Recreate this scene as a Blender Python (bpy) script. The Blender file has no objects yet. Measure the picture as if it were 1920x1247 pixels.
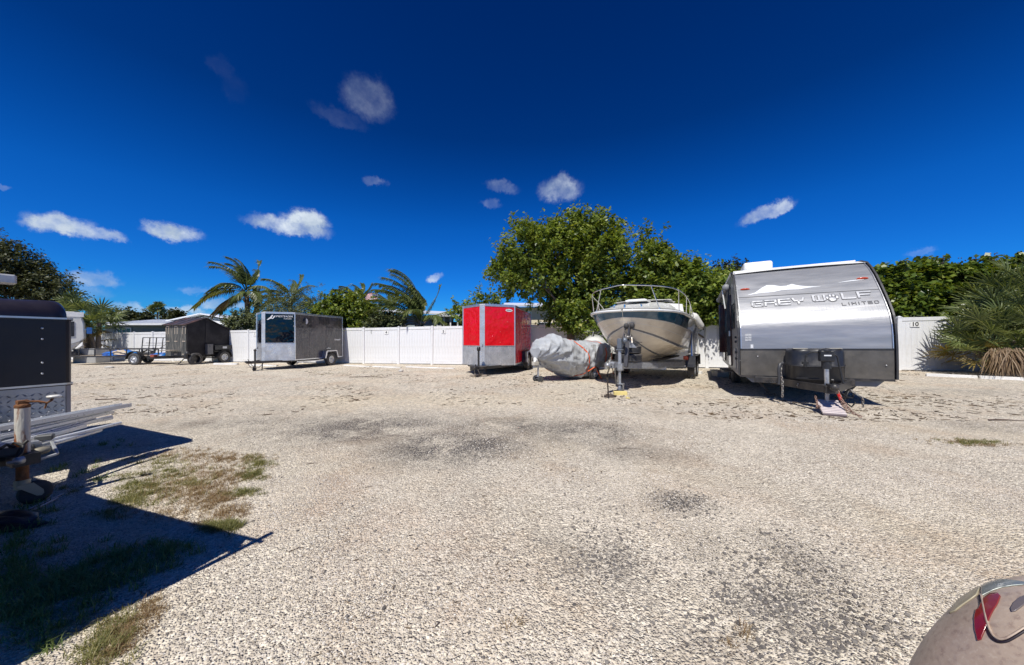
import bpy, bmesh, math, random
import numpy as np
from mathutils import Vector, Matrix, Euler, noise as mnoise
R = math.radians
rnd = random.Random(7)
rng = np.random.default_rng(7)
scene = bpy.context.scene
COL = scene.collection

# ------------------------------------------------------------------ camera
CAM_H, FPX, HOR, SLOPE = 1.35, 640.0, 635.0, 0.0088
cam_d = bpy.data.cameras.new('camera')
cam = bpy.data.objects.new('camera', cam_d); COL.objects.link(cam)
cam.location = (0, 0, CAM_H); cam.rotation_euler = (R(90), 0, 0)
cam_d.sensor_width = 36; cam_d.lens = 36 * FPX / 1920
cam_d.shift_y = (HOR - 623.5) / 1920
cam_d.clip_start = 0.05; cam_d.clip_end = 3000
scene.camera = cam

# ------------------------------------------------------------------ light
SUN_DIR = Vector((-0.22, -0.62, 1.0)).normalized()      # towards the sun
sun_d = bpy.data.lights.new('sun', 'SUN'); sun = bpy.data.objects.new('sun', sun_d); COL.objects.link(sun)
sun_d.energy = 5.0; sun_d.angle = R(0.5); sun_d.color = (1.0, 0.955, 0.88)
sun.rotation_euler = SUN_DIR.to_track_quat('Z', 'Y').to_euler()
sun.location = (0, -20, 40)
scene.view_settings.view_transform = 'Standard'; scene.view_settings.look = 'None'
scene.view_settings.exposure = 0.06; scene.view_settings.gamma = 1.0
try: scene.view_settings.use_curve_mapping = False
except Exception: pass

def gz(x, y=0):
    return SLOPE * max(-40, min(40, x))
def G(px, py):
    """point of the ground seen at a place of the photograph (1920 wide)"""
    u = (px - 960) / FPX; v = (py - HOR) / FPX
    Y = CAM_H / (v + SLOPE * u)
    return Vector((u * Y, Y, gz(u * Y)))
def P(px, py, Y):
    return Vector(((px - 960) / FPX * Y, Y, CAM_H + (HOR - py) / FPX * Y))

# ------------------------------------------------------------------ node helpers
class NT:
    def __init__(s, tree): s.t = tree; s.n = tree.nodes; s.l = tree.links
    def add(s, typ, ins=None, **props):
        nd = s.n.new(typ)
        for k, v in props.items(): setattr(nd, k, v)
        if ins:
            for k, v in ins.items(): s.set(nd.inputs[k], v)
        return nd
    def set(s, sock, v):
        if hasattr(v, 'bl_idname') and hasattr(v, 'outputs'): s.l.new(v.outputs[0], sock)
        elif hasattr(v, 'is_output'): s.l.new(v, sock)
        else:
            if isinstance(v, (tuple, list)) and len(v) == 3 and len(sock.default_value) == 4: v = (*v, 1)
            sock.default_value = v
    def math(s, op, a, b=None, c=None, clamp=False):
        nd = s.add('ShaderNodeMath', operation=op, use_clamp=clamp)
        s.set(nd.inputs[0], a)
        if b is not None: s.set(nd.inputs[1], b)
        if c is not None: s.set(nd.inputs[2], c)
        return nd.outputs[0]
    def vmath(s, op, a, b=None, scale=None):
        nd = s.add('ShaderNodeVectorMath', operation=op)
        s.set(nd.inputs[0], a)
        if b is not None: s.set(nd.inputs[1], b)
        if scale is not None: s.set(nd.inputs['Scale'], scale)
        return nd.outputs['Value'] if op in ('LENGTH', 'DOT_PRODUCT', 'DISTANCE') else nd.outputs[0]
    def ramp(s, fac, stops, interp='LINEAR'):
        nd = s.add('ShaderNodeValToRGB'); cr = nd.color_ramp; cr.interpolation = interp
        while len(cr.elements) < len(stops): cr.elements.new(0.5)
        for e, (p, c) in zip(cr.elements, stops):
            e.position = p; e.color = (*c, 1) if len(c) == 3 else c
        s.set(nd.inputs[0], fac); return nd.outputs[0]
    def mix(s, fac, a, b, mode='MIX'):
        nd = s.add('ShaderNodeMix', data_type='RGBA', blend_type=mode)
        s.set(nd.inputs[0], fac); s.set(nd.inputs[6], a); s.set(nd.inputs[7], b); return nd.outputs[2]
    def noise(s, vec, scale, detail=4, rough=0.55, dist=0.0, out=0):
        nd = s.add('ShaderNodeTexNoise', {'Scale': scale, 'Detail': detail, 'Roughness': rough, 'Distortion': dist})
        if vec is not None: s.set(nd.inputs['Vector'], vec)
        return nd.outputs[out]
    def rng(s, v, a, b, c=0.0, d=1.0, smooth=False):
        nd = s.add('ShaderNodeMapRange', {'From Min': a, 'From Max': b, 'To Min': c, 'To Max': d})
        if smooth: nd.interpolation_type = 'SMOOTHSTEP'
        s.set(nd.inputs['Value'], v); return nd.outputs[0]
    def mapping(s, vec, loc=(0,0,0), rot=(0,0,0), scale=(1,1,1)):
        nd = s.add('ShaderNodeMapping', {'Location': loc, 'Rotation': rot, 'Scale': scale}); s.set(nd.inputs['Vector'], vec)
        return nd.outputs[0]

def new_mat(name):
    m = bpy.data.materials.new(name); m.use_nodes = True
    t = NT(m.node_tree); b = m.node_tree.nodes['Principled BSDF']
    return m, t, b

MATS = {}
def mat(name, col, rough=0.5, metal=0.0, var=0.12, vscale=3.0, dirt=None, dirt_amt=0.3, dirt_scale=2.0, bump=0.0, bscale=30.0,
        coat=0.0, streak=0.0, dlo=.45, dhi=.72, col2=None, spec=0.5, stretch=(1,1,1), alpha=None, trans=0.0):
    if name in MATS: return MATS[name]
    m, t, b = new_mat(name)
    tc = t.add('ShaderNodeTexCoord').outputs['Object']
    v = t.mapping(tc, scale=stretch) if stretch != (1,1,1) else tc
    n1 = t.noise(v, vscale, 5)
    lo = tuple(c * (1 - var) for c in col); hi = tuple(min(1, c * (1 + var)) for c in (col2 or col))
    c = t.mix(t.rng(n1, 0.3, 0.7), lo, hi)
    if dirt is not None:
        n2 = t.noise(v, dirt_scale, 8, 0.65, 0.3)
        f = t.math('MULTIPLY', t.rng(n2, dlo, dhi, smooth=True), dirt_amt)
        c = t.mix(f, c, dirt)
    if streak:
        sv = t.mapping(tc, scale=(6, 6, 0.35))
        n3 = t.noise(sv, 4.0, 6, 0.6)
        c = t.mix(t.math('MULTIPLY', t.rng(n3, 0.5, 0.75), streak), c, dirt or (0.2, 0.19, 0.17))
    t.set(b.inputs['Base Color'], c)
    rn = t.noise(v, vscale * 4, 4)
    t.set(b.inputs['Roughness'], t.rng(rn, 0.2, 0.8, max(0.02, rough - 0.1), min(1, rough + 0.1)))
    b.inputs['Metallic'].default_value = metal
    b.inputs['Coat Weight'].default_value = coat
    b.inputs['Specular IOR Level'].default_value = spec
    if trans: b.inputs['Transmission Weight'].default_value = trans
    if bump:
        bn = t.noise(v, bscale, 5)
        bp = t.add('ShaderNodeBump', {'Strength': bump, 'Distance': 0.02}); t.set(bp.inputs['Height'], bn)
        t.set(b.inputs['Normal'], bp)
    MATS[name] = m; return m

def dust_paint(name, col, rough=0.25, dust=(0.42, 0.38, 0.33), amt=0.25, coat=0.3, streak=0.2, dent=0.05, metal=0.0):
    """glossy sheet paint with dust, run marks and slightly wavy sheet"""
    if name in MATS: return MATS[name]
    m, t, b = new_mat(name)
    tc = t.add('ShaderNodeTexCoord').outputs['Object']
    n2 = t.noise(tc, 1.7, 9, 0.7, 0.4)
    d = t.math('MULTIPLY', t.rng(n2, 0.38, 0.75, smooth=True), amt)
    sv = t.mapping(tc, scale=(7, 7, 0.3)); n3 = t.noise(sv, 3.0, 6, 0.6)
    d = t.math('ADD', d, t.math('MULTIPLY', t.rng(n3, 0.5, 0.75), streak), clamp=True)
    fine = t.noise(tc, 90, 3)
    d = t.math('MULTIPLY', d, t.rng(fine, 0.3, 0.7, 0.6, 1.2), clamp=True)
    t.set(b.inputs['Base Color'], t.mix(d, col, dust))
    t.set(b.inputs['Roughness'], t.math('ADD', t.math('MULTIPLY', d, 0.5), rough, clamp=True))
    b.inputs['Coat Weight'].default_value = coat; b.inputs['Metallic'].default_value = metal
    bn = t.noise(tc, 2.2, 2); bp = t.add('ShaderNodeBump', {'Strength': dent, 'Distance': 0.3}); t.set(bp.inputs['Height'], bn)
    t.set(b.inputs['Normal'], bp)
    MATS[name] = m; return m

def plate_mat(name, rough=0.33, col=(0.55, 0.56, 0.58), scale=28):
    """tread plate seen from afar: small raised lozenges as relief"""
    if name in MATS: return MATS[name]
    m, t, b = new_mat(name)
    tc = t.add('ShaderNodeTexCoord').outputs['Object']
    ck = t.add('ShaderNodeTexVoronoi', {'Scale': scale, 'Randomness': 0.0}); t.set(ck.inputs['Vector'], tc)
    n = t.noise(tc, 3.0, 6, 0.65, 0.5)
    t.set(b.inputs['Base Color'], t.mix(t.rng(n, 0.4, 0.7), col, tuple(c * 0.62 for c in col)))
    b.inputs['Metallic'].default_value = 0.5
    t.set(b.inputs['Roughness'], t.rng(n, 0.3, 0.7, rough - 0.1, rough + 0.18))
    h = t.math('ADD', t.rng(ck.outputs[0], 0.0, 0.4, 1, 0), t.math('MULTIPLY', t.noise(tc, 2.0, 3), 2.0))
    bp = t.add('ShaderNodeBump', {'Strength': 0.35, 'Distance': 0.012}); t.set(bp.inputs['Height'], h)
    t.set(b.inputs['Normal'], bp)
    MATS[name] = m; return m

# ------------------------------------------------------------------ mesh builder
class MB:
    def __init__(s): s.v = []; s.f = []; s.mi = []; s.m = 0; s.sm = []
    def _add(s, vs, fs, smooth=False):
        o = len(s.v); s.v += [tuple(x) for x in vs]
        for f in fs: s.f.append(tuple(i + o for i in f)); s.mi.append(s.m); s.sm.append(smooth)
    def box(s, c, size, rot=None):
        hx, hy, hz = (a / 2 for a in size)
        pts = [Vector((x, y, z)) for x in (-hx, hx) for y in (-hy, hy) for z in (-hz, hz)]
        if rot is not None:
            M = rot if isinstance(rot, Matrix) else Euler(rot).to_matrix()
            pts = [M @ p for p in pts]
        c = Vector(c); pts = [p + c for p in pts]
        s._add(pts, [(0,1,3,2),(4,6,7,5),(0,4,5,1),(2,3,7,6),(0,2,6,4),(1,5,7,3)]); return s
    def beam(s, a, b, w, h, up=(0,0,1)):
        a, b = Vector(a), Vector(b); d = b - a; L = d.length; d.normalize()
        up = Vector(up)
        if abs(d.dot(up)) > 0.98: up = Vector((1,0,0))
        sd = d.cross(up).normalized(); u2 = sd.cross(d)
        M = Matrix((d, sd, u2)).transposed()
        return s.box((a + b) / 2, (L, w, h), M)
    def tube(s, pts, r, n=8, caps=True, closed=False):
        pts = [Vector(p) for p in pts]; N = len(pts)
        rs = r if isinstance(r, (list, tuple)) else [r] * N
        rings = []; prev = None
        for i, p in enumerate(pts):
            if closed: d = pts[(i+1) % N] - pts[i-1]
            elif i == 0: d = pts[1] - p
            elif i == N-1: d = p - pts[i-1]
            else: d = pts[i+1] - pts[i-1]
            d.normalize()
            if prev is None:
                a = Vector((0,0,1)) if abs(d.z) < 0.9 else Vector((1,0,0))
                prev = d.cross(a).normalized()
            e = (prev - d * prev.dot(d))
            if e.length < 1e-6: e = d.orthogonal()
            e.normalize(); prev = e; g = d.cross(e)
            rings.append([p + (e * math.cos(2*math.pi*k/n) + g * math.sin(2*math.pi*k/n)) * rs[i] for k in range(n)])
        vs = [q for ring in rings for q in ring]; fs = []
        for i in range(N if closed else N-1):
            for k in range(n):
                a = i*n+k; b = i*n+(k+1) % n; j = ((i+1) % N)*n
                fs.append((a, b, j+(k+1) % n, j+k))
        s._add(vs, fs, True)
        if caps and not closed:
            s._add(rings[0], [tuple(range(n))[::-1]]); s._add(rings[-1], [tuple(range(n))])
        return s
    def cyl(s, a, b, r, r2=None, n=12): return s.tube([a, b], [r, r if r2 is None else r2], n)
    def lathe(s, prof, c=(0,0,0), axis='z', n=24, smooth=True):
        """prof: (radius, height) list"""
        c = Vector(c); vs = []
        if isinstance(axis, str): ax = Vector({'x': (1,0,0), 'y': (0,1,0), 'z': (0,0,1)}[axis])
        else: ax = Vector(axis).normalized()
        e = ax.orthogonal().normalized(); g = ax.cross(e)
        for r, h in prof:
            for k in range(n):
                a = 2*math.pi*k/n; vs.append(c + ax*h + (e*math.cos(a) + g*math.sin(a))*r)
        fs = []
        for i in range(len(prof)-1):
            for k in range(n):
                fs.append((i*n+k, i*n+(k+1) % n, (i+1)*n+(k+1) % n, (i+1)*n+k))
        s._add(vs, fs, smooth); return s
    def loft(s, rings, closed=False, smooth=True, cap=False):
        n = len(rings[0]); vs = [q for r in rings for q in r]; fs = []
        for i in range(len(rings)-1):
            for k in range(n if closed else n-1):
                fs.append((i*n+k, i*n+(k+1) % n, (i+1)*n+(k+1) % n, (i+1)*n+k))
        s._add(vs, fs, smooth)
        if cap: s._add(rings[0], [tuple(range(n))[::-1]]); s._add(rings[-1], [tuple(range(n))])
        return s
    def prism(s, prof, y0, y1):
        """closed outline in (x, z), extruded along y"""
        n = len(prof); vs = [(x, y0, z) for x, z in prof] + [(x, y1, z) for x, z in prof]
        fs = [(k, (k+1) % n, n+(k+1) % n, n+k) for k in range(n)]
        fs += [tuple(range(n))[::-1], tuple(range(n, 2*n))]
        s._add(vs, fs); return s
    def prism_z(s, prof, z0, z1):
        n = len(prof); vs = [(x, y, z0) for x, y in prof] + [(x, y, z1) for x, y in prof]
        fs = [(k, (k+1) % n, n+(k+1) % n, n+k) for k in range(n)]
        fs += [tuple(range(n))[::-1], tuple(range(n, 2*n))]
        s._add(vs, fs); return s
    def slab(s, quad, th):
        """a thick panel from four corners, thickness along its normal (outwards = th)"""
        q = [Vector(p) for p in quad]; nrm = (q[1]-q[0]).cross(q[3]-q[0]).normalized()
        t = [p + nrm*th for p in q]
        s._add(q + t, [(3,2,1,0),(4,5,6,7),(0,1,5,4),(1,2,6,5),(2,3,7,6),(3,0,4,7)]); return s
    def sphere(s, c, r, n=12, m=8, sc=(1,1,1)):
        c = Vector(c); vs = [c + Vector((0,0,r*sc[2]))]; fs = []
        for i in range(1, m):
            a = math.pi*i/m
            for k in range(n):
                b = 2*math.pi*k/n
                vs.append(c + Vector((r*sc[0]*math.sin(a)*math.cos(b), r*sc[1]*math.sin(a)*math.sin(b), r*sc[2]*math.cos(a))))
        vs.append(c - Vector((0,0,r*sc[2])))
        for k in range(n): fs.append((0, 1+k, 1+(k+1) % n))
        for i in range(m-2):
            for k in range(n): fs.append((1+i*n+k, 1+(i+1)*n+k, 1+(i+1)*n+(k+1) % n, 1+i*n+(k+1) % n))
        L = len(vs)-1
        for k in range(n): fs.append((L, 1+(m-2)*n+(k+1) % n, 1+(m-2)*n+k))
        s._add(vs, fs, True); return s
    def mesh(s, name, mats):
        me = bpy.data.meshes.new(name); me.from_pydata(s.v, [], s.f)
        for m in (mats if isinstance(mats, (list, tuple)) else [mats]): me.materials.append(m)
        me.polygons.foreach_set('material_index', s.mi); me.polygons.foreach_set('use_smooth', s.sm)
        me.update(); return me
    def build(s, name, mats, parent=None, bevel=0.0, fix=True, loc=None, rot=None, seg=1):
        me = s.mesh(name, mats)
        if fix:
            bm = bmesh.new(); bm.from_mesh(me); bmesh.ops.recalc_face_normals(bm, faces=bm.faces); bm.to_mesh(me); bm.free()
        o = bpy.data.objects.new(name, me); COL.objects.link(o)
        if parent is not None: o.parent = parent
        if loc is not None: o.location = loc
        if rot is not None: o.rotation_euler = rot
        if bevel:
            md = o.modifiers.new('bevel', 'BEVEL'); md.width = bevel; md.segments = seg; md.limit_method = 'ANGLE'; md.angle_limit = R(35)
            md.harden_normals = False
        return o

def tag(o, label=None, cat=None, group=None, kind=None):
    if label: o['label'] = label
    if cat: o['category'] = cat
    if group: o['group'] = group
    if kind: o['kind'] = kind
    return o
def thing(name, loc, yaw, label, cat, group=None, pitch=0.0, roll=0.0):
    o = bpy.data.objects.new(name, None); COL.objects.link(o)
    o.location = loc; o.rotation_euler = (roll, pitch, yaw); o.empty_display_size = 0.3
    return tag(o, label, cat, group)
def link_mesh(name, me, parent=None, loc=None, rot=None, scale=None):
    o = bpy.data.objects.new(name, me); COL.objects.link(o)
    if parent is not None: o.parent = parent
    if loc is not None: o.location = loc
    if rot is not None: o.rotation_euler = rot
    if scale is not None: o.scale = scale
    return o
def yaw_of(fx, fy): return math.atan2(fy, fx)

def text_mesh(body, size, depth, m, shear=0.0, sx=1.0, spacing=1.0, bold=0.0):
    cu = bpy.data.curves.new('txt', 'FONT'); cu.body = body; cu.size = size; cu.extrude = depth; cu.shear = shear
    cu.align_x = 'CENTER'; cu.align_y = 'CENTER'; cu.space_character = spacing; cu.offset = bold; cu.resolution_u = 3
    ob = bpy.data.objects.new('txt', cu); COL.objects.link(ob)
    dg = bpy.context.evaluated_depsgraph_get(); dg.update()
    me = bpy.data.meshes.new_from_object(ob.evaluated_get(dg))
    bpy.data.objects.remove(ob); bpy.data.curves.remove(cu)
    me.materials.clear(); me.materials.append(m)
    if sx != 1.0:
        for v in me.vertices: v.co.x *= sx
    return me
def text_obj(name, body, size, depth, m, parent, loc, normal_yaw, **k):
    """standing text whose face looks along normal_yaw (angle of the outward normal in the parent's frame)"""
    me = text_mesh(body, size, depth, m, **k)
    o = bpy.data.objects.new(name, me); COL.objects.link(o); o.parent = parent
    o.location = loc; o.rotation_euler = (R(90), 0, normal_yaw + R(90))
    return o
def lerp(a, b, t): return a + (b - a) * t
def interp(x, xs, ys): return float(np.interp(x, xs, ys))
# ------------------------------------------------------------------ sky and clouds
world = bpy.data.worlds.new('World'); scene.world = world; world.use_nodes = True
wt = NT(world.node_tree); bg = world.node_tree.nodes['Background']
sky = wt.add('ShaderNodeTexSky', sky_type='NISHITA')
sky.sun_disc = False
sky.sun_elevation = math.asin(SUN_DIR.z); sky.sun_rotation = math.atan2(SUN_DIR.x, SUN_DIR.y)
sky.altitude = 0; sky.air_density = 1.0; sky.dust_density = 0.15; sky.ozone_density = 4.0
# polarised, deep blue: more contrast and saturation over the whole sky alike
sat = wt.add('ShaderNodeHueSaturation', {'Saturation': 1.40, 'Value': 1.0, 'Color': sky})
skc = wt.mix(1.0, sat, (0.16, 0.60, 1.0), 'MULTIPLY')
dirv = wt.add('ShaderNodeTexCoord').outputs['Generated']
sepz = wt.add('ShaderNodeSeparateXYZ', {'Vector': dirv}).outputs['Z']
# clear air thins out towards the zenith
skc = wt.mix(1.0, skc, wt.ramp(sepz, [(0.0, (.55,.72,.86)), (0.14, (.45,.72,.88)), (0.3, (.5,.72,.80)), (0.5, (0.36, 0.40, 0.46)), (0.75, (.30,.31,.38)), (1.0, (0.3, 0.3, 0.34))]), 'MULTIPLY')
# small fair-weather clouds: (x, y, half width, half height, tilt, strength) in degrees read off the picture
CL = [(120,432,72,28,0,1.0),(185,443,55,18,4,.9),(325,435,58,25,0,1.0),(545,428,80,22,0,1.0),(575,415,45,24,0,1.1),(690,190,50,50,25,.33),(640,222,60,20,8,.13),
      (1050,360,42,28,0,.7),(1058,345,18,24,0,.6),(940,352,34,15,5,.35),(920,386,22,12,0,.28),(1434,402,56,18,-12,.75),(1460,393,26,16,0,.8),(702,341,24,12,0,.28),(410,125,32,26,30,.07),
      (440,165,30,30,30,.05),(812,523,20,10,-12,.8),(1718,484,32,13,-4,.35),(1895,492,20,12,0,.35),(0,353,20,8,0,.4),
      (165,528,60,22,0,.7),(150,552,60,18,0,.45),(380,545,50,12,0,.35),
      (235,578,70,12,0,.62),(350,582,50,13,0,.8),(425,572,60,14,0,.7),(300,592,90,9,0,.6),(240,592,50,9,0,.7),(880,596,60,12,0,.5)]
nz = wt.noise(dirv, 9.0, 8, 0.62, out=1)
nz2 = wt.noise(dirv, 42.0, 9, 0.68, out=1)
off = wt.vmath('SCALE', wt.vmath('SUBTRACT', nz, (0.5, 0.5, 0.5)), scale=0.052)
off2 = wt.vmath('SCALE', wt.vmath('SUBTRACT', nz2, (0.5, 0.5, 0.5)), scale=0.034)
dd = wt.vmath('ADD', wt.vmath('ADD', dirv, off), off2)
mask = None
for (cx, cy, hw, hh, tilt, st) in CL:
    c = Vector(((cx-960)/FPX, 1.0, (HOR-cy)/FPX)); L = c.length; c.normalize()
    right = Vector((c.y, -c.x, 0)).normalized(); up = right.cross(c)
    a = R(tilt); r2 = right*math.cos(a) - up*math.sin(a); u2 = right*math.sin(a) + up*math.cos(a)
    Lh = math.hypot((cx-960)/FPX, 1)
    wx = hw/FPX/L/Lh*1.1; wz = hh/FPX/L
    df = wt.vmath('SUBTRACT', dd, tuple(c))
    a1 = wt.math('MULTIPLY', wt.vmath('DOT_PRODUCT', df, tuple(r2)), 1/wx)
    a2 = wt.math('MULTIPLY', wt.vmath('DOT_PRODUCT', df, tuple(u2)), 1/wz)
    # flat bases: the lower half is squeezed
    a2 = wt.math('MAXIMUM', a2, wt.math('MULTIPLY', a2, -1.35))
    rr = wt.math('SQRT', wt.math('ADD', wt.math('MULTIPLY', a1, a1), wt.math('MULTIPLY', a2, a2)))
    near = wt.rng(wt.vmath('DOT_PRODUCT', dd, tuple(c)), 0.0, 0.2)
    mk = wt.math('MULTIPLY', wt.math('MULTIPLY', wt.rng(rr, 1.08, 0.50, 0, st, smooth=True), near), 1.0)
    mask = mk if mask is None else wt.math('MAXIMUM', mask, mk)
# bank of broken cloud low on the horizon, all round
sv = wt.mapping(dirv, scale=(5, 5, 22))
bank = wt.rng(wt.noise(sv, 1.3, 9, 0.62, 0.2), 0.47, 0.68, smooth=True)
low = wt.math('MULTIPLY', wt.rng(sepz, 0.105, 0.03, 0, 1, smooth=True), wt.rng(sepz, -0.02, 0.02))
mask = wt.math('MAXIMUM', mask, wt.math('MULTIPLY', wt.math('MULTIPLY', bank, low), 0.75))
mask = wt.math('MULTIPLY', mask, wt.rng(wt.noise(dirv, 26, 7, 0.6), 0.3, 0.62, 0.45, 1.0), clamp=True)
mask = wt.math('POWER', mask, 1.5)
shade = wt.rng(wt.noise(dd, 20, 5), 0.35, 0.65)
cl_col = wt.mix(shade, (3.2, 3.95, 5.0), (5.6, 6.2, 6.9))
out = wt.mix(mask, skc, cl_col)
wt.set(bg.inputs['Color'], out); bg.inputs['Strength'].default_value = 0.13
# ------------------------------------------------------------------ ground
def ell_mask(t, pos, px, py, rx, ry, soft=0.5):
    """stain: an ellipse lying on the ground, placed where the photograph shows it"""
    c = G(px, py); e = G(px+rx, py); n_ = G(px, py-ry); s_ = G(px, py+ry)
    wx = abs(e.x-c.x); wy = abs(n_.y-s_.y)/2
    d = t.vmath('LENGTH', t.mapping(t.vmath('SUBTRACT', pos, tuple(c)), scale=(1/wx, 1/wy, 0)))
    return t.rng(d, 1.15, 0.15, 0, 1, smooth=True)

def tracks(t, p2):
    """tyre tracks pressed into the gravel: pairs of smoother, paler bands"""
    out = None
    for (a, b) in [((470,1247),(590,800)),((760,1247),(800,800)),((900,1247),(1250,770)),((1300,1247),(1420,790)),((200,742),(900,760)),((900,745),(1900,860))]:
        A_, B_ = G(*a), G(*b); d = (B_-A_).normalized(); n_ = Vector((-d.y, d.x, 0))
        s = t.vmath('DOT_PRODUCT', t.vmath('SUBTRACT', p2, tuple(A_)), tuple(n_))
        k = t.rng(t.math('ABSOLUTE', s), .34, .08, 0, .38, smooth=True)
        out = k if out is None else t.math('MAXIMUM', out, k)
    return t.math('MULTIPLY', out, t.rng(t.noise(p2, 1.1, 4), .35, .6))
def ground_material():
    m, t, b = new_mat('gravel')
    pos = t.add('ShaderNodeNewGeometry').outputs['Position']
    p2 = t.vmath('ADD', pos, t.vmath('SCALE', t.vmath('SUBTRACT', t.noise(pos, 1.2, 4, out=1), (.5, .5, .5)), scale=0.9))
    # crushed shell and limestone chips, two sizes
    v1 = t.add('ShaderNodeTexVoronoi', {'Scale': 95.0}); t.set(v1.inputs['Vector'], pos)
    v2 = t.add('ShaderNodeTexVoronoi', {'Scale': 42.0}); t.set(v2.inputs['Vector'], pos)
    rnd1 = t.add('ShaderNodeSeparateColor', {'Color': v1.outputs['Color']}).outputs[0]
    rnd2 = t.add('ShaderNodeSeparateColor', {'Color': v2.outputs['Color']}).outputs[1]
    chip = t.ramp(rnd1, [(0.0, (.16, .14, .125)), (0.10, (.30, .265, .235)), (0.26, (.48, .43, .38)), (0.6, (.62, .565, .495)), (0.86, (.74, .69, .61)), (1.0, (.86, .82, .75))])
    big = t.ramp(rnd2, [(0.0, (.40, .36, .32)), (0.5, (.58, .53, .47)), (1.0, (.72, .67, .60))])
    c = t.mix(t.rng(t.noise(pos, 8, 3), 0.45, 0.6), chip, big)
    g1 = t.noise(pos, 34, 5, .75); g2 = t.noise(pos, 13, 5, .75)
    sy = t.add('ShaderNodeSeparateXYZ', {'Vector': pos}).outputs['Y']
    gm = t.mix(t.rng(sy, 2.5, 8.0), t.rng(g1, .38, .60, .95, 1.28), t.rng(g2, .38, .60, .74, 1.42))
    gm = t.math('ADD', gm, t.rng(sy, 5.0, 12.0, 0.0, .05))
    # fines: pale sandy wheel tracks, pinkish tan areas, grey areas of old asphalt millings
    large = t.noise(p2, 0.33, 5, 0.6)
    c = t.mix(t.rng(large, 0.50, 0.66, 0, 0.5), c, (.60, .52, .41))
    tan = t.noise(p2, 0.8, 5, 0.65)
    c = t.mix(t.rng(tan, 0.48, 0.68, 0, 0.5), c, (.47, .36, .27))
    rd = None
    for args in [(760,1010,190,120),(600,930,110,70),(880,1120,160,80),(480,1000,60,60)]:
        k = ell_mask(t, pos, *args); rd = k if rd is None else t.math('MAXIMUM', rd, k)
    c = t.mix(t.math('MULTIPLY', rd, t.rng(t.noise(p2, 2.5, 6, .7), .35, .65, 0, .62)), c, (.46, .345, .275))
    c = t.mix(tracks(t, p2), c, (.70, .64, .56))
    dark = None
    for (px, py, rx, ry, s) in [(680,800,260,36,1.0),(850,832,200,42,1.2),(1080,808,190,32,.9),(640,818,100,16,1.1),(1190,848,150,24,.6),(430,792,200,16,.6),(940,800,220,30,.8),
                             (1280,945,85,30,1.0),(1120,1050,100,55,.7),(1440,1060,190,90,.65),(1480,1130,150,60,.85),(1860,800,120,20,.5),
                             (1560,1190,170,60,.5),(1040,1010,60,30,.4),(1330,1210,160,60,.35),(540,765,120,10,.3),(1800,735,140,12,.35),(1210,770,100,10,.3)]:
        k = t.math('MULTIPLY', ell_mask(t, pos, px, py, rx, ry), s); dark = k if dark is None else t.math('MAXIMUM', dark, k)
    dn = t.rng(t.noise(p2, 1.6, 8, 0.7), 0.30, 0.58, smooth=True)
    dspeck = t.rng(t.noise(pos, 45, 3, 0.6), 0.42, 0.56)
    df = t.math('MULTIPLY', t.math('MULTIPLY', dark, dn), t.math('ADD', 0.30, t.math('MULTIPLY', dspeck, 0.75)), clamp=True)
    c = t.mix(df, c, (.085, .082, .088))
    # bits of leaf and bark, denser towards the fence
    sepp = t.add('ShaderNodeSeparateXYZ', {'Vector': pos})
    far = t.rng(sepp.outputs['Y'], 4.0, 11.0, 0.0, 1.0)
    lt = t.noise(t.mapping(pos, scale=(1.0, 1.6, 1)), 9.0, 6, 0.7)
    litter = t.math('MULTIPLY', t.rng(lt, t.math('SUBTRACT', 0.70, t.math('MULTIPLY', far, 0.10)), 0.74), t.rng(t.noise(p2, 0.9, 4), 0.42, 0.6))
    c = t.mix(t.math('MULTIPLY', litter, .85), c, (.085, .062, .04))
    # pale dusty driving lane
    lane = ell_mask(t, pos, 800, 752, 520, 18)
    c = t.mix(t.math('MULTIPLY', lane, .45), c, (.66, .58, .46))
    # beyond the fence: grass and sand
    beyond = t.math('GREATER_THAN', t.math('ADD', sepp.outputs['Y'], t.math('MULTIPLY', sepp.outputs['X'], .27)), 17.4)
    lawn = t.mix(t.noise(pos, 2.0, 6), (.07, .09, .035), (.20, .17, .10))
    c = t.vmath('MULTIPLY', c, t.add('ShaderNodeCombineXYZ', {'X': t.math('MULTIPLY', gm, 1.02), 'Y': gm, 'Z': t.math('MULTIPLY', gm, .925)}))
    c = t.mix(beyond, c, lawn)
    t.set(b.inputs['Base Color'], c)
    b.inputs['Roughness'].default_value = 0.95; b.inputs['Specular IOR Level'].default_value = 0.15
    near = t.rng(t.math('MULTIPLY', sepp.outputs['Y'], 1.0), 1.0, 25.0, 1.0, 0.35)
    h = t.math('ADD', t.rng(v1.outputs[0], 0.0, 0.6, 1, 0), t.math('MULTIPLY', t.rng(v2.outputs[0], 0, .6, 1, 0), 1.1))
    h = t.math('ADD', h, t.math('MULTIPLY', t.noise(pos, 6, 4), 1.5))
    bp = t.add('ShaderNodeBump', {'Strength': 1.0, 'Distance': 0.012}); t.set(bp.inputs['Height'], h)
    t.set(b.inputs['Normal'], bp)
    return m
GM = ground_material()
def hterr(x, y):
    """gentle unevenness in the lot"""
    return 0.012*math.sin(x*0.9+1)*math.sin(y*0.7) + 0.01*math.sin(x*2.3+y*1.9)
mb = MB()
xs = [-900,-300,-120,-60,-40] + [i*0.5 for i in range(-70, 61)] + [32,34,37,40,60,120,300,900]
ys = [-300,-60,-20,-8,-3] + [i*0.5 for i in range(-4, 60)] + [32,36,42,60,120,300,1500]
W_ = len(xs)
vs = [(x, y, gz(x) + (hterr(x, y) if abs(x) < 35 and -2 < y < 16 else 0)) for y in ys for x in xs]
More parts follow.
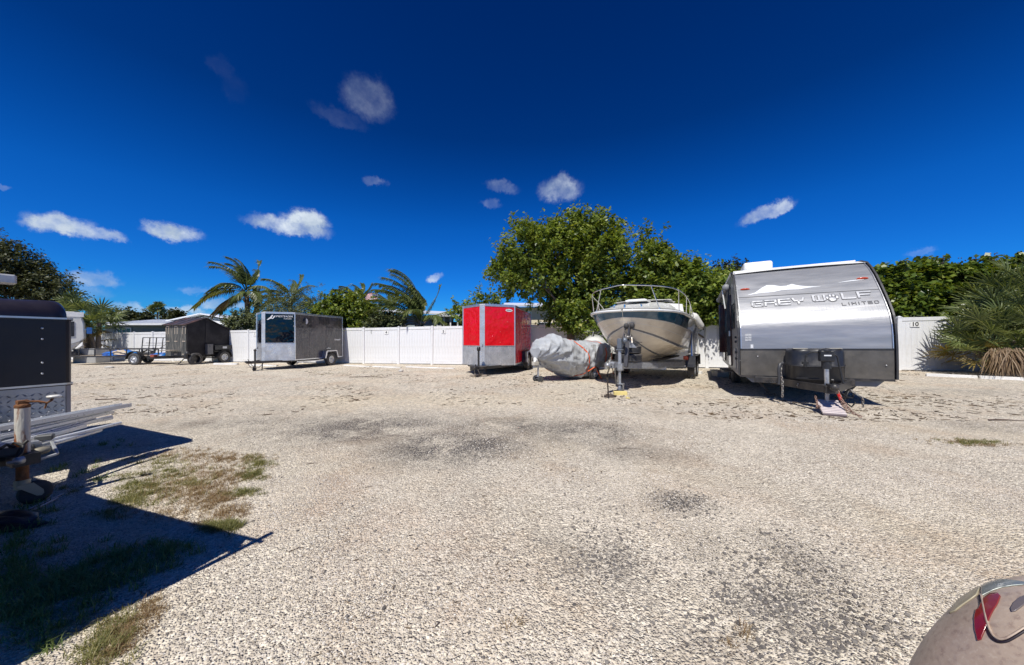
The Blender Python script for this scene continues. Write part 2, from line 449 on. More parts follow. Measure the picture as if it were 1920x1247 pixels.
mb._add(vs, [(j*W_+i, j*W_+i+1, (j+1)*W_+i+1, (j+1)*W_+i) for j in range(len(ys)-1) for i in range(W_-1)], True)
ground = tag(mb.build('ground', GM, fix=False), kind='structure')

# ------------------------------------------------------------------ loose stones (real geometry near the camera)
def scatter_mesh(name, mats, cx, cy, cz, base_v, base_f, scl, rotz, tilt=None, smooth=True, mi=None, squash=None):
    """many small copies of a shape as one mesh; arrays via numpy"""
    n = len(cx); bv = np.asarray(base_v, float); k = len(bv)
    V = np.repeat(bv[None], n, 0)
    if squash is not None: V = V * squash[:, None, :]
    V = V * scl[:, None, None]
    if tilt is not None:
        c, s = np.cos(tilt)[:, None], np.sin(tilt)[:, None]
        y = V[:, :, 1]*c - V[:, :, 2]*s; z = V[:, :, 1]*s + V[:, :, 2]*c; V[:, :, 1] = y; V[:, :, 2] = z
    c, s = np.cos(rotz)[:, None], np.sin(rotz)[:, None]
    x = V[:, :, 0]*c - V[:, :, 1]*s; y = V[:, :, 0]*s + V[:, :, 1]*c
    V[:, :, 0] = x + cx[:, None]; V[:, :, 1] = y + cy[:, None]; V[:, :, 2] += cz[:, None]
    fl = np.array([len(f) for f in base_f]); idx = np.concatenate([np.array(f) for f in base_f])
    loops = (idx[None] + (np.arange(n)*k)[:, None]).ravel()
    tot = np.tile(fl, n); start = np.concatenate([[0], np.cumsum(tot)[:-1]])
    me = bpy.data.meshes.new(name); me.vertices.add(n*k); me.vertices.foreach_set('co', V.ravel())
    me.loops.add(len(loops)); me.loops.foreach_set('vertex_index', loops.astype(np.int32))
    me.polygons.add(len(tot)); me.polygons.foreach_set('loop_start', start.astype(np.int32)); me.polygons.foreach_set('loop_total', tot.astype(np.int32))
    me.polygons.foreach_set('use_smooth', np.full(len(tot), smooth))
    if mi is not None: me.polygons.foreach_set('material_index', np.repeat(mi, len(base_f)).astype(np.int32))
    for m in (mats if isinstance(mats, (list, tuple)) else [mats]): me.materials.append(m)
    me.update(calc_edges=True); me.validate()
    return me
def stone_mat(name, stops):
    m, t, b = new_mat(name)
    ri = t.add('ShaderNodeNewGeometry')
    c = t.ramp(ri.outputs['Random Per Island'], stops)
    c = t.mix(t.rng(t.noise(ri.outputs['Position'], 160, 4), .3, .7, 0, .35), c, (.36, .31, .25))
    # the same tan and grey areas as the bed they lie on
    t.set(b.inputs['Base Color'], c); b.inputs['Roughness'].default_value = .9; b.inputs['Specular IOR Level'].default_value = .2
    return m
SM = stone_mat('limestone_chips', [(0,(.20,.175,.16)),(.04,(.38,.34,.30)),(.15,(.55,.50,.44)),(.6,(.67,.615,.545)),(.9,(.77,.72,.645)),(1,(.87,.84,.78))])
DM = stone_mat('dark_chips', [(0,(.05,.05,.055)),(.6,(.11,.105,.11)),(1,(.2,.19,.18))])
def pos_px(n, x0, x1, y0, y1):
    px = rng.uniform(x0, x1, n); py = rng.uniform(y0, y1, n)
    u = (px-960)/FPX; v = (py-HOR)/FPX; Y = CAM_H/(v+SLOPE*u); return u*Y, Y
def gz_np(x, y): return SLOPE*np.clip(x, -40, 40) + np.where((np.abs(x) < 35) & (y > -2) & (y < 16), 0.012*np.sin(x*0.9+1)*np.sin(y*0.7) + 0.01*np.sin(x*2.3+y*1.9), 0)
def chips(n, ymin, ymax, smin, smax, m, name, label):
    # uniform per area inside the wedge in view
    yy = np.sqrt(rng.uniform(ymin**2, ymax**2, n)); xx = rng.uniform(-1.62, 1.62, n)*yy
    s = smin*(smax/smin)**(rng.random(n)**2.2)
    bv = [(0,0,.55)] + [(math.cos(a)*.8, math.sin(a)*.8, .28) for a in [i*2*math.pi/5+.2 for i in range(5)]] + [(math.cos(a), math.sin(a), -.25) for a in [i*2*math.pi/5 for i in range(5)]]
    bf = [(0,1+i,1+(i+1) % 5) for i in range(5)] + [(1+i,6+i,6+(i+1) % 5,1+(i+1) % 5) for i in range(5)]
    sq = np.stack([rng.uniform(.75,1.25,n), rng.uniform(.5,.95,n), rng.uniform(.4,.95,n)], 1)
    me = scatter_mesh(name, m, xx, yy, gz_np(xx, yy), bv, bf, s, rng.uniform(0, 6.28, n), tilt=rng.uniform(-.35,.35,n), squash=sq, smooth=False)
    o = bpy.data.objects.new(name, me); COL.objects.link(o)
    return tag(o, label, 'gravel', kind='stuff')
chips(110000, .8, 3.4, .0026, .0072, SM, 'gravel', 'pale crushed limestone gravel loose on the lot in the foreground')
chips(60000, 3.2, 7.5, .0045, .0105, SM, 'gravel', 'pale loose gravel stones across the middle of the lot')
# darker stones gathered in the grey patches
pts = [(1440,1090,170,110,900),(1120,1040,120,80,600),(1280,945,80,30,260),(1560,1190,160,60,500),(850,840,160,34,700),(650,802,160,26,500),(1090,800,120,18,300),(1300,1160,200,80,160),(900,1000,700,220,420)]
X_, Y_ = [], []
for (px, py, rx, ry, n) in pts:
    a = rng.normal(0, .5, (n, 2)); ppx = px + a[:,0]*rx; ppy = np.maximum(py + a[:,1]*ry, 720)
    u = (ppx-960)/FPX; v = (ppy-HOR)/FPX; Y = CAM_H/(v+SLOPE*u); X_.append(u*Y); Y_.append(Y)
X_ = np.concatenate(X_); Y_ = np.concatenate(Y_); n = len(X_)
bv = [(0,0,.5)] + [(math.cos(a)*.8, math.sin(a)*.8, .25) for a in [i*2*math.pi/5 for i in range(5)]] + [(math.cos(a), math.sin(a), -.25) for a in [i*2*math.pi/5 for i in range(5)]]
bf = [(0,1+i,1+(i+1) % 5) for i in range(5)] + [(1+i,6+i,6+(i+1) % 5,1+(i+1) % 5) for i in range(5)]
me = scatter_mesh('dark_gravel', DM, X_, Y_, gz_np(X_, Y_)+.002, bv, bf, .004+.010*rng.random(n)**3, rng.uniform(0,6.28,n), smooth=False, squash=np.stack([rng.uniform(.8,1.3,n), rng.uniform(.6,1,n), rng.uniform(.6,1.1,n)], 1))
o = bpy.data.objects.new('dark_gravel', me); COL.objects.link(o); tag(o, 'dark asphalt chips scattered in grey patches among the pale gravel', 'gravel', kind='stuff')

# ------------------------------------------------------------------ grass, weeds
def leaf_mat(name, stops, trans=0.25, rough=0.5, spec=0.3):
    m, t, b = new_mat(name)
    g = t.add('ShaderNodeNewGeometry')
    r = g.outputs['Random Per Island']
    n = t.noise(g.outputs['Position'], 0.9, 3)
    f = t.math('ADD', t.math('MULTIPLY', r, .7), t.math('MULTIPLY', t.rng(n, .3, .7), .3), clamp=True)
    c = t.ramp(f, stops)
    t.set(b.inputs['Base Color'], c); b.inputs['Roughness'].default_value = rough; b.inputs['Specular IOR Level'].default_value = spec
    tr = t.add('ShaderNodeBsdfTranslucent'); t.set(tr.inputs['Color'], t.mix(1.0, c, (1.6, 1.5, .6), 'MULTIPLY'))
    mx = t.add('ShaderNodeMixShader'); mx.inputs[0].default_value = trans
    t.l.new(b.outputs[0], mx.inputs[1]); t.l.new(tr.outputs[0], mx.inputs[2])
    out = [n_ for n_ in m.node_tree.nodes if n_.type == 'OUTPUT_MATERIAL'][0]
    t.l.new(mx.outputs[0], out.inputs[0])
    return m
GR_GREEN = leaf_mat('grass_green', [(0,(.07,.085,.025)),(.4,(.17,.18,.06)),(.75,(.30,.27,.11)),(1,(.46,.38,.22))])
GR_DRY = leaf_mat('grass_dry', [(0,(.12,.07,.035)),(.5,(.26,.17,.09)),(.8,(.40,.31,.17)),(1,(.18,.19,.06))])
GR_LIFTED = leaf_mat('grass_shade_lifted', [(0,(.08,.13,.04)),(.6,(.18,.25,.075)),(1,(.34,.38,.16))])  # grass colour brightened to lift the shade at left
def blades(name, label, m, patches, hmin, hmax, lean=.8, w=.0035):
    """patches: (px, py, rx, ry, count, spread tufts)"""
    CX, CY = [], []
    for (px, py, rx, ry, n) in patches:
        nt = max(1, n//30)
        a = rng.normal(0, .55, (nt, 2)); tx = px + a[:,0]*rx; ty = np.maximum(py + a[:,1]*ry, 668)
        u = (tx-960)/FPX; v = (ty-HOR)/FPX; Y = CAM_H/(v+SLOPE*u); X = u*Y
        k = rng.integers(0, nt, n); sp = .004 + .034*rng.random(n)
        ang = rng.uniform(0, 6.28, n)
        CX.append(X[k] + np.cos(ang)*sp); CY.append(Y[k] + np.sin(ang)*sp)
    CX = np.concatenate(CX); CY = np.concatenate(CY); n = len(CX)
    wd = w/ .05
    bv = [(-.5*wd,0,0),(.5*wd,0,0),(.35*wd,.25,.55),(-.35*wd,.25,.55),(0,.8,.85)]
    bf = [(0,1,2,3),(3,2,4)]
    s = rng.uniform(hmin, hmax, n)
    me = scatter_mesh(name, m, CX, CY, gz_np(CX, CY)-.002, bv, bf, s, rng.uniform(0,6.28,n), tilt=rng.uniform(-.3, .9, n)*-lean, smooth=False)
    o = bpy.data.objects.new(name, me); COL.objects.link(o); return tag(o, label, 'grass', kind='stuff')
blades('grass', 'green weeds and grass tufts growing in the sunlit gravel', GR_GREEN,
  [(275,910,56,24,3600),(290,865,60,12,1200),(240,935,30,14,1500),(340,880,60,14,1000),(475,890,20,10,1500),(432,985,18,6,1500),(490,870,24,6,900),(450,925,34,6,900),(395,985,20,6,700),(360,905,30,8,700),(200,960,24,8,600),
   (405,990,24,8,500),(130,915,30,8,300),(470,860,18,5,400),(300,885,50,10,500),(200,1195,60,26,700),(230,1160,40,20,350),(180,1230,50,20,500),
   (1840,832,50,5,900),(1810,828,40,4,400),(560,672,0,0,0),(230,676,90,4,1400),(300,677,50,3,900),(180,675,40,4,600),(370,678,50,3,500),(1260,668,0,0,0),
   (1270,686,60,2,300),(1240,690,30,2,160),(640,702,70,4,420),(700,706,60,3,260),(610,700,30,3,200)], .015, .055)
blades('dry_grass', 'dry brown weeds spreading over the gravel beside the green tufts', GR_DRY,
  [(385,930,60,24,5200),(420,890,70,18,3200),(350,850,70,10,2400),(430,860,60,8,2400),(360,900,70,20,2600),(300,915,60,20,1600),(440,955,30,12,900),(300,960,60,14,800),(395,970,40,10,600),(240,1180,40,22,900),
   (280,1140,18,24,700),(220,1215,50,20,400),(1380,1190,30,14,130),(960,1175,14,8,60),(1780,828,50,4,500),(1860,836,60,4,400),(1330,778,26,3,180),
   (1245,765,10,3,80),(1700,745,60,3,200),(1650,750,50,4,160),(200,722,60,4,500),(260,762,60,3,300),(190,740,40,4,220),(540,706,60,4,160),(1490,745,90,4,0)], .012, .045)
blades('grass', 'green grass with its colour lifted, growing in the shade beside the trailers at left', GR_LIFTED,
  [(120,1090,120,40,4200),(240,1045,80,26,1800),(40,1010,60,40,1000),(140,880,90,22,500),(60,1170,70,40,1100),(310,1030,40,16,600),(70,960,60,20,450),(200,835,60,8,300),(30,1080,40,60,900)], .02, .085, w=.003)

# fallen leaves, bark crumbs and small clods
def litter(name, label, m, n, boxes, smin, smax, flat):
    X_, Y_ = [], []
    tot = sum(b[4] for b in boxes)
    for (x0, x1, y0, y1, w) in boxes:
        k = int(n*w/tot); a, b = pos_px(k, x0, x1, y0, y1)
        f = np.array([mnoise.noise(Vector((p*.55, q*.55, 2.2))) for p, q in zip(a, b)]) + rng.normal(0, .12, k)
        keep = f > .02; X_.append(a[keep]); Y_.append(b[keep])
    X_ = np.concatenate(X_); Y_ = np.concatenate(Y_); k = len(X_)
    bv = [(-1,0,.08),(-.3,-.42,.16),(.5,-.35,.10),(1,0,.22),(.4,.38,.16),(-.4,.4,.06),(-.8,-.1,-.1),(.8,0,-.1)]
    bf = [(0,1,2,3,4,5),(0,6,1),(1,6,7,2),(2,7,3),(3,7,4),(4,7,6,5),(5,6,0)]
    me = scatter_mesh(name, m, X_, Y_, gz_np(X_, Y_)+.003, bv, bf, smin*(smax/smin)**rng.random(k)**1.5, rng.uniform(0,6.28,k), tilt=rng.uniform(-.3,.3,k), smooth=False, squash=np.stack([rng.uniform(.8,1.6,k), rng.uniform(.3,.9,k), rng.uniform(.5,1.5,k)*flat], 1))
    o = bpy.data.objects.new(name, me); COL.objects.link(o); return tag(o, label, 'leaf litter', kind='stuff')
LITM = stone_mat('dead_leaf_bits', [(0,(.045,.03,.02)),(.5,(.11,.075,.045)),(.85,(.20,.145,.09)),(1,(.28,.23,.16))])
litter('leaf_litter', 'brown fallen leaves and bark crumbs strewn over the gravel near the fence', LITM, 11000, [(140,1920,688,705,30),(140,1920,703,730,34),(140,1920,728,760,14),(1100,1920,735,790,16),(140,700,735,780,8)], .012, .06, .9)
litter('leaf_litter', 'scattered dark crumbs and leaf bits on the open middle gravel', LITM, 1500, [(400,1800,770,900,1),(500,1700,900,1247,.6)], .005, .018, .7)
# twigs and fallen bits
WOODD = mat('twig_bark', (.09,.06,.045), .9, var=.3, vscale=20)
def twig(px, py, L, ang, r=.004, bend=.1):
    c = G(px, py); d = Vector((math.cos(ang), math.sin(ang), 0)); nn = Vector((-d.y, d.x, 0))
    pts_ = [c + d*(t_-.5)*L + nn*bend*L*math.sin(t_*3.1)*(1) + Vector((0,0,r+.001)) for t_ in (0,.3,.6,1)]
    mb = MB(); mb.tube([p - c for p in pts_], [r, r, r*.8, r*.4], 6)
    mb.tube([pts_[1]-c, pts_[1]-c + (d*.4+nn*.5)*L*.3 + Vector((0,0,.004))], [r*.6, r*.3], 5)
    o = mb.build('twig', WOODD); o.location = c; return o
for (px, py, L, a, lab) in [(565,1030,.14,.5,'long thin twig lying on the gravel at left of centre'),(692,914,.07,.35,'short dark twig on pale gravel left of the middle'),
      (762,1034,.05,-.6,'tiny slanting twig on the open gravel'),(1125,1092,.05,1.2,'small forked twig beside the dark stones'),(1180,842,.28,-.12,'thin curved twig in the grey patch'),
      (1890,790,.5,-.15,'long twig at the right edge below the wheel stop'),(585,870,.12,.3,'brown fallen leaf stalk on the gravel left of centre'),(210,750,.7,.1,'bare branch lying beyond the pipe ends'),
      (690,708,1.4,-.05,'dead frond stalk lying on the gravel before the fence')]:
    o = twig(px, py, L, a, r=.003 if L < .3 else .012); tag(o, lab, 'twig')
# the grey stone and the small bright stone in the middle distance
def rock(px, py, r, sc, m, lab):
    mb = MB(); mb.sphere((0,0,0), r, 9, 6, sc); mb.v = [tuple(Vector(v) + mnoise.noise_vector(Vector(v)*6/r*.15)*r*.22) for v in mb.v]
    o = mb.build('rock', m); o.location = G(px, py) + Vector((0,0,r*sc[2]*.5)); tag(o, lab, 'stone'); return o
CONC = mat('concrete', (.50,.48,.44), .9, var=.18, vscale=6, dirt=(.22,.20,.17), dirt_amt=.5, bump=.3, bscale=60)
rock(205,690,.14,(1.6,1,.5), CONC, 'flat pale stone on the gravel before the utility trailer')
rock(752,697,.09,(1.2,1,.8), CONC, 'small pale rock before the white fence')
# ------------------------------------------------------------------ white vinyl fence
VINYL = mat('white_vinyl', (.76,.77,.78), .38, var=.04, vscale=1.2, dirt=(.45,.42,.36), dirt_amt=.28, dirt_scale=2.2, streak=.22)
def fy(X): return 17.17 - .27*X
FANG = math.atan2(-.27, 1.0)
fence = thing('fence', (0, 0, 0), 0, 'white vinyl privacy fence running behind the parked trailers', 'fence')
posts = [-35.7,-33.6,-31.4,-29.3,-27.1,-25.2,-23.2,-21.05,-18.9,-16.74,-14.66,-12.58,-10.5,-8.43,-6.26,-4.29] + [-4.29+2.13*i for i in range(1, 17)]
FH = 2.03
FTOP = {}
pm = MB(); pm.box((0,0,FH/2-.02), (.127,.127,FH+.06)); pm.box((0,0,FH+.025), (.15,.15,.03)); pm.box((0,0,FH+.05),(.10,.10,.03)); pm.box((0,0,FH+.07),(.05,.05,.02))
post_me = pm.mesh('post', VINYL)
rr_ = random.Random(3)
for i, X in enumerate(posts):
    o = link_mesh('post', post_me, fence, (X, fy(X), gz(X)-.02), (rr_.uniform(-.006,.006), rr_.uniform(-.012,.012), FANG))
    md = o.modifiers.new('bevel', 'BEVEL'); md.width = .006; md.limit_method = 'ANGLE'
for i in range(len(posts)-1):
    a, b = posts[i], posts[i+1]; mx = (a+b)/2
    L = math.hypot(b-a, fy(b)-fy(a)) - .127
    z0 = gz(mx) + .03 + rr_.uniform(-.01,.01); sag = rr_.uniform(-.004,.004)
    rot = (0, -math.atan2(gz(b)-gz(a), L) + sag, FANG); ctr = (mx, fy(mx), z0)
    mb = MB(); mb.box((0,0,FH-.09), (L+.02,.05,.14)); mb.build('top_rail', VINYL, fence, loc=ctr, rot=rot, bevel=.006)
    mb = MB(); mb.box((0,0,.07), (L+.02,.05,.14)); mb.build('bottom_rail', VINYL, fence, loc=ctr, rot=rot, bevel=.006)
    # tongue-and-groove boards: each one a board of its own
    nb = 12; bw = L/nb
    bmb = MB(); bmb.box((0,0,0), (bw-.006,.024,FH-.32)); bmb.box((0,0,0), (bw,.012,FH-.32))
    bme = bmb.mesh('board', VINYL)
    sh = rr_.uniform(0, .003)
    for k in range(nb):
        x = -L/2 + bw*(k+.5)
        link_mesh('board', bme, fence, Vector(ctr) + Euler(rot).to_matrix() @ Vector((x, rr_.uniform(-.002,.002), FH/2-.015)), (rot[0]+rr_.uniform(-.004,.004), rot[1], rot[2]+rr_.uniform(-.012,.012)))
# number signs screwed on the fence
SIGNW = mat('sign_white', (.78,.78,.76), .4, var=.03); BLACKP = mat('sign_black', (.02,.02,.02), .5)
fn = Vector((math.sin(FANG)*1.0, -math.cos(FANG), 0))
for (X, num, sz) in [(-16.2,'1',.19),(-9.83,'3',.19),(-7.0,'4',.19),(-3.63,'5',.19),(15.35,'10',.22)]:
    p = Vector((X, fy(X), gz(X)+1.76)) + fn*.034
    s = thing('number_sign', p, FANG, {'1':'small white plate numbered 1 on the fence left of the grey trailer','3':'small white plate numbered 3 on the fence right of the grey trailer','4':'small white plate numbered 4 in the middle of the open fence','5':'small white plate numbered 5 just left of the red trailer','10':'white plate numbered 10 on the fence right of the silver camper'}[num], 'sign', 'parking space numbers on the fence')
    mb = MB(); mb.box((0,0,0), (.30 if num == '10' else .24,.004,.20)); mb.build('plate', SIGNW, s, bevel=.001)
    text_obj('numeral', num, sz, .002, BLACKP, s, (0,-.004,0), R(-90), bold=.004)

# wheel stops and kerb sections along the fence
STOP = mat('painted_concrete', (.66,.65,.62), .8, var=.12, vscale=4, dirt=(.3,.27,.22), dirt_amt=.5, bump=.2, bscale=50)
def wheel_stop(xa, ya, xb, yb, lab, h=.11, w=.16):
    a, b = G(xa, ya), G(xb, yb); d = b-a; L = d.length; ang = math.atan2(d.y, d.x)
    s = MB(); prof = [(-w/2,0),(w/2,0),(w*.36,h),(-w*.36,h)]
    vs = [(-L/2, y, z) for y, z in prof] + [(L/2, y, z) for y, z in prof]
    s._add(vs, [(0,1,2,3),(7,6,5,4),(0,4,5,1),(1,5,6,2),(2,6,7,3),(3,7,4,0)])
    o = s.build('wheel_stop', STOP, bevel=.012); c = (a+b)/2; o.location = (c.x, c.y, (a.z+b.z)/2-.01); o.rotation_euler = (0, 0, ang)
    tag(o, lab, 'wheel stop', 'concrete wheel stops along the fence'); return o
wheel_stop(1736,706,1832,710,'long white wheel stop right of the silver camper')
wheel_stop(1836,710.5,1918,714,'white wheel stop at the foot of the palmetto at right edge')
wheel_stop(402,684,446,684,'white wheel stop under the rear of the black shed trailer')
wheel_stop(646,686,694,688,'white wheel stop right beside the rear wheel of the grey cargo trailer',.06)
wheel_stop(700,688,752,690,'pale wheel stop at the fence foot below sign number 4',.06)
wheel_stop(762,689,852,691.5,'long pale wheel stop nearest the left side of the red trailer',.06)
wheel_stop(470,686,520,687,'pale wheel stop behind the grey cargo trailer tongue',.09)
wheel_stop(1303,701,1316,702,'short yellow block beside the boat trailer wheel',.12)
# ------------------------------------------------------------------ shared materials
RUBBER = mat('tyre_rubber', (.05,.05,.052), .75, var=.25, vscale=10, dirt=(.20,.17,.14), dirt_amt=.45, dirt_scale=5, bump=.2, bscale=60)
RIMW = mat('rim_silver', (.62,.63,.65), .35, metal=.6, var=.1, dirt=(.25,.2,.15), dirt_amt=.3, dirt_scale=8)
GALV = mat('galvanised', (.46,.48,.50), .5, metal=.7, var=.22, vscale=14, dirt=(.30,.25,.20), dirt_amt=.35, dirt_scale=5)
ALU = mat('aluminium_trim', (.66,.67,.69), .34, metal=.85, var=.1, vscale=8, dirt=(.3,.28,.25), dirt_amt=.25)
WHITEP = mat('white_paint', (.80,.80,.79), .35, var=.04, dirt=(.4,.37,.32), dirt_amt=.2)
BLACKM = mat('black_metal', (.025,.025,.027), .42, var=.3, vscale=8, dirt=(.16,.13,.10), dirt_amt=.4, dirt_scale=4)
BLACKPL = mat('black_plastic', (.02,.021,.024), .38, var=.2, vscale=6, dirt=(.15,.14,.13), dirt_amt=.3, dirt_scale=3)
RUST = mat('rusty_steel', (.20,.085,.035), .85, metal=.1, var=.4, vscale=14, dirt=(.42,.22,.10), dirt_amt=.6, dirt_scale=9, bump=.5, bscale=70)
CHAIN = mat('chain_steel', (.34,.33,.31), .5, metal=.8, var=.25, vscale=20, dirt=(.25,.14,.08), dirt_amt=.5, dirt_scale=12)
TREAD = plate_mat('tread_plate', .30, (.62,.64,.67), 15)
REDLENS = mat('red_lens', (.45,.015,.01), .15, var=.05, coat=.5)
ORLENS = mat('amber_red_lens', (.55,.06,.015), .2, var=.05, coat=.5)
WOOD = mat('grey_wood', (.30,.25,.20), .85, var=.3, vscale=6, stretch=(1,6,6), bump=.4, bscale=20)
YELW = mat('yellow_wood', (.70,.58,.22), .7, var=.12, vscale=7, dirt=(.35,.28,.15), dirt_amt=.4)
HOSE = mat('black_hose', (.018,.018,.018), .5, var=.1)

def chain(pts, r=.011, link=.05):
    """interlocking links along a path (mesh data for one part)"""
    mb = MB(); pts = [Vector(p) for p in pts]
    # resample
    seg = []; acc = 0
    cum = [0]
    for a, b in zip(pts, pts[1:]): cum.append(cum[-1] + (b-a).length)
    n = max(2, int(cum[-1]/(link*.68)))
    for i in range(n):
        d = cum[-1]*(i+.5)/n
        k = max(j for j in range(len(cum)) if cum[j] <= d+1e-9); k = min(k, len(pts)-2)
        t = (d-cum[k])/max(1e-6, cum[k+1]-cum[k]); p = pts[k].lerp(pts[k+1], t); dr = (pts[k+1]-pts[k]).normalized()
        e = dr.orthogonal().normalized(); g = dr.cross(e); 
        if i % 2: e, g = g, e
        ring = []
        for q in range(8):
            a = q*math.pi/4; ring.append(p + dr*math.cos(a)*link*.5 + e*math.sin(a)*link*.3)
        mb.tube(ring, r*.55, 4, closed=True)
    return mb
def sagline(a, b, sag, n=8):
    a, b = Vector(a), Vector(b)
    return [a.lerp(b, i/n) - Vector((0,0,sag*4*(i/n)*(1-i/n))) for i in range(n+1)]

_wheel_cache = {}
def wheel(parent, loc, rad=.34, width=.2, side=1, rim=RIMW, key='a', holes=8, name='wheel', yaw=0, rimr=.56):
    k = (rad, width, key, side)
    if k not in _wheel_cache:
        t = MB(); w = width/2; r2 = rad*rimr+.01
        prof = [(r2, -w*.8), (rad*.80, -w), (rad*.95, -w*.92), (rad, -w*.7)]
        # tread grooves
        for q in (-.4, 0, .4): prof += [(rad, w*(q-.12)), (rad*.965, w*(q-.06)), (rad*.965, w*(q+.06)), (rad, w*(q+.12))]
        prof += [(rad, w*.7), (rad*.95, w*.92), (rad*.80, w), (r2, w*.8)]
        t.lathe(prof, axis='y', n=32)
        rb = MB(); f = side*w*.55; rr2 = rad*rimr
        rb.lathe([(rr2, side*w*.85), (rr2*.93, side*w*.9), (rr2*.88, side*w*.5)], axis='y', n=28)
        # spoke disc with openings
        n = holes
        for i in range(n):
            a = 2*math.pi*i/n; b = a + math.pi/n*1.05
            q = []
            for (ra, an) in ((rr2*.42, a-.1), (rr2*.9, a-.12), (rr2*.9, b-.05), (rr2*.42, b+.1)):
                q.append((math.cos(an)*ra, f, math.sin(an)*ra))
            rb.slab(q, .01*rad*3)
        rb.lathe([(0, f+side*.045), (rr2*.16, f+side*.045), (rr2*.2, f+side*.01), (rr2*.5, f-side*.006), (rr2*.5, f-side*.02)], axis='y', n=20)
        for i in range(5):
            a = 2*math.pi*i/5; c = (math.cos(a)*rr2*.32, f+side*.008, math.sin(a)*rr2*.32)
            rb.lathe([(.011, 0), (.011, side*.014), (0, side*.016)], c=c, axis='y', n=6)
        inner = MB(); inner.lathe([(rr2*.9, f-side*.03), (0, f-side*.032)], axis='y', n=20)
        _wheel_cache[k] = (rb.mesh('wheel_rim', rim), t.mesh('tyre', RUBBER), inner.mesh('brake_drum', BLACKM))
    rm, ty, br = _wheel_cache[k]
    o = link_mesh(name, rm, parent, loc, (0, rr_.uniform(0, 6), yaw))
    link_mesh('tyre', ty, o); link_mesh('brake_drum', br, o)
    return o

def jack(parent, x, zt, ztongue, wheelr=.0, m=BLACKM, r=.03, crank=True, lean=0, foot=True, z0=0.0, name='jack'):
    mb = MB()
    mb.cyl((x,0,ztongue-.08), (x,0,zt), r*1.25, n=14); mb.cyl((x,0,z0+(.10 if wheelr else .02)), (x,0,ztongue), r, n=14)
    mb.lathe([(0,0),(r*1.7,0),(r*1.8,.05),(r*1.3,.085),(0,.09)], (x,0,zt-.03), 'z', 14)
    mb.box((x,0,ztongue), (r*4,r*4,.02))
    o = mb.build(name, m, parent)
    if crank:
        c = MB(); c.tube([(x,0,zt+.03),(x,0,zt+.075),(x+.02,.16,zt+.085),(x+.02,.17,zt+.085)], .008, 6); c.cyl((x+.02,.165,zt+.08),(x+.02,.165,zt+.17), .014, n=8)
        c.build('crank', m, o)
    if wheelr:
        w = MB(); w.lathe([(0,-.025),(wheelr*.6,-.03),(wheelr,-.022),(wheelr,.022),(wheelr*.6,.03),(0,.025)], (x+.03,0,z0+wheelr), 'y', 18); w.build('caster_wheel', RUBBER, o)
        k = MB()
        for s in (-1,1): k.slab([(x-.03,s*.036,z0+wheelr*1.9),(x+.03,s*.036,z0+wheelr*1.9),(x+.05,s*.036,z0+wheelr*.75),(x+.02,s*.036,z0+wheelr*.75)], .006)
        k.box((x,0,z0+wheelr*2.0), (.08,.085,.012)); k.build('caster_fork', m, o)
    elif foot:
        k = MB(); k.box((x,0,z0+.008), (.16,.16,.016)); k.build('foot_plate', m, o, bevel=.004)
    return o

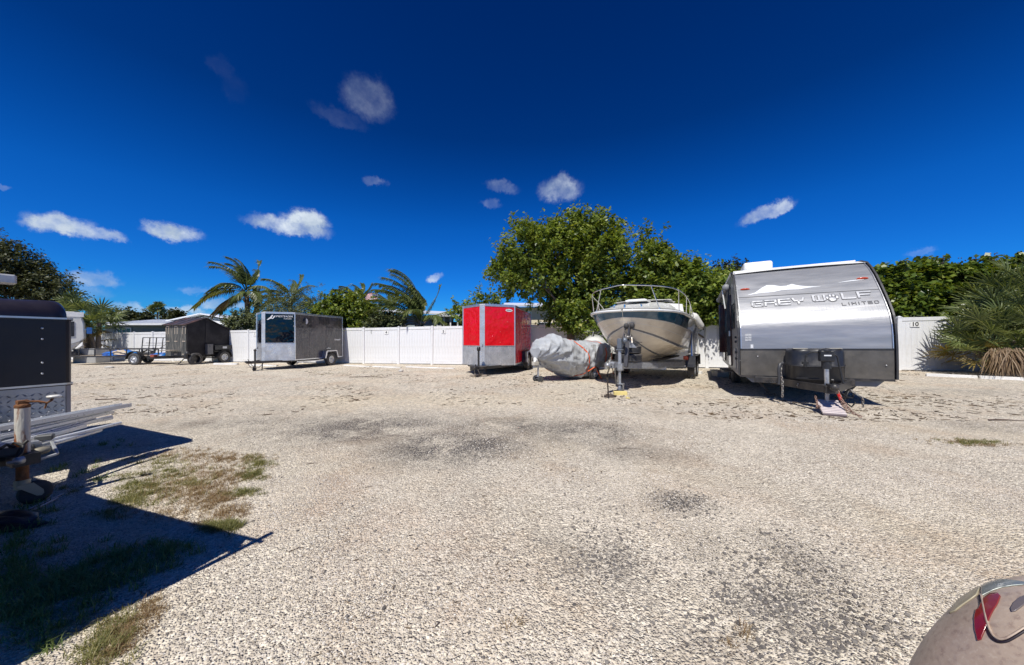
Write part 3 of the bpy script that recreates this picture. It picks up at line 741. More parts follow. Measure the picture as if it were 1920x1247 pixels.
def vnose_trailer(C, back, W, L, z0, z1, nose, paint, label, jack_z=.85, plate_h=.72, group=None, rims=RIMW, opts=()):
    """enclosed V-nose trailer; C = middle of the front shoulder line on the ground, back = direction to its rear"""
    bd = Vector((back[0], back[1], 0)).normalized(); fx, fy_ = -bd.x, -bd.y
    T = thing('cargo_trailer', (C[0], C[1], gz(C[0])), yaw_of(fx, fy_), label, 'trailer', group)
    h = W/2; zp = z0 + plate_h
    # shell: side panels, rear, roof
    for s in (-1, 1):
        mb = MB(); mb.box((-L/2, s*(h-.015), (z0+z1)/2), (L, .03, z1-z0)); 
        sd = mb.build('side_panel', paint, T)
        for q in range(1, int(L/1.22)+1):      # joint covers between the sheets, with their screws
            jm = MB(); jm.box((-q*1.22+.3, s*(h+.002), (z0+z1)/2), (.035,.006,z1-z0-.12)); jn = jm.build('joint_cover', paint, sd)
            sm = MB(); [sm.sphere((-q*1.22+.3, s*(h+.007), z0+.15+i*.16), .007, 5, 3) for i in range(int((z1-z0-.2)/.16))]; sm.build('screws', ALU, sd)
    mb = MB(); mb.box((-L-.012, 0, (z0+z1)/2), (.03, W-.06, z1-z0-.02)); mb.build('rear_door', paint, T)
    mb = MB(); prof = [(-L, -h+.03), (0, -h+.03), (nose-.05, 0), (0, h-.03), (-L, h-.03)]
    mb.prism_z(prof, z1-.03, z1+.02); mb.build('roof', WHITEP, T)
    mb = MB(); mb.prism_z(prof, z0+.0, z0+.05); mb.build('floor', BLACKM, T)
    # nose panels: painted above, tread plate below
    for s in (-1, 1):
        a = Vector((0, s*h, 0)); b = Vector((nose, s*.10, 0))
        if s < 0: q = lambda za, zb: [a+Vector((0,0,za)), b+Vector((0,0,za)), b+Vector((0,0,zb)), a+Vector((0,0,zb))]
        else:     q = lambda za, zb: [b+Vector((0,0,za)), a+Vector((0,0,za)), a+Vector((0,0,zb)), b+Vector((0,0,zb))]
        mb = MB(); mb.slab(q(zp, z1-.03), -.025); mb.build('nose_panel', paint, T)
        mb = MB(); mb.slab(q(z0, zp+.004), -.02); 
        # dents: subdivided plate
        N, M_ = 14, 8; rows = []
        qq = q(z0, zp)
        nr = (qq[1]-qq[0]).cross(qq[3]-qq[0]).normalized()
        for j in range(M_+1):
            rows.append([qq[0].lerp(qq[1], i/N).lerp(qq[3].lerp(qq[2], i/N), j/M_) + nr*(.008 + .012*mnoise.noise(Vector((i*.5+s*7, j*.6, C[0])))) for i in range(N+1)])
        mb.loft(rows); mb.build('stone_guard', TREAD, T, fix=False)
        mb = MB(); p0, p1 = a+Vector((.0,0,zp+.006)), b+Vector((0,0,zp+.006)); off_ = nr*.012
        mb.beam(p0+off_, p1+off_, .012, .022); mb.build('guard_trim', ALU, T)
    mb = MB(); mb.slab([(nose,-.10,z0),(nose,.10,z0),(nose,.10,z1-.03),(nose,-.10,z1-.03)], .006); mb.prism_z([(nose-.006,-.105),(nose-.05,-.145),(nose-.055,-.14),(nose-.012,-.10)], z0, z1-.03)
    mb.prism_z([(nose-.006,.105),(nose-.05,.145),(nose-.055,.14),(nose-.012,.10)], z0, z1-.03); mb.build('nose_cap', TREAD, T)
    # aluminium trims
    for s in (-1, 1):
        mb = MB(); mb.box((-.0, s*(h+.001), (z0+z1)/2), (.05,.05,z1-z0+.01)); mb.build('corner_trim', ALU, T, bevel=.008)
        mb = MB(); mb.box((-L, s*(h+.001), (z0+z1)/2), (.055,.05,z1-z0+.01)); mb.build('corner_trim', ALU, T, bevel=.008)
        mb = MB(); mb.box((-L/2, s*(h+.003), z1-.03), (L,.02,.09)); mb.build('roof_trim', ALU, T, bevel=.006)
        mb = MB(); mb.beam((0,s*(h+.004),z1-.03), (nose,s*.11,z1-.03), .02, .09); mb.build('roof_trim', ALU, T, bevel=.006)
        mb = MB(); mb.box((-L/2, s*(h+.003), z0+.02), (L,.02,.05)); mb.build('bottom_rail', ALU if 'bright_rail' in opts else ALU, T)
    # wheels
    R_ = .34 if L < 4 else .36
    axles = [-L*.66] if 'single' in opts else [-L*.5, -L*.5-.8]
    for ax in axles:
        for s in (-1, 1): wheel(T, (ax, s*(h+.13), R_), R_, .2, side=s, rim=rims, key='v')
    for s in (-1, 1):
        x0, x1 = axles[-1]-.48, axles[0]+.48; zf = R_*2+.12
        mb = MB()
        if 'single' in opts: pr = [(x0,z0+.0),(x0+.12,zf),(x1-.12,zf),(x1,z0+.0)]
        else: pr = [(x0,z0+.02),(x0+.1,zf),(x1-.1,zf),(x1,z0+.02)]
        for a, b in zip(pr, pr[1:]):
            d = (Vector((b[0],0,b[1]))-Vector((a[0],0,a[1])))
            mb.beam((a[0],s*(h+.125),a[1]), (b[0],s*(h+.125),b[1]), .25, .02)
        mb.build('fender', ALU if 'bright_fender' in opts else BLACKM, T)
        mb = MB(); 
        for a, b in zip(pr, pr[1:]): mb.beam((a[0],s*(h+.252),a[1]), (b[0],s*(h+.252),b[1]), .012, .055)
        mb.build('fender_lip', WHITEP if 'bright_fender' in opts else ALU, T)
    # frame and A-shaped tongue
    mb = MB(); zt = z0-.03; tip = nose+.75
    for s in (-1, 1):
        mb.beam((-L,s*(h-.25),zt), (0,s*(h-.25),zt), .06, .1); mb.beam((.05,s*(h-.3),zt), (tip-.1,s*.05,zt), .06, .1)
    for k in range(5): mb.beam((-L*k/4,-h+.2,zt-.01), (-L*k/4,h-.2,zt-.01), .05, .06)
    mb.box((tip-.12,0,zt+.0), (.3,.13,.09)); mb.beam((nose-.1,-.3,zt-.005),(nose-.1,.3,zt-.005),.06,.07)
    fr = mb.build('frame', BLACKM, T)
    mb = MB(); mb.box((tip+.02,0,zt+.05), (.22,.09,.05)); mb.sphere((tip+.10,0,zt+.04), .05, 10, 6); mb.beam((tip-.06,0,zt+.06),(tip+.02,0,zt+.15),.03,.02); mb.build('coupler', BLACKM, T, bevel=.004)
    jk = jack(T, nose+.42, jack_z, zt+.03, wheelr=.085 if 'jack_wheel' in opts else 0, z0=.0 if 'jack_wheel' in opts else .11, m=BLACKM)
    # safety chains hanging from the coupler
    for s in (-1, 1):
        chain(sagline((tip-.05, s*.06, zt-.02), (nose+.2, s*.2, zt-.04), .22)).build('safety_chain', CHAIN, T)
    # small lamps
    for s in (-1, 1):
        mb = MB(); mb.box((.02, s*(h-.06), z1-.035), (.03,.09,.03)); mb.build('marker_lamp', ORLENS, T, bevel=.006)
    return T, h, L, z0, z1, nose

# ------------------------------------------------------------------ grey and black cargo trailer (by numbers 1 to 3)
GREYP = dust_paint('charcoal_paint', (.055,.050,.053), .22, (.30,.26,.25), .30, .35, .22, .2)
BLKBLU = dust_paint('black_blue_paint', (.002,.003,.009), .10, (.05,.06,.08), .02, .0, .0, .08)
HC = Vector((-10.3, 16.2, 0)); hb_ = Vector((.18, .98, 0)).normalized(); hn = Vector((hb_.y, -hb_.x, 0))
C1 = HC - hn*1.065
T1, h, L, z0, z1, nose = vnose_trailer(C1, hb_, 2.13, 3.35, .42, 2.68, .66, GREYP,
     'grey enclosed cargo trailer with black nose panels parked at fence numbers 1 to 3', .92, .82, opts=('single','bright_fender','jack_wheel'))
for o in list(T1.children):
    if o.name.startswith('nose_panel'): o.data.materials[0] = BLKBLU
DECAL = mat('white_decal', (.75,.76,.78), .3, var=.03)
ang_r = math.atan2(nose, -(h-.10)) ; nyaw = math.atan2((h-.10), nose)     # outward normal of the picture-right nose face
nyaw = math.atan2(nose, h-.10)
# outward normal of that face: perpendicular to (nose, -(h-.1)) -> (h-.1, nose)
nyaw = math.atan2(nose, h-.10)
pn = Vector((h-.10, nose, 0)).normalized()
def on_nose(t, z): # t: 0 at nose, 1 at shoulder
    return Vector((nose, .10, z)).lerp(Vector((0, h, z)), t) + pn*.004
def lett(parent, body, t, z, size, sx=1.3, shear=.35, **k):
    o = text_obj('lettering', body, size, .0015, DECAL, parent, on_nose(t, z), math.atan2(pn.y, pn.x), sx=sx, shear=shear, **k); return o
lett(T1, 'OMESTEADER', .60, z1-.19, .115, 1.05)
mb = MB(); # the long swash of the first letter
fa = Vector((-pn.y, pn.x, 0))
if fa.y < 0: fa = -fa
o0 = on_nose(.24, z1-.22)
sw = [(-.22,-.13),(-.10,-.02),(-.02,.09),(.03,.09),(-.03,-.02),(-.02,-.05),(.02,-.05),(.02,-.02),(.06,.05),(.10,.05),(.05,-.06),(.0,-.09),(-.05,-.07),(-.10,-.09),(-.18,-.145)]
vs = [o0 + fa*a + Vector((0,0,b)) for a, b in sw]; mb._add(vs + [v + pn*.002 for v in vs], [tuple(range(len(sw))), tuple(range(len(sw), 2*len(sw)))] + [(i,(i+1) % len(sw),(i+1) % len(sw)+len(sw),i+len(sw)) for i in range(len(sw))])
mb.build('letter_swash', DECAL, T1)
lett(T1, 'TRAILERS', .74, z1-.30, .06, 1.3, .2)
# side: round vent, rear decal, stabiliser step
mb = MB(); mb.lathe([(0,.02),(.13,.02),(.16,.0)], (-.62, h+.002, z1-.38), 'y', 24); vv = mb.build('side_vent', BLACKPL, T1)
mb = MB(); mb.v = []; prof = [(math.cos(a)*.15, math.sin(a)*.15) for a in [R(-80)+i*R(160)/10 for i in range(11)]] + [(.02,.1),(.02,-.1)]
mb.prism([( -.62-x_, z1-.38+z_) for x_, z_ in prof], h+.022, h+.034); mb.build('vent_cowl', DECAL, vv)
text_obj('lettering', 'Intrepid', .12, .0015, DECAL, T1, (-2.92, h+.004, z0+.98), R(90), shear=.4, sx=1.2, bold=.004)
mb = MB(); mb.beam((-.15,h+.06,z0-.10),(-1.75,h+.06,z0-.08),.10,.05); mb.beam((-.02,h+.02,z0-.22),(-.16,h+.06,z0-.09),.08,.02); mb.build('side_step', ALU, T1)
for zz in (z0+.9, z0+1.35, z0+1.62, z0+1.85):
    mb = MB(); mb.sphere(on_nose(.95, zz), .014, 6, 4); mb.build('rivet', ALU, T1)
mb = MB(); mb.box((-L*.66+.0, h+.03, .93), (.30,.03,.02)); mb.box((-L*.66, h+.03, .95), (.08,.03,.03)); mb.build('side_marker', ALU, T1)
# stand leg at tongue
mb = MB(); mb.beam((nose+.25,.22,.36),(nose+.30,.24,.02),.03,.03); mb.build('prop_leg', BLACKM, T1)

# ------------------------------------------------------------------ red V-nose trailer
REDP = dust_paint('red_paint', (.74,.002,.010), .22, (.45,.2,.15), .02, .12, .02, .22)
rb = Vector((.226, .974, 0)).normalized(); rn = Vector((rb.y, -rb.x, 0))
RR = Vector((.11, 13.2, 0)); C2 = RR - rn*1.06
T2, h2, L2, rz0, rz1, nose2 = vnose_trailer(C2, rb, 2.12, 3.6, .34, 2.64, .80, REDP,
     'red V-nose enclosed trailer with tread plate skirt standing beside the grey cover', .98, .74, opts=())
pn2 = Vector((h2-.10, nose2, 0)).normalized()
p = Vector((nose2,.10,0)).lerp(Vector((0,h2,0)), .80) + pn2*.004 + Vector((0,0,rz1-.20))
mb = MB(); fa2 = Vector((-pn2.y, pn2.x, 0)); fa2 = fa2 if fa2.y > 0 else -fa2
el = [(math.cos(a)*.15, math.sin(a)*.055) for a in [i*2*math.pi/20 for i in range(20)]]
vs = [p + fa2*a + Vector((0,0,b)) for a, b in el]; mb._add(vs + [v + pn2*.003 for v in vs], [tuple(range(20)), tuple(range(20,40))] + [(i,(i+1) % 20,(i+1) % 20+20,i+20) for i in range(20)])
dec = mb.build('badge', DECAL, T2)
GREYL = mat('grey_ink', (.12,.12,.13), .5)
text_obj('lettering', 'SGAC', .07, .001, GREYL, T2, p + pn2*.004, math.atan2(pn2.y, pn2.x), sx=1.3, shear=.3, bold=.002)
for (t_, zz) in [(.5,1.62),(.5,1.22),(.25,1.45),(.75,2.0)]:
    q = Vector((nose2,.10,zz)).lerp(Vector((0,h2,zz)), t_) + pn2*.003
    mb = MB(); mb.sphere(q, .009, 6, 4); mb.build('screw', ALU, T2)
mb = MB(); mb.lathe([(0,.14),(.055,.14),(.075,.08),(.06,0),(0,0)], (nose2+.42,0,.92), 'z', 14); mb.build('jack_cover', BLACKPL, T2)
mb = MB(); mb.box((nose2+.25,.0,.36), (.42,.55,.02)); mb.box((nose2+.15,-.33,.27), (.2,.12,.17)); mb.build('tongue_tray', BLACKM, T2, bevel=.006)
# timber under the jack
fw = -rb
for i, (dx, dy, dz, a, l) in enumerate([(0,0,.045,.1,.62),(.02,.02,.095,1.4,.38),(-.24,-.06,.03,-.1,.36)]):
    c = C2 + fw*(nose2+.42+dx) + rn*dy; mb = MB(); mb.box((0,0,0), (l,.14,.045))
    o = mb.build('timber_block', WOOD, bevel=.005); o.location = (c.x, c.y, gz(c.x)+dz); o.rotation_euler = (rr_.uniform(-.03,.03), .0, math.atan2(rn.y, rn.x)+a)
    tag(o, ['long weathered plank lying under the red trailer jack','short board laid crosswise directly under the red trailer jack foot','grey timber offcut on the gravel left of the red trailer jack'][i], 'timber')

# ------------------------------------------------------------------ black shed trailer
SHEDW = mat('weathered_dark_wood', (.065,.07,.07), .85, var=.35, vscale=3, stretch=(4,4,.6), dirt=(.24,.21,.17), dirt_amt=.75, dirt_scale=3, streak=.25, bump=.3, bscale=20)
SHEDB = mat('black_panel', (.009,.008,.012), .75, var=.3, vscale=2, dirt=(.05,.045,.05), dirt_amt=.5)
SHEDR = mat('dark_roofing', (.06,.055,.065), .45, metal=.2, var=.3, vscale=4, dirt=(.28,.12,.07), dirt_amt=.5, dirt_scale=2)
sb = Vector((.18,.98,0)).normalized(); sn = Vector((sb.y,-sb.x,0)); SC = Vector((-18.75,19.7,0)) - sn*.77
S1 = thing('shed_trailer', (SC.x, SC.y, gz(SC.x)), yaw_of(-sb.x,-sb.y), 'black shed-shaped enclosed trailer with gabled roof and weathered plank front', 'trailer')
w = .77; Ls = 2.57; zf, zpk, zb = 2.33, 2.74, 1.98; b0 = .50
for s in (-1, 1):   # gable sides
    mb = MB(); mb.prism([(0,b0),(0,zf),(-1.0,zpk),(-Ls,zb),(-Ls,b0)], s*w-.02, s*w+.02); mb.build('gable_wall', SHEDB, S1)
mb = MB(); mb.box((-Ls,0,(b0+zb)/2),(.03,2*w-.05,zb-b0)); mb.build('rear_wall', SHEDB, S1)
for k in range(7):   # upright planks of the front
    y = -w+.02 + (2*w-.04)*(k+.5)/7
    mb = MB(); mb.box((.02+rr_.uniform(0,.01), y, (b0+zf)/2), (.025,(2*w-.04)/7-.012,zf-b0-.02)); mb.build('plank', SHEDW, S1, bevel=.003)
mb = MB(); mb.box((.0,0,(b0+zf)/2),(.012,2*w-.05,zf-b0-.02)); mb.build('backing', SHEDB, S1)
HINGE = mat('rusty_hinge', (.48,.42,.34), .6, metal=.3, var=.2, dirt=(.35,.16,.08), dirt_amt=.5, dirt_scale=10)
for zz in (zf-.10, 1.37, .62):
    for y in (-.55, .02, .58):
        if zz < 1 and y < 0: continue
        mb = MB(); mb.box((.045,y,zz),(.012,.22,.05)); mb.build('hinge', HINGE, S1)
for y in (-.68,-.5,-.05,.12,.5,.7):
    mb = MB(); mb.box((.042,y,zf-.33),(.006,.035,.42)); mb.build('drip_strip', HINGE, S1)
mb = MB(); mb.slab([(.14,-w-.08,zf-.03),(.14,w+.08,zf-.03),(-1.0,w+.08,zpk+.02),(-1.0,-w-.08,zpk+.02)], .035); mb.build('roof_slope', SHEDR, S1)
mb = MB(); mb.slab([(-1.0,-w-.08,zpk+.02),(-1.0,w+.08,zpk+.02),(-Ls-.12,w+.08,zb-.0),(-Ls-.12,-w-.08,zb-.0)], .035); mb.build('roof_slope', SHEDR, S1)
for y in (-w+.1,-.3,.2,w-.1):
    mb = MB(); mb.beam((.14,y,zf+.01),(-.98,y,zpk+.06),.03,.03); mb.build('roof_batten', SHEDR, S1)
mb = MB(); mb.box((-1.0,w+.028,1.5),(.06,.03,2.1)); mb.build('side_post', SHEDB, S1)
# truck-bed style box low on the side, number plate, tail lamp, dark jerry can
PLA = mat('licence_plate', (.55,.57,.6), .4)
mb = MB(); mb.box((-1.95,w+.13,.95),(1.15,.22,.24)); mb.box((-1.95,w+.13,1.09),(1.2,.26,.04)); mb.box((-1.95,w+.11,.74),(1.2,.2,.05)); bx_ = mb.build('side_box', BLACKPL, S1, bevel=.01)
mb = MB(); mb.box((-1.95,w+.252,.97),(.26,.01,.13)); mb.build('number_plate', PLA, bx_)
mb = MB(); mb.box((-2.53,w+.16,.95),(.05,.2,.24)); mb.build('tail_lamp', REDLENS, bx_, bevel=.01)
mb = MB(); mb.box((-1.12,w+.12,.88),(.32,.18,.62)); mb.sphere((-1.12,w+.215,1.06),.06,10,6,(1,.3,1)); mb.build('fuel_can', mat('grey_plastic',(.11,.11,.12),.4), S1, bevel=.04, seg=2)
mb = MB(); 
for s in (-1,1): mb.beam((.1,s*.6,.45),(-Ls,s*.6,.45),.06,.1)
mb.beam((.0,-.6,.45),(1.35,0,.45),.06,.09); mb.beam((.0,.6,.45),(1.35,0,.45),.06,.09)
mb.beam((-1.5,-.9,.34),(-1.5,.95,.34),.06,.06); mb.beam((-.2,-.75,.42),(-.2,.8,.42),.05,.07); mb.build('frame', BLACKM, S1)
wheel(S1, (-1.95,w+.17,.36), .36, .2, side=1, key='s', holes=7); wheel(S1, (-1.95,-w-.17,.36), .36, .2, side=-1, key='s', holes=7)
wheel(S1, (-.35,w+.10,.33), .36, .24, side=-1, key='s2', holes=7)
mb = MB()
for i in range(9):
    a = math.pi*i/8
    if i: mb.beam((-1.95+math.cos(pa)*.45,w+.17,.36+math.sin(pa)*.45),(-1.95+math.cos(a)*.45,w+.17,.36+math.sin(a)*.45),.24,.015)
    pa = a
mb.build('fender', BLACKM, S1)
mb = MB(); mb.lathe([(0,0),(.1,0),(.12,.05),(.06,.18),(0,.2)], (.05,w+.08,.6), 'z', 12); mb.box((.1,w+.05,.5),(.12,.12,.3)); mb.build('corner_lamp', BLACKM, S1)
# flat prop board across the front, rusty latch
mb = MB(); mb.box((.35,.0,.86),(.5,.75,.02)); mb.beam((.2,-.05,.85),(.75,-.45,.52),.03,.03); mb.build('front_shelf', HINGE, S1)
mb = MB(); mb.box((.75,-.5,.55),(.2,.26,.14)); mb.build('tongue_box', mat('red_rust_box',(.28,.07,.04),.7,var=.3), S1, bevel=.02)

# ------------------------------------------------------------------ utility trailer with mesh gate
U0 = Vector((-23.6, 21.0, 0)); U = thing('utility_trailer', (U0.x, U0.y, gz(U0.x)), R(0), 'black open utility trailer with upright ladder gate before the white fence', 'trailer')
xl, xr, yn, yf = -3.0, 2.85, -.78, .78; zd, zr = .50, .93
mb = MB(); mb.box(((xl+xr)/2,0,zd),(xr-xl,yf-yn,.04)); mb.build('deck', WOOD, U)
for y in (yn, yf):
    mb = MB(); mb.beam((xl,y,zr),(xr-.2,y,zr),.045,.045); mb.build('rail', BLACKM, U)
    mb = MB(); mb.beam((xl,y,zd),(xr,y,zd),.06,.09); mb.build('frame_beam', BLACKM, U)
    for k in range(7):
        x = xl + (xr-.2-xl)*k/6; mb = MB(); mb.beam((x,y,zd),(x,y,zr),.04,.04); mb.build('stake', BLACKM, U)
mb = MB(); mb.beam((xl,yn,zd),(xl,yf,zd),.06,.09); mb.beam((xr,yn,zd),(xr,yf,zd),.06,.09); mb.beam((xr,yn,zd),(xr+1.2,0,zd),.06,.08); mb.beam((xr,yf,zd),(xr+1.2,0,zd),.06,.08); mb.build('frame_beam', BLACKM, U)
gate = MB(); gx = 1.62; gzt = 1.62
for k in range(5):
    y = yn + (yf-yn)*k/4; gate.beam((gx+.0,y,zd),(gx+.12,y,gzt),.035,.035)
gate.beam((gx+.12,yn,gzt),(gx+.12,yf,gzt),.035,.035); gate.beam((gx+.07,yn,1.15),(gx+.07,yf,1.15),.02,.02); gate.beam((gx+.03,yn,.8),(gx+.03,yf,.8),.02,.02)
g_ = gate.build('gate', BLACKM, U)
mb = MB(); mb.tube([(gx+.2,yn,.85),(gx+.22,-.3,1.0),(gx+.2,.1,.95),(gx+.2,.5,1.22),(gx+.2,yf,1.18)],.014,5); mb.tube([(gx+.1,-.6,1.3),(gx+.15,0,1.28),(gx+.9,.6,1.32)],.012,5); mb.tube([(gx+.1,-.3,.75),(gx+.3,.3,1.05)],.012,5); mb.build('dry_branch', WOODD, g_)
for s, y, x in ((-1, yn-.16, 1.45), (1, yf+.16, .2)):
    w_ = wheel(U, (x, y, .35), .35, .19, side=s, key='u', holes=7, rim=RIMW if x > 1 else BLACKM)
for y, fxx in ((yn-.16,1.45), (yf+.16,.2)):
    mb = MB(); pa = None
    for i in range(9):
        a = math.pi*i/8
        if pa is not None: mb.beam((fxx+math.cos(pa)*.46,y,.36+math.sin(pa)*.46),(fxx+math.cos(a)*.46,y,.36+math.sin(a)*.46),.24,.015)
        pa = a
    mb.build('fender', BLACKM, U)
mb = MB(); mb.beam((xr+.75,0,.5),(xr+.45,-.25,-.0),.05,.05); mb.beam((xr+.7,0,.45),(xr+1.3,.1,1.0),.035,.035); mb.build('jack_leg', BLACKM, U)
mb = MB(); mb.box((xl-.1,yn,.38),(.4,.06,.05)); mb.build('rear_step', ALU, U)
# blue tarpaulin bundles lying on it
TARP = mat('blue_tarp', (.02,.13,.50), .38, var=.3, vscale=5, dirt=(.03,.35,.45), dirt_amt=.4, bump=.6, bscale=9)
TARPT = mat('tan_tarp', (.55,.45,.33), .7, var=.25, vscale=7, bump=.5, bscale=10)
def heap(name, m, c, sx, sy, sz, seed, lab, cat, res=28):
    mb = MB(); N = res; rows = []
    for j in range(9):
        ph = j/8*math.pi/2; row = []
        for i in range(N):
            a = 2*math.pi*i/N; p = Vector((math.cos(a)*math.cos(ph), math.sin(a)*math.cos(ph), math.sin(ph)))
            nn = mnoise.noise(p*2.2 + Vector((seed,0,0)))*.35 + abs(mnoise.noise(p*5 + Vector((0,seed,0))))*.22
            p = p*(1+nn); row.append((p.x*sx, p.y*sy, max(0, p.z)*sz))
        rows.append(row)
    mb.loft(rows, closed=True); o = mb.build(name, m); o.location = c; tag(o, lab, cat); return o
heap('tarp_bundle', TARP, (U0.x-.15, U0.y-.25, gz(U0.x)+zd+.02), 1.05, .4, .30, 1.7, 'crumpled blue tarpaulin on the deck of the utility trailer', 'tarpaulin')
heap('tarp_bundle', TARPT, (U0.x+.1, U0.y-.5, gz(U0.x)+zd+.10), .42, .2, .24, 4.2, 'tan printed sack on top of the blue tarpaulin', 'sack')
heap('tarp_bundle', TARP, (U0.x+2.1, U0.y-.1, gz(U0.x)+zd+.02), .45, .4, .16, 6.1, 'flat blue tarpaulin piece at the foot of the ladder gate', 'tarpaulin')
# ------------------------------------------------------------------ cabin boat on its trailer
CREAM = mat('cream_gelcoat', (.76,.68,.54), .22, var=.06, vscale=1.3, coat=.3, dirt=(.40,.30,.19), dirt_amt=.45, dirt_scale=1.1, streak=.15)
GELW = mat('white_gelcoat', (.78,.78,.75), .25, var=.05, coat=.3, dirt=(.45,.42,.36), dirt_amt=.25)
TEAL = mat('teal_band', (.016,.075,.125), .12, var=.2, coat=.6, dirt=(.22,.30,.33), dirt_amt=.35, dirt_scale=2.5)
GREYS = mat('grey_stripe', (.16,.17,.19), .3, var=.15)
GOLD = mat('faded_line', (.62,.60,.57), .4)
STAIN = mat('stainless', (.70,.70,.70), .2, metal=1.0, var=.05)
bd_ = Vector((.55,.835,0)).normalized(); BOW = Vector((2.76, 8.55, 0))
# local frame: x towards the bow, y picture-right, origin on the ground below the bow tip
B = thing('cabin_boat', (BOW.x, BOW.y, gz(BOW.x)), yaw_of(-bd_.x,-bd_.y), 'cream cabin boat with teal band and bow rail sitting on a galvanised trailer', 'boat')
S_ = [0,.05,.15,.35,.65,1.0,1.5,2.2,3.2,4.4,5.8]
HB = [.0,.28,.52,.80,1.02,1.15,1.23,1.27,1.29,1.28,1.22]
ZS = [2.03,2.03,2.03,2.025,2.02,2.01,1.99,1.96,1.92,1.88,1.84]
KZ = [1.45,1.38,1.28,1.10,.92,.80,.70,.62,.58,.57,.57]
CB = [.0,.06,.15,.34,.54,.70,.85,.97,1.04,1.06,1.05]     # chine half beam
CZ = [1.62,1.60,1.56,1.49,1.40,1.31,1.20,1.10,1.02,.98,.97]
N_ = 41
SS = [5.8*(i/(N_-1))**1.7 for i in range(N_)]
def hull(s, t, off=0.0):
    """t 0 gunwale .. 1 chine .. 2 keel, positive side"""
    hb, zs, kz, cb, cz = (interp(s, S_, q) for q in (HB, ZS, KZ, CB, CZ))
    if t <= 1:
        bulge = math.sin(t*math.pi)*.05*min(1, s/.6)
        y = lerp(hb, cb, t**1.15) + bulge*.6 ; z = lerp(zs, cz, t)
    else:
        q = t-1; y = lerp(cb, 0, q); z = lerp(cz, kz, q) - math.sin(q*math.pi)*.02
    x = -s + (.0 if s > .6 else 0)
    # raked stem: lower parts sit further aft
    rake = max(0, (zs - z))*.38*max(0, 1 - s/2.2)
    return Vector((x - rake, y + off, z - off*.2))
def hstrip(ta, tb, nt, off, s0=0):
    rows = []
    for s in SS:
        if s < s0: continue
        rows.append([hull(s, lerp(ta, tb, j/nt), off) for j in range(nt+1)])
    return rows
def mirror(rows): return [[Vector((p.x, -p.y, p.z)) for p in r] for r in rows]
mb = MB(); r = hstrip(0, 1, 10, 0); mb.loft(r); mb.loft(mirror(r)); r = hstrip(1, 2, 8, 0); mb.loft(r); mb.loft(mirror(r))
hb, = [interp(5.8, S_, HB)]
tr = [hull(5.8, t_) for t_ in [0,.25,.5,.75,1,1.5,2]]; tr2 = [Vector((p.x,-p.y,p.z)) for p in tr[::-1][1:]]
mb._add(tr + tr2, [tuple(range(len(tr+tr2)))])
hullo = mb.build('hull', CREAM, B)
for nm, ta, tb, m_, of in [('teal_band', .05, .40, TEAL, .004), ('boot_line', .415, .435, GOLD, .005), ('pin_line', .66, .675, GOLD, .004), ('grey_stripe', .93, .99, GREYS, .006), ('spray_rail', 1.02, 1.10, CREAM, .012), ('strake', 1.48, 1.53, GREYS, .006), ('strake', 1.0, 1.02, GELW, .02)]:
    for sgn in (0, 1):
        mb = MB(); r = hstrip(ta, tb, 4, of, 0); r = mirror(r) if sgn else r
        mb.loft(r); mb.build(nm, m_, hullo)
# rub rail and deck
for sgn in (1, -1):
    mb = MB(); mb.tube([(-s, sgn*(interp(s, S_, HB)+.015), interp(s, S_, ZS)+.0) for s in SS], .035, 8); mb.build('rub_rail', GELW, B)
rows = []
for s in SS:
    hb = interp(s, S_, HB); zs = interp(s, S_, ZS); row = []
    for j in range(17):
        q = -1 + 2*j/16; y = q*hb
        crown = .10*min(1, s/.5)*(1-abs(q)**2.5) + .03
        cab = .0
        if s > .55: 
            f = min(1, (s-.55)/1.6); f = f*f*(3-2*f); cab = .29*f*(1 - min(1, abs(q)/.82)**6) if s < 3.4 else .0
        row.append((-s, y, zs + .02 + crown*(1 if s < 3.4 else .2) + cab))
    rows.append(row)
mb = MB(); mb.loft(rows); deck = mb.build('deck', GELW, B)
# cabin hatch, cleats, tan windscreen cover
mb = MB(); mb.box((-1.65,0,2.41),(.55,.60,.05)); mb.box((-1.65,0,2.44),(.46,.5,.03)); mb.build('hatch', GELW, deck, bevel=.02)
mb = MB()
for y in (-.35,.35): mb.cyl((-.5,y,2.14),(-.5,y,2.19),.02,n=8); mb.box((-.5,y,2.2),(.14,.03,.02))
mb.cyl((-.22,0,2.1),(-.22,0,2.2),.025,n=8); mb.build('cleat', STAIN, deck)
SCREEN = mat('tinted_screen', (.03,.035,.04), .08, coat=.5, var=.1); CANV = mat('tan_canvas', (.50,.46,.38), .85, var=.1, bump=.4, bscale=12)
# a raked windscreen frame with a tan canvas folded over it
rw = []
for j in range(13):
    q = -1+2*j/12; x = -3.15 + .55*(1-abs(q)**2.4); rw.append((x, q*1.02))
mb = MB(); rows = [[(x, y, 2.20-.04*abs(y)) for x, y in rw], [(x-.28, y*.93, 2.46-.03*abs(y)) for x, y in rw]]
mb.loft(rows); mb.build('windscreen_cover', GELW, deck)
mb = MB(); mb.tube([(x-.28, y*.93, 2.43-.03*abs(y)) for x, y in rw], .02, 6); mb.build('screen_frame', STAIN, deck)
mb = MB(); rows = []
for k in range(7):
    x = -2.0 - k*.16; rows.append([(x, y*.82, 2.44 + .03*math.sin(k*1.4) + .035*(1-abs(y)) + .02*mnoise.noise(Vector((x*3,y*4,0)))) for y in [i/8 for i in range(-8, 9)]])
mb.loft(rows); mb.build('canvas', mat('white_canvas', (.74,.73,.69), .8, var=.05, bump=.4, bscale=12), deck)
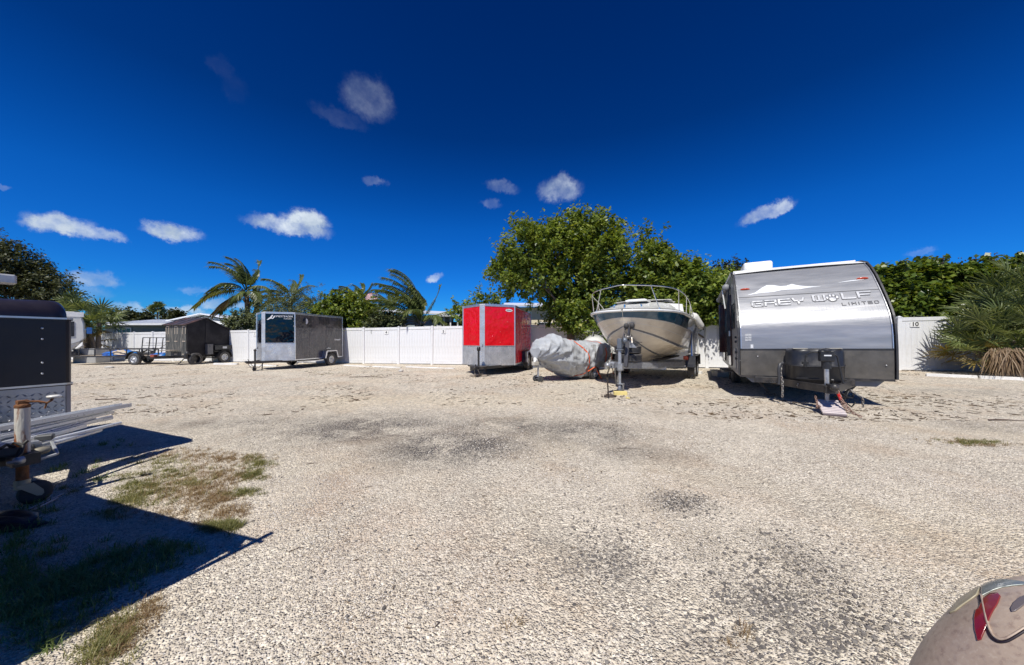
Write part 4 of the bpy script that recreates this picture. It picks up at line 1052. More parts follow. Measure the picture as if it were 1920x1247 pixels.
# bow rail: top tube, lower ends, stanchions
def rp(s, q, up): 
    hb = interp(s, S_, HB); return Vector((-s, q*(hb-.03 if s > .3 else hb*.9), interp(s, S_, ZS)+up))
top = []
for q in (-1,):
    for s, up in [(3.0,.05),(2.55,.33),(1.9,.50),(1.2,.56),(.65,.59),(.30,.61),(.05,.62)]:
        p = rp(s, q, up); p.y = -abs(p.y)-.04; top.append(p)
nose_p = Vector((.18, 0, ZS[0]+.62))
tp = top + [nose_p] + [Vector((p.x, -p.y, p.z)) for p in top[::-1]]
# smooth
def smooth_pts(pts, it=2):
    for _ in range(it):
        out = [pts[0]]
        for a, b in zip(pts, pts[1:]): out += [a.lerp(b, .25), a.lerp(b, .75)]
        out.append(pts[-1]); pts = out
    return pts
mb = MB(); mb.tube(smooth_pts(tp), .0135, 8); rail = mb.build('bow_rail', STAIN, B)
for s in (.25, 1.0, 1.8, 2.45):
    for q in (-1, 1):
        if s == .25 and q < 0: pass
        a = rp(s+.14, q, .04); b = rp(s, q, {.25:.61,1.0:.575,1.8:.51,2.45:.36}[s]); b.y = q*(abs(b.y)+.035)
        mb = MB(); mb.tube([a, b], .011, 8); mb.cyl(a-Vector((0,0,.01)), a+Vector((0,0,.02)), .03, n=10); mb.build('stanchion', STAIN, rail)
# bow eye
mb = MB(); ring = [hull(.28,1.02)*1.0 for _ in range(1)]
c = Vector((-.52, 0, 1.50)); mb.tube([c + Vector((math.cos(a)*.05+.05, 0, math.sin(a)*.05)) for a in [i*math.pi/4 for i in range(8)]], .008, 6, closed=True); mb.build('bow_eye', STAIN, B)

# hanging white fender
g = hull(1.9, 0); M_ = B.matrix_basis if False else Matrix.Translation(B.location) @ Euler(B.rotation_euler).to_matrix().to_4x4()
fp = P(1298,586,10.6); fq = P(1317,616,10.75)
mb = MB(); ax = (fq-fp); Lf = ax.length
mb.lathe([(0,0),(.02,.0),(.03,.03),(.085,.09),(.105,.16),(.105,Lf-.12),(.085,Lf-.04),(.03,Lf),(0,Lf)], (0,0,0), tuple(ax), 18)
fo = mb.build('boat_fender', GELW); fo.location = fp; tag(fo, 'long white fender hanging tilted off the right side of the boat', 'fender')
# blue tie-down strap from the rail to its hook on the ground
BLUES = mat('blue_webbing', (.02,.10,.42), .7, var=.15, bump=.3, bscale=60)
a = P(1296,600,10.55); g_ = G(1298,711); top_ = Vector((a.x, a.y, a.z)); bot = Vector((g_.x, g_.y, g_.z+.16))
st = thing('strap', g_, 0, 'blue ratchet strap hanging from the boat to a hook on the gravel', 'strap')
mb = MB(); mb.beam(top_-g_, bot-g_, .035, .006, (0,1,0)); mb.build('webbing', BLUES, st)
mb = MB(); mb.beam(top_-g_+Vector((.05,.05,-.35)), bot-g_+Vector((.03,.0,.1)), .03, .005, (0,1,0)); mb.build('webbing', mat('grey_webbing',(.35,.38,.42),.7), st)
mb = MB(); mb.box((0,0,.16),(.07,.05,.09)); mb.box((.02,0,.12),(.10,.03,.03)); mb.build('ratchet', BLUES, st, bevel=.006)
mb = MB(); mb.tube([(0,0,.10),(-.04,.0,.05),(-.07,0,.02),(-.03,0,.012),(.02,0,.03),(.03,0,.07),(.06,0,.03)],.008,6); mb.tube([(.0,0,.1),(.15,.02,.03),(.26,.03,.012)],.007,5); mb.build('hook', CHAIN, st)
# clear side canvas hanging at the right quarter
CLEAR = mat('hazy_vinyl', (.34,.35,.35), .25, var=.3, vscale=3, dirt=(.55,.55,.55), dirt_amt=.6, dirt_scale=2.5, bump=.7, bscale=5)
rows = []
pa, pb = P(1299,606,10.8), P(1310,612,11.4); z2 = P(1290,662,10.8).z
for i in range(9):
    t_ = i/8; q = pa.lerp(pb, t_); row = []
    for j in range(13):
        u_ = j/12; n_ = mnoise.noise(Vector((i*.5,j*.25,3)))
        row.append(Vector((q.x - u_*.16 + n_*.09, q.y + n_*.10, lerp(q.z, z2, u_))))
    rows.append(row)
mb = MB(); mb.loft(rows); o = mb.build('side_curtain', CLEAR); md = o.modifiers.new('th','SOLIDIFY'); md.thickness = .004
tag(o, 'hazy grey side curtain hanging off the right quarter of the boat', 'curtain')

# trailer under the boat, same frame
BT = thing('boat_trailer', (BOW.x, BOW.y, gz(BOW.x)), yaw_of(-bd_.x,-bd_.y), 'galvanised boat trailer with winch post and jockey wheel under the cream boat', 'trailer')
jx = .33; jy = -.28      # jack position (local)
inv = Matrix.Rotation(-B.rotation_euler.z, 3, 'Z')
jl = inv @ (G(1162,736) - Vector((BOW.x, BOW.y, 0))); jx, jy = jl.x, jl.y
cpl = inv @ (P(1131,688,8.5) - Vector((BOW.x, BOW.y, 0)))
zt = .62
mb = MB(); mb.beam((jx+.35,jy-.1,zt+.06),(jx-.9,jy+.05,zt),.09,.13); mb.build('tongue', GALV, BT, bevel=.006)
for s in (-1,1):
    mb = MB(); pts = [(jx-.55,jy,zt),(-1.3,s*.62-.05,zt-.02),(-2.6,s*1.0,zt-.06),(-6.0,s*1.0,zt-.10)]
    for p_, q_ in zip(pts, pts[1:]): mb.beam(p_, q_, .06, .15)
    mb.build('side_beam', GALV, BT, bevel=.004)
mb = MB()
for x in (-1.7,-2.9,-4.0,-5.4): mb.beam((x,-1.0 if x < -2 else -.75,zt-.12),(x,1.0 if x < -2 else .75,zt-.12),.07,.09)
mb.build('cross_beam', GALV, BT)
for s in (-1,1):
    mb = MB(); mb.beam((-1.9,s*.42,.70),(-5.6,s*.52,.68),.13,.06); mb.build('bunk', mat('bunk_carpet',(.06,.055,.05),.95), BT)
for ax_ in (-3.9,-4.75):
    for s in (-1,1):
        wheel(BT, (ax_, s*1.17, .34), .34, .21, side=s, key='b', holes=7)
for s in (-1,1):
    mb = MB(); pr = [(-3.42,.42),(-3.5,.78),(-5.15,.78),(-5.24,.42)]
    for p_, q_ in zip(pr, pr[1:]): mb.beam((p_[0],s*1.18,p_[1]),(q_[0],s*1.18,q_[1]),.27,.02)
    mb.build('fender', BLACKPL, BT)
    mb = MB(); mb.cyl((-5.6,s*1.2,.5),(-5.6,s*1.2,1.3),.03,n=8); mb.build('guide_post', GELW, BT)
    mb = MB(); mb.box((-3.38,s*1.05,.72),(.05,.14,.12)); mb.build('marker_lamp', ORLENS, BT, bevel=.01)
# jockey wheel with tall tube and blue-grey gear head
mb = MB(); mb.cyl((jx,jy,.20),(jx,jy,zt+.4),.034,n=14); mb.cyl((jx,jy,zt-.1),(jx,jy,zt+.45),.043,n=14); mb.box((jx,jy,zt+.01),(.13,.16,.17)); jb = mb.build('jack', GALV, BT)
mb = MB(); mb.box((jx,jy,1.20),(.13,.11,.26)); mb.box((jx,jy,1.05),(.16,.16,.03)); mb.lathe([(0,0),(.07,0),(.08,.05),(.05,.1),(0,.1)], (jx-.02,jy+.08,1.28), 'y', 14); mb.build('gear_head', mat('blue_grey_cast',(.16,.18,.21),.4,metal=.3,var=.15), jb, bevel=.015)
mb = MB(); mb.lathe([(0,-.03),(.05,-.035),(.095,-.025),(.1,0),(.095,.025),(.05,.035),(0,.03)], (jx,jy+.03,.10), (.35,1,0), 20); mb.build('caster_wheel', mat('grey_nylon',(.16,.17,.20),.45), jb)
mb = MB(); mb.slab([(jx-.07,jy-.02,.21),(jx+.06,jy-.02,.21),(jx+.03,jy-.02,.08),(jx-.02,jy-.02,.08)],.008); mb.slab([(jx-.07,jy+.08,.21),(jx+.06,jy+.08,.21),(jx+.03,jy+.08,.08),(jx-.02,jy+.08,.08)],.008); mb.box((jx,jy+.03,.215),(.16,.13,.012)); mb.build('caster_fork', GALV, jb)
# winch post, winch, bow roller
wx, wy = jx-.22, jy+.10
mb = MB(); mb.beam((wx+.05,wy,zt),(wx-.08,wy+.02,1.28),.09,.10); mb.beam((wx-.08,wy+.02,1.25),(wx-.16,wy+.04,1.62),.05,.06); wp = mb.build('winch_post', mat('dark_grey_steel',(.09,.09,.10),.5,metal=.4,var=.25), BT, bevel=.004)
mb = MB(); mb.lathe([(.05,-.07),(.085,-.07),(.085,-.06),(.04,-.055),(.04,.055),(.085,.06),(.085,.07),(.05,.07)], (wx-.02,wy+.05,1.36), 'y', 16); mb.box((wx-.03,wy-.06,1.36),(.14,.02,.18)); mb.beam((wx+.03,wy+.14,1.36),(wx+.12,wy+.17,1.22),.02,.015); mb.build('winch', CHAIN, wp)
mb = MB()
for s in (-1,1): mb.lathe([(0,-.045),(.05,-.05),(.075,-.03),(.075,.03),(.05,.05),(0,.045)], (wx-.13,wy+.04+s*.075,1.65), 'y', 14)
mb.build('bow_roller', RUBBER, wp)
mb = MB(); mb.beam((wx-.1,wy-.05,1.55),(wx-.14,wy-.05,1.67),.03,.05); mb.beam((wx-.1,wy+.15,1.55),(wx-.14,wy+.15,1.67),.03,.05); mb.build('roller_bracket', BLACKM, wp)
mb = MB(); mb.tube([(wx-.02,wy+.06,1.42),(-.50,0,1.50)],.006,5); mb.tube([(wx,wy+.16,1.3),(wx+.0,wy+.3,1.24),(wx,wy+.38,1.235)],.01,5); mb.build('winch_cable', BLACKM, wp)
mb = MB(); mb.slab([(wx-.05,wy+.07,1.30),(wx-.05,wy+.24,1.10),(wx-.05,wy+.0,1.10),(wx-.05,wy+.0,1.3)],.02); mb.build('post_gusset', GALV, wp)
# coupler, chains, hoses at the tip
mb = MB(); mb.box((jx+.42,jy-.12,zt+.09),(.24,.10,.07)); mb.sphere((jx+.54,jy-.13,zt+.08),.055,10,6); mb.box((jx+.25,jy-.1,zt+.12),(.2,.14,.05)); mb.build('coupler', GALV, BT, bevel=.006)
hk = inv @ (G(1141,748) - Vector((BOW.x, BOW.y, 0)))
chain([(jx+.30,jy-.16,zt),(jx+.30,jy-.22,.45),(hk.x,hk.y,.05)], .013, .055).build('safety_chain', mat('dark_chain',(.07,.055,.045),.7,metal=.5,var=.3), BT)
chain(sagline((jx+.34,jy-.02,zt),(jx-.1,jy-.06,zt-.02),.4)).build('safety_chain', CHAIN, BT)
mb = MB(); mb.tube(sagline((jx+.3,jy+.0,zt+.02),(jx+.08,jy-.1,zt),.28,10)+[(jx+.08,jy-.12,.32)],.011,6); mb.tube(sagline((jx+.4,jy-.08,zt+.05),(jx-.2,jy-.12,zt+.05),.15,10),.009,6); mb.build('brake_hose', HOSE, BT)
# lump of rusty chain and the yellow blocks on the ground
mb = MB()
gp = G(1143,745)
o = heap('chain_heap', mat('dark_chain',(.07,.055,.045),.7), gp, .13, .08, .07, 9.3, 'dark heap of rusty chain on the gravel at the boat trailer tongue', 'chain', 18)
mb = MB(); mb.box((0,0,.045),(.30,.14,.09)); o = mb.build('yellow_block', YELW, bevel=.008); c = G(1163,741); o.location = c; o.rotation_euler = (0,0,-.1); tag(o, 'yellow wooden block on the gravel under the boat jockey wheel', 'block')
mb = MB(); mb.box((0,0,.02),(.09,.07,.04)); o = mb.build('yellow_chip', YELW, bevel=.01); c = G(1177,748); o.location = c; o.rotation_euler = (0,.3,.6); tag(o, 'small broken yellow chip beside the yellow block', 'block')
# two spare tyres laid flat on the tongue
tp_ = inv @ (P(1180,684,9.05) - Vector((BOW.x, BOW.y, 0)))
tw = Vector((P(1178,684,9.0).x, 9.0, 0))
tm = MB(); w2 = .105; rad = .345
prof = [(rad*.58,-w2*.8),(rad*.8,-w2),(rad*.95,-w2*.9),(rad,-w2*.7)]
for q in (-.45,-.15,.15,.45): prof += [(rad,w2*(q-.09)),(rad*.955,w2*(q-.05)),(rad*.955,w2*(q+.05)),(rad,w2*(q+.09))]
prof += [(rad,w2*.7),(rad*.95,w2*.9),(rad*.8,w2),(rad*.58,w2*.8)]
tm.lathe(prof, axis='z', n=40); tme = tm.mesh('tyre_body', RUBBER)
rmm = MB(); rmm.lathe([(rad*.585,w2*.75),(rad*.5,w2*.6),(rad*.45,0),(rad*.15,.0),(0,.01)], axis='z', n=24); rme = rmm.mesh('tyre_rim', BLACKM)
for i, (dx, dz, lab) in enumerate([(0,.72+.105,'lower of the two spare tyres stacked on the boat trailer tongue'),(-.015,.935+.105,'upper of the two spare tyres stacked on the boat trailer tongue')]):
    t0 = thing('spare_tyre', (tw.x+dx, tw.y+.01*i, gz(tw.x)+dz), .4*i, lab, 'tyre', 'spare tyres stacked under the boat bow', pitch=.02*i)
    link_mesh('tyre', tme, t0); link_mesh('rim', rme, t0)

# ------------------------------------------------------------------ covered watercraft
COVER = mat('silver_cover', (.40,.42,.44), .55, var=.12, vscale=2.5, dirt=(.24,.23,.21), dirt_amt=.35, dirt_scale=3, bump=.25, bscale=14)
kn = P(1006,677,10.5); cd = Vector((.80,.60,0)).normalized(); cn = Vector((cd.y,-cd.x,0))
K = thing('covered_watercraft', (kn.x, kn.y, gz(kn.x)), yaw_of(-cd.x,-cd.y), 'small watercraft wrapped in a wrinkled silver cover with orange straps', 'watercraft')
# sections from the knot backwards: s, half width, top z, bottom z, shift of bottom towards the knot
ksec = [(-.06,.16,1.02,.80,0),(.0,.27,1.14,.76,0),(.12,.38,1.24,.70,.1),(.35,.50,1.33,.58,.15),(.7,.56,1.36,.38,.1),(1.1,.62,1.30,.16,.05),(1.5,.64,1.22,.06,0),(1.9,.64,1.20,.10,0),(2.3,.62,1.23,.26,0),(2.7,.60,1.24,.46,0),(2.95,.52,1.18,.60,0),(3.05,.34,1.06,.74,0)]
rows = []
ns = 110; na = 110
ks = [q[0] for q in ksec]
for i in range(ns+1):
    s = lerp(-.06, 3.05, i/ns); hw, zt_, zb_ = (interp(s, ks, [q[j] for q in ksec]) for j in (1,2,3)); row = []
    for j in range(na+1):
        a = -math.pi*1.0 + 2*math.pi*j/na*1.0        # around, 0 at the top
        ca, sa = math.cos(a), math.sin(a)
        ex = .72
        y = hw*math.copysign(abs(sa)**ex, sa); zc = (zt_+zb_)/2; z = zc + (zt_-zb_)/2*math.copysign(abs(ca)**.9, ca)
        # handlebar ridge
        z += .10*math.exp(-((s-.62)/.13)**2)*max(0, ca)**3
        p_ = Vector((-s, y, z))
        # folds: pleats fanning out from the knot, sagging swags along the side
        kx, kz = s, z-.66; ang = math.atan2(kz, kx+.12); dist = math.hypot(kx, kz)
        pl = abs(math.sin(ang*9.0 + 2.2*mnoise.noise(Vector((s*1.4, z*1.4, 5)))))
        pl = (1-pl)**2*.085*math.exp(-dist/1.2)*min(1, abs(sa)*1.6)
        q = mnoise.noise(Vector((s*2.2+z*2.6, z*3.5-s*1.2, y*1.2)))
        sw_ = (1-abs(q*2))**3*.065 if abs(q) < .5 else 0
        q2 = mnoise.noise(Vector((s*9-z*5, z*4+y*3, 9.1))); sw2 = (1-min(1,abs(q2*2.4)))**2*.045*(.5+.5*min(1,max(0,s-.9)))
        d_ = pl + sw_ + sw2 - .02
        p_ += Vector((0, math.copysign(1, sa)*abs(sa)*d_, ca*d_))
        if s < .5 and z < .95:
            f = (1-s/.5)*min(1, (.95-z)/.2)*.75; p_ = p_.lerp(Vector((.02, 0, .70)), f*.8)
        row.append(p_)
    rows.append(row)
mb = MB(); mb.loft(rows); mb._add(rows[0], [tuple(range(na+1))]); mb._add(rows[-1], [tuple(range(na+1))[::-1]])
cov = mb.build('cover', COVER, K)
# hem bundle on the ground, right
ORG = mat('orange_strap', (.75,.12,.03), .55, var=.12)
def belt(s, tilt, y0=1, w=.028, zlo=None):
    """strap lying over the cover across the section at s (tilt shifts it along the craft with height)"""
    pts_ = []
    for j in range(4, na-3):
        z = rows[0][0].z
        a = -math.pi + 2*math.pi*j/na
        ss = s + tilt*math.sin(a); i = int(round((ss+.06)/3.11*ns)); i = max(2, min(ns-2, i))
        r_ = rows[i][j]; c_ = Vector((r_.x, 0, .9)); pts_.append(r_ + (r_-c_).normalized()*.014)
    for _ in range(3): pts_ = [pts_[0]] + [(a_+b_*2+c_)/4 for a_, b_, c_ in zip(pts_, pts_[1:], pts_[2:])] + [pts_[-1]]
    return pts_
for s, tl in ((1.05,.62),(2.5,.1)):
    pts_ = belt(s, tl); mb = MB()
    seg = []
    for a_, b_ in zip(pts_, pts_[1:]):
        seg.append(a_)
    rws = []
    for idx, p_ in enumerate(pts_):
        d_ = (pts_[min(idx+1,len(pts_)-1)] - pts_[max(idx-1,0)]).normalized(); out_ = (p_ - Vector((p_.x,0,.9))).normalized(); sd = d_.cross(out_).normalized()*.022
        rws.append([p_-sd, p_+sd])
    mb.loft(rws); o = mb.build('strap', ORG, K, fix=False); md = o.modifiers.new('th','SOLIDIFY'); md.thickness = .004; md.offset = 0
# loose strap ends and a tied bundle at the foot
mb = MB(); mb.beam((-1.9,.70,.42),(-2.05,.86,.02),.035,.006,(1,0,0)); mb.beam((-1.55,.70,.30),(-1.9,.72,.44),.035,.006,(1,0,0)); mb.beam((-2.85,.62,.85),(-2.9,.66,.14),.035,.006,(1,0,0)); mb.build('strap_end', ORG, K)
mb = MB(); mb.tube([(-.02,0,.66),(.06,0,.70),(.10,.02,.62)],[.05,.075,.03],10); mb.build('knot', GELW, K)
# its trailer
KT = thing('watercraft_trailer', (kn.x, kn.y, gz(kn.x)), yaw_of(-cd.x,-cd.y), 'small trailer with twin jockey wheels under the silver cover', 'trailer')
mb = MB(); mb.beam((.12,0,.50),(-3.2,0,.36),.07,.09); mb.beam((-1.9,-.75,.34),(-1.9,.75,.34),.06,.06); mb.build('frame', GALV, KT)
jl = inv = None
inv2 = Matrix.Rotation(-K.rotation_euler.z, 3, 'Z'); jl = inv2 @ (G(1009,716) - Vector((kn.x, kn.y, 0)))
mb = MB(); mb.cyl((jl.x,jl.y,.16),(jl.x,jl.y,.60),.028,n=10); mb.cyl((jl.x+.03,jl.y+.05,.10),(jl.x+.03,jl.y+.05,.42),.018,n=8); mb.box((jl.x,jl.y,.56),(.14,.14,.16)); jo = mb.build('jack', GALV, KT, bevel=.006)
for dy in (-.11, .11):
    mb = MB(); mb.lathe([(0,-.03),(.06,-.035),(.095,-.025),(.1,0),(.095,.025),(.06,.035),(0,.03)], (jl.x,jl.y+dy,.10), (.5,.9,0), 18); mb.build('caster_wheel', RUBBER, jo)
mb = MB(); mb.cyl((jl.x,jl.y-.11,.10),(jl.x,jl.y+.11,.10),.015,n=8); mb.box((jl.x,jl.y,.17),(.08,.16,.02)); mb.build('axle', GALV, jo)
mb = MB(); mb.box((.05,.0,.58),(.2,.12,.12)); mb.build('coupler', mat('cream_box',(.50,.47,.40),.6,var=.15), KT, bevel=.015)
for s in (-1,1): wheel(KT, (-1.95,s*.62,.22), .22, .14, side=s, key='k', holes=5)
# cream block at the jack
mb = MB(); mb.box((0,0,.05),(.10,.10,.10)); o = mb.build('block', mat('cream_box',(.50,.47,.40),.6), bevel=.01); o.location = G(1003,706); tag(o, 'small cream block behind the watercraft jockey wheels', 'block')
# a second craft behind: white cowl and dark seat showing between cover and boat
K2p = P(1112,690,14.3)
K2 = thing('parked_watercraft', (K2p.x, K2p.y, gz(K2p.x)), R(-120), 'white and black watercraft half hidden behind the silver cover', 'watercraft')
mb = MB(); rr2 = []
for s, hw, zt_, zb_ in [(.9,.06,1.0,.85),(.75,.25,1.15,.75),(.3,.45,1.35,.6),(-.2,.5,1.5,.55),(-.9,.5,1.2,.5),(-1.5,.45,1.05,.5)]:
    rr2.append([Vector((s, hw*math.sin(a), (zt_+zb_)/2 + (zt_-zb_)/2*math.cos(a))) for a in [i*2*math.pi/16 for i in range(16)]])
mb.loft(rr2, closed=True, cap=True); mb.build('hull', GELW, K2)
mb = MB(); mb.box((-.9,0,1.32),(1.1,.36,.22)); mb.build('seat', BLACKPL, K2, bevel=.06, seg=3)
mb = MB(); mb.tube([(.0,-.38,1.62),(-.05,0,1.58),(.0,.38,1.62)],.02,6); mb.cyl((.1,0,1.35),(-.05,0,1.6),.05,n=8); mb.build('handlebar', BLACKPL, K2)
mb = MB(); mb.beam((.8,0,.42),(-1.7,0,.42),.07,.08); mb.beam((-.6,-.6,.4),(-.6,.6,.4),.05,.05); mb.box((-.6,0,.22),(.2,.9,.4)); mb.build('cradle', GALV, K2)
# ------------------------------------------------------------------ silver travel trailer
def alu_front():
    m, t, b = new_mat('brushed_aluminium')
    tc = t.add('ShaderNodeTexCoord').outputs['Object']
    sv = t.mapping(tc, scale=(1, .35, 3.0)); n = t.noise(sv, 2.2, 8, .62, .3)
    n2 = t.noise(t.mapping(tc, scale=(1, .5, 2)), 9, 8, .7)
    n3 = t.noise(t.mapping(tc, scale=(1, 6, .5)), 5, 5, .6)
    c = t.mix(t.rng(n, .3, .7), (.24,.25,.27), (.38,.385,.40))
    c = t.mix(t.math('MULTIPLY', t.rng(n2, .5, .75), .35), c, (.34,.31,.29))
    t.set(b.inputs['Base Color'], c); b.inputs['Metallic'].default_value = .34; b.inputs['Specular IOR Level'].default_value = .35
    t.set(b.inputs['Roughness'], t.math('ADD', t.rng(n, .3, .7, .26, .36), t.math('MULTIPLY', n2, .08)))
    h = t.math('ADD', t.math('MULTIPLY', n, 1.0), t.math('MULTIPLY', n3, .18)); bp = t.add('ShaderNodeBump', {'Strength': .10, 'Distance': .04}); t.set(bp.inputs['Height'], h)
    t.set(b.inputs['Normal'], bp); return m
ALUF = alu_front()
GREYB = mat('grey_lower_panel', (.105,.098,.088), .4, metal=.2, var=.2, vscale=5, dirt=(.2,.18,.15), dirt_amt=.4, dirt_scale=3, bump=.1, bscale=120)
SIDEG = mat('camper_side', (.34,.34,.34), .35, var=.06, vscale=2, dirt=(.2,.18,.15), dirt_amt=.3, streak=.2)
MAROON = dust_paint('dark_maroon', (.045,.012,.014), .15, (.2,.15,.14), .12, .6, .1)
DKTRIM = mat('dark_trim', (.055,.055,.058), .45, metal=.2, var=.15)
GLASSD = mat('dark_glass', (.012,.014,.018), .05, coat=.5, var=.1)
ROOFW = mat('white_roof', (.80,.80,.78), .5, var=.05, dirt=(.4,.37,.3), dirt_amt=.2)
SKIRT = mat('grey_skirt', (.22,.235,.26), .45, var=.12, dirt=(.13,.12,.11), dirt_amt=.4)
cb = Vector((.48,.877,0)).normalized(); CC = Vector((6.06,6.9,0))
A = thing('camper_trailer', (CC.x, CC.y, gz(CC.x)), yaw_of(-cb.x,-cb.y), 'silver travel trailer with rounded brushed metal front and dark lower panel', 'travel trailer', roll=R(.9))
W2 = 1.22; LB = 5.6; zB = .52
prof = [(0,.52),(.012,.8),(.012,1.10),(.0,1.35),(-.03,1.55),(-.08,1.70),(-.145,1.82),(-.25,1.97),(-.39,2.15),(-.565,2.36),(-.76,2.58),(-.97,2.77),(-1.20,2.92),(-1.5,3.0),(-1.9,3.03)]
def pz(z):
    return float(np.interp(z, [q[1] for q in prof], [q[0] for q in prof]))
def front_skin(z0, z1, name, m, nz=24, y0=-W2+.03, y1=W2-.03, off=0.0):
    rows = []
    for i in range(nz+1):
        z = lerp(z0, z1, i/nz); x = pz(z) + off
        rows.append([(x + .0015*mnoise.noise(Vector((z*2, y*1.5, 0))), y, z) for y in [lerp(y0, y1, j/20) for j in range(21)]])
    mb = MB(); mb.loft(rows); return mb.build(name, m, A, fix=False)
fs = front_skin(1.09, 3.02, 'front_cap', ALUF, 40); front_skin(.52, 1.085, 'lower_front_panel', GREYB, 8)
mb = MB(); mb.box((.024,0,1.088),(.006,2*W2-.06,.014)); mb.build('panel_joint', DKTRIM, A)
zz_ = 2.26; mb = MB(); mb.box((pz(zz_)+.002,0,zz_),(.006,2*W2-.08,.012), (0,-.9,0)); mb.build('panel_joint', DKTRIM, A)
body = prof + [(-LB,3.0),(-LB,.52)]
for s in (-1,1):
    mb = MB(); mb.prism(body, s*W2-.015, s*W2+.015); sd = mb.build('side_wall', SIDEG, A)
    # dark curved edge moulding with screws
    e = MB(); pts = [(x+.012, s*(W2), z) for x, z in prof]
    for p_, q_ in zip(pts, pts[1:]): e.beam(p_, (q_[0]-.0,q_[1],q_[2]+.004), .055, .03, (0,1,0))
    et = e.build('edge_moulding', DKTRIM, A)
    sc_ = MB()
    for k in range(22):
        z = .58 + k*.11
        if z < 2.95: sc_.sphere((pz(z)+.03, s*(W2+.006), z), .007, 5, 3)
    sc_.build('screw', ALU, et)
    e = MB(); pts = [(x+.008, s*(W2-.045), z) for x, z in prof[2:]]
    for p_, q_ in zip(pts, pts[1:]): e.beam(p_, q_, .035, .012, (0,1,0))
    e.build('inner_moulding', ALU, A)
mb = MB(); mb.box((-LB,0,1.76),(.03,2*W2-.04,2.46)); mb.build('rear_wall', SIDEG, A)
rows = []
for x, z in [(-1.15,2.915),(-1.5,3.01),(-1.9,3.045),(-LB-.02,3.02)]: rows.append([(x, y, z + .03*(1-(y/W2)**2)) for y in [lerp(-W2-.01, W2+.01, j/10) for j in range(11)]])
mb = MB(); mb.loft(rows); mb.build('roof', ROOFW, A, fix=False)
for s in (-1,1):
    mb = MB(); mb.box((-(1.6+LB)/2,s*(W2+.01),2.99),(LB-1.6,.03,.06)); mb.build('roof_trim', ROOFW, A)
mb = MB(); mb.box((-2.15,-.62,3.17),(.8,.62,.24)); mb.build('air_conditioner', ROOFW, A, bevel=.06, seg=3)
mb = MB(); mb.box((-1.62,0,3.05),(.04,2*W2-.1,.03)); mb.build('roof_seam', ROOFW, A)
mb = MB(); mb.box((-LB/2,0,.50),(LB,2*W2-.04,.04)); mb.build('underbelly', BLACKM, A)
# front marker lamps
for s, y, z in ((-1,-1.02,2.46),(1,1.0,2.52)):
    mb = MB(); mb.box((0,0,0),(.10,.03,.045)); pass
    o = MB(); o.lathe([(0,.035),(.02,.032),(.035,.02),(.04,0)], axis='z', n=16); lm = o.build('marker_lamp', ORLENS, A); lm.location = (pz(z)+.005, y, z); lm.rotation_euler = (0, R(48), 0); lm.scale = (.55, 2.4, 1)
# front-skin decals: mapped onto the curve
def on_front(y, z, off=.006):
    dz = .02; dx = pz(z+dz)-pz(z-dz); n_ = Vector((2*dz, 0, -dx)).normalized()
    return Vector((pz(z), y, z)) + n_*off
def decal_poly(name, pts, m, off=.005, thick=.002, sub=1):
    """thin cut vinyl following the curved front; pts in (y, z)"""
    mb = MB(); n = len(pts)
    mb._add([on_front(y, z, off) for y, z in pts] + [on_front(y, z, off-thick) for y, z in pts], [tuple(range(n)), tuple(range(n, 2*n))[::-1]] + [(i, (i+1) % n, (i+1) % n+n, i+n) for i in range(n)])
    return mb.build(name, m, A)
def decal_strip(name, top, bot, m, off=.005):
    """top and bottom outline sampled at the same y; rows between so that it follows the curve"""
    rows = []
    for (y, zt), (y2, zb2) in zip(top, bot): rows.append([on_front(y, lerp(zb2, zt, k/6), off) for k in range(7)])
    mb = MB(); mb.loft(rows); o = mb.build(name, m, A, fix=False); return o
MTN = mat('pale_decal', (.72,.74,.76), .35, var=.04)
ys = [-.98,-.84,-.70,-.60,-.48,-.36,-.25,-.15,-.05,.02,.12,.22,.32]
tp = [2.315,2.36,2.47,2.53,2.52,2.48,2.48,2.515,2.47,2.45,2.43,2.415,2.41]; bt = [2.305,2.325,2.345,2.34,2.35,2.375,2.38,2.375,2.37,2.38,2.395,2.40,2.405]
decal_strip('mountain_decal', list(zip(ys, tp)), list(zip(ys, bt)), MTN)
ys = [.62,.75,.85,.98,1.02]; decal_strip('mountain_decal', list(zip(ys, [2.47,2.49,2.5,2.505,2.5])), list(zip(ys, [2.465,2.475,2.482,2.49,2.495])), MTN)
EMB = mat('embossed_letter', (.50,.51,.53), .34, metal=.4, var=.08)
OUTL = mat('letter_outline', (.12,.12,.13), .5)
def strokes(name, segs, m, w, off):
    mb = MB()
    for pts in segs:
        for (y0_, z0_), (y1_, z1_) in zip(pts, pts[1:]):
            a = on_front(y0_, z0_, off); b = on_front(y1_, z1_, off); d = (b-a)
            if d.length < 1e-4: continue
            n_ = (on_front((y0_+y1_)/2, (z0_+z1_)/2, 1) - on_front((y0_+y1_)/2, (z0_+z1_)/2, 0)).normalized()
            ext = d.normalized()*w*.42; mb.beam(a-ext, b+ext, w, .006, n_)
    return mb.build(name, m, A)
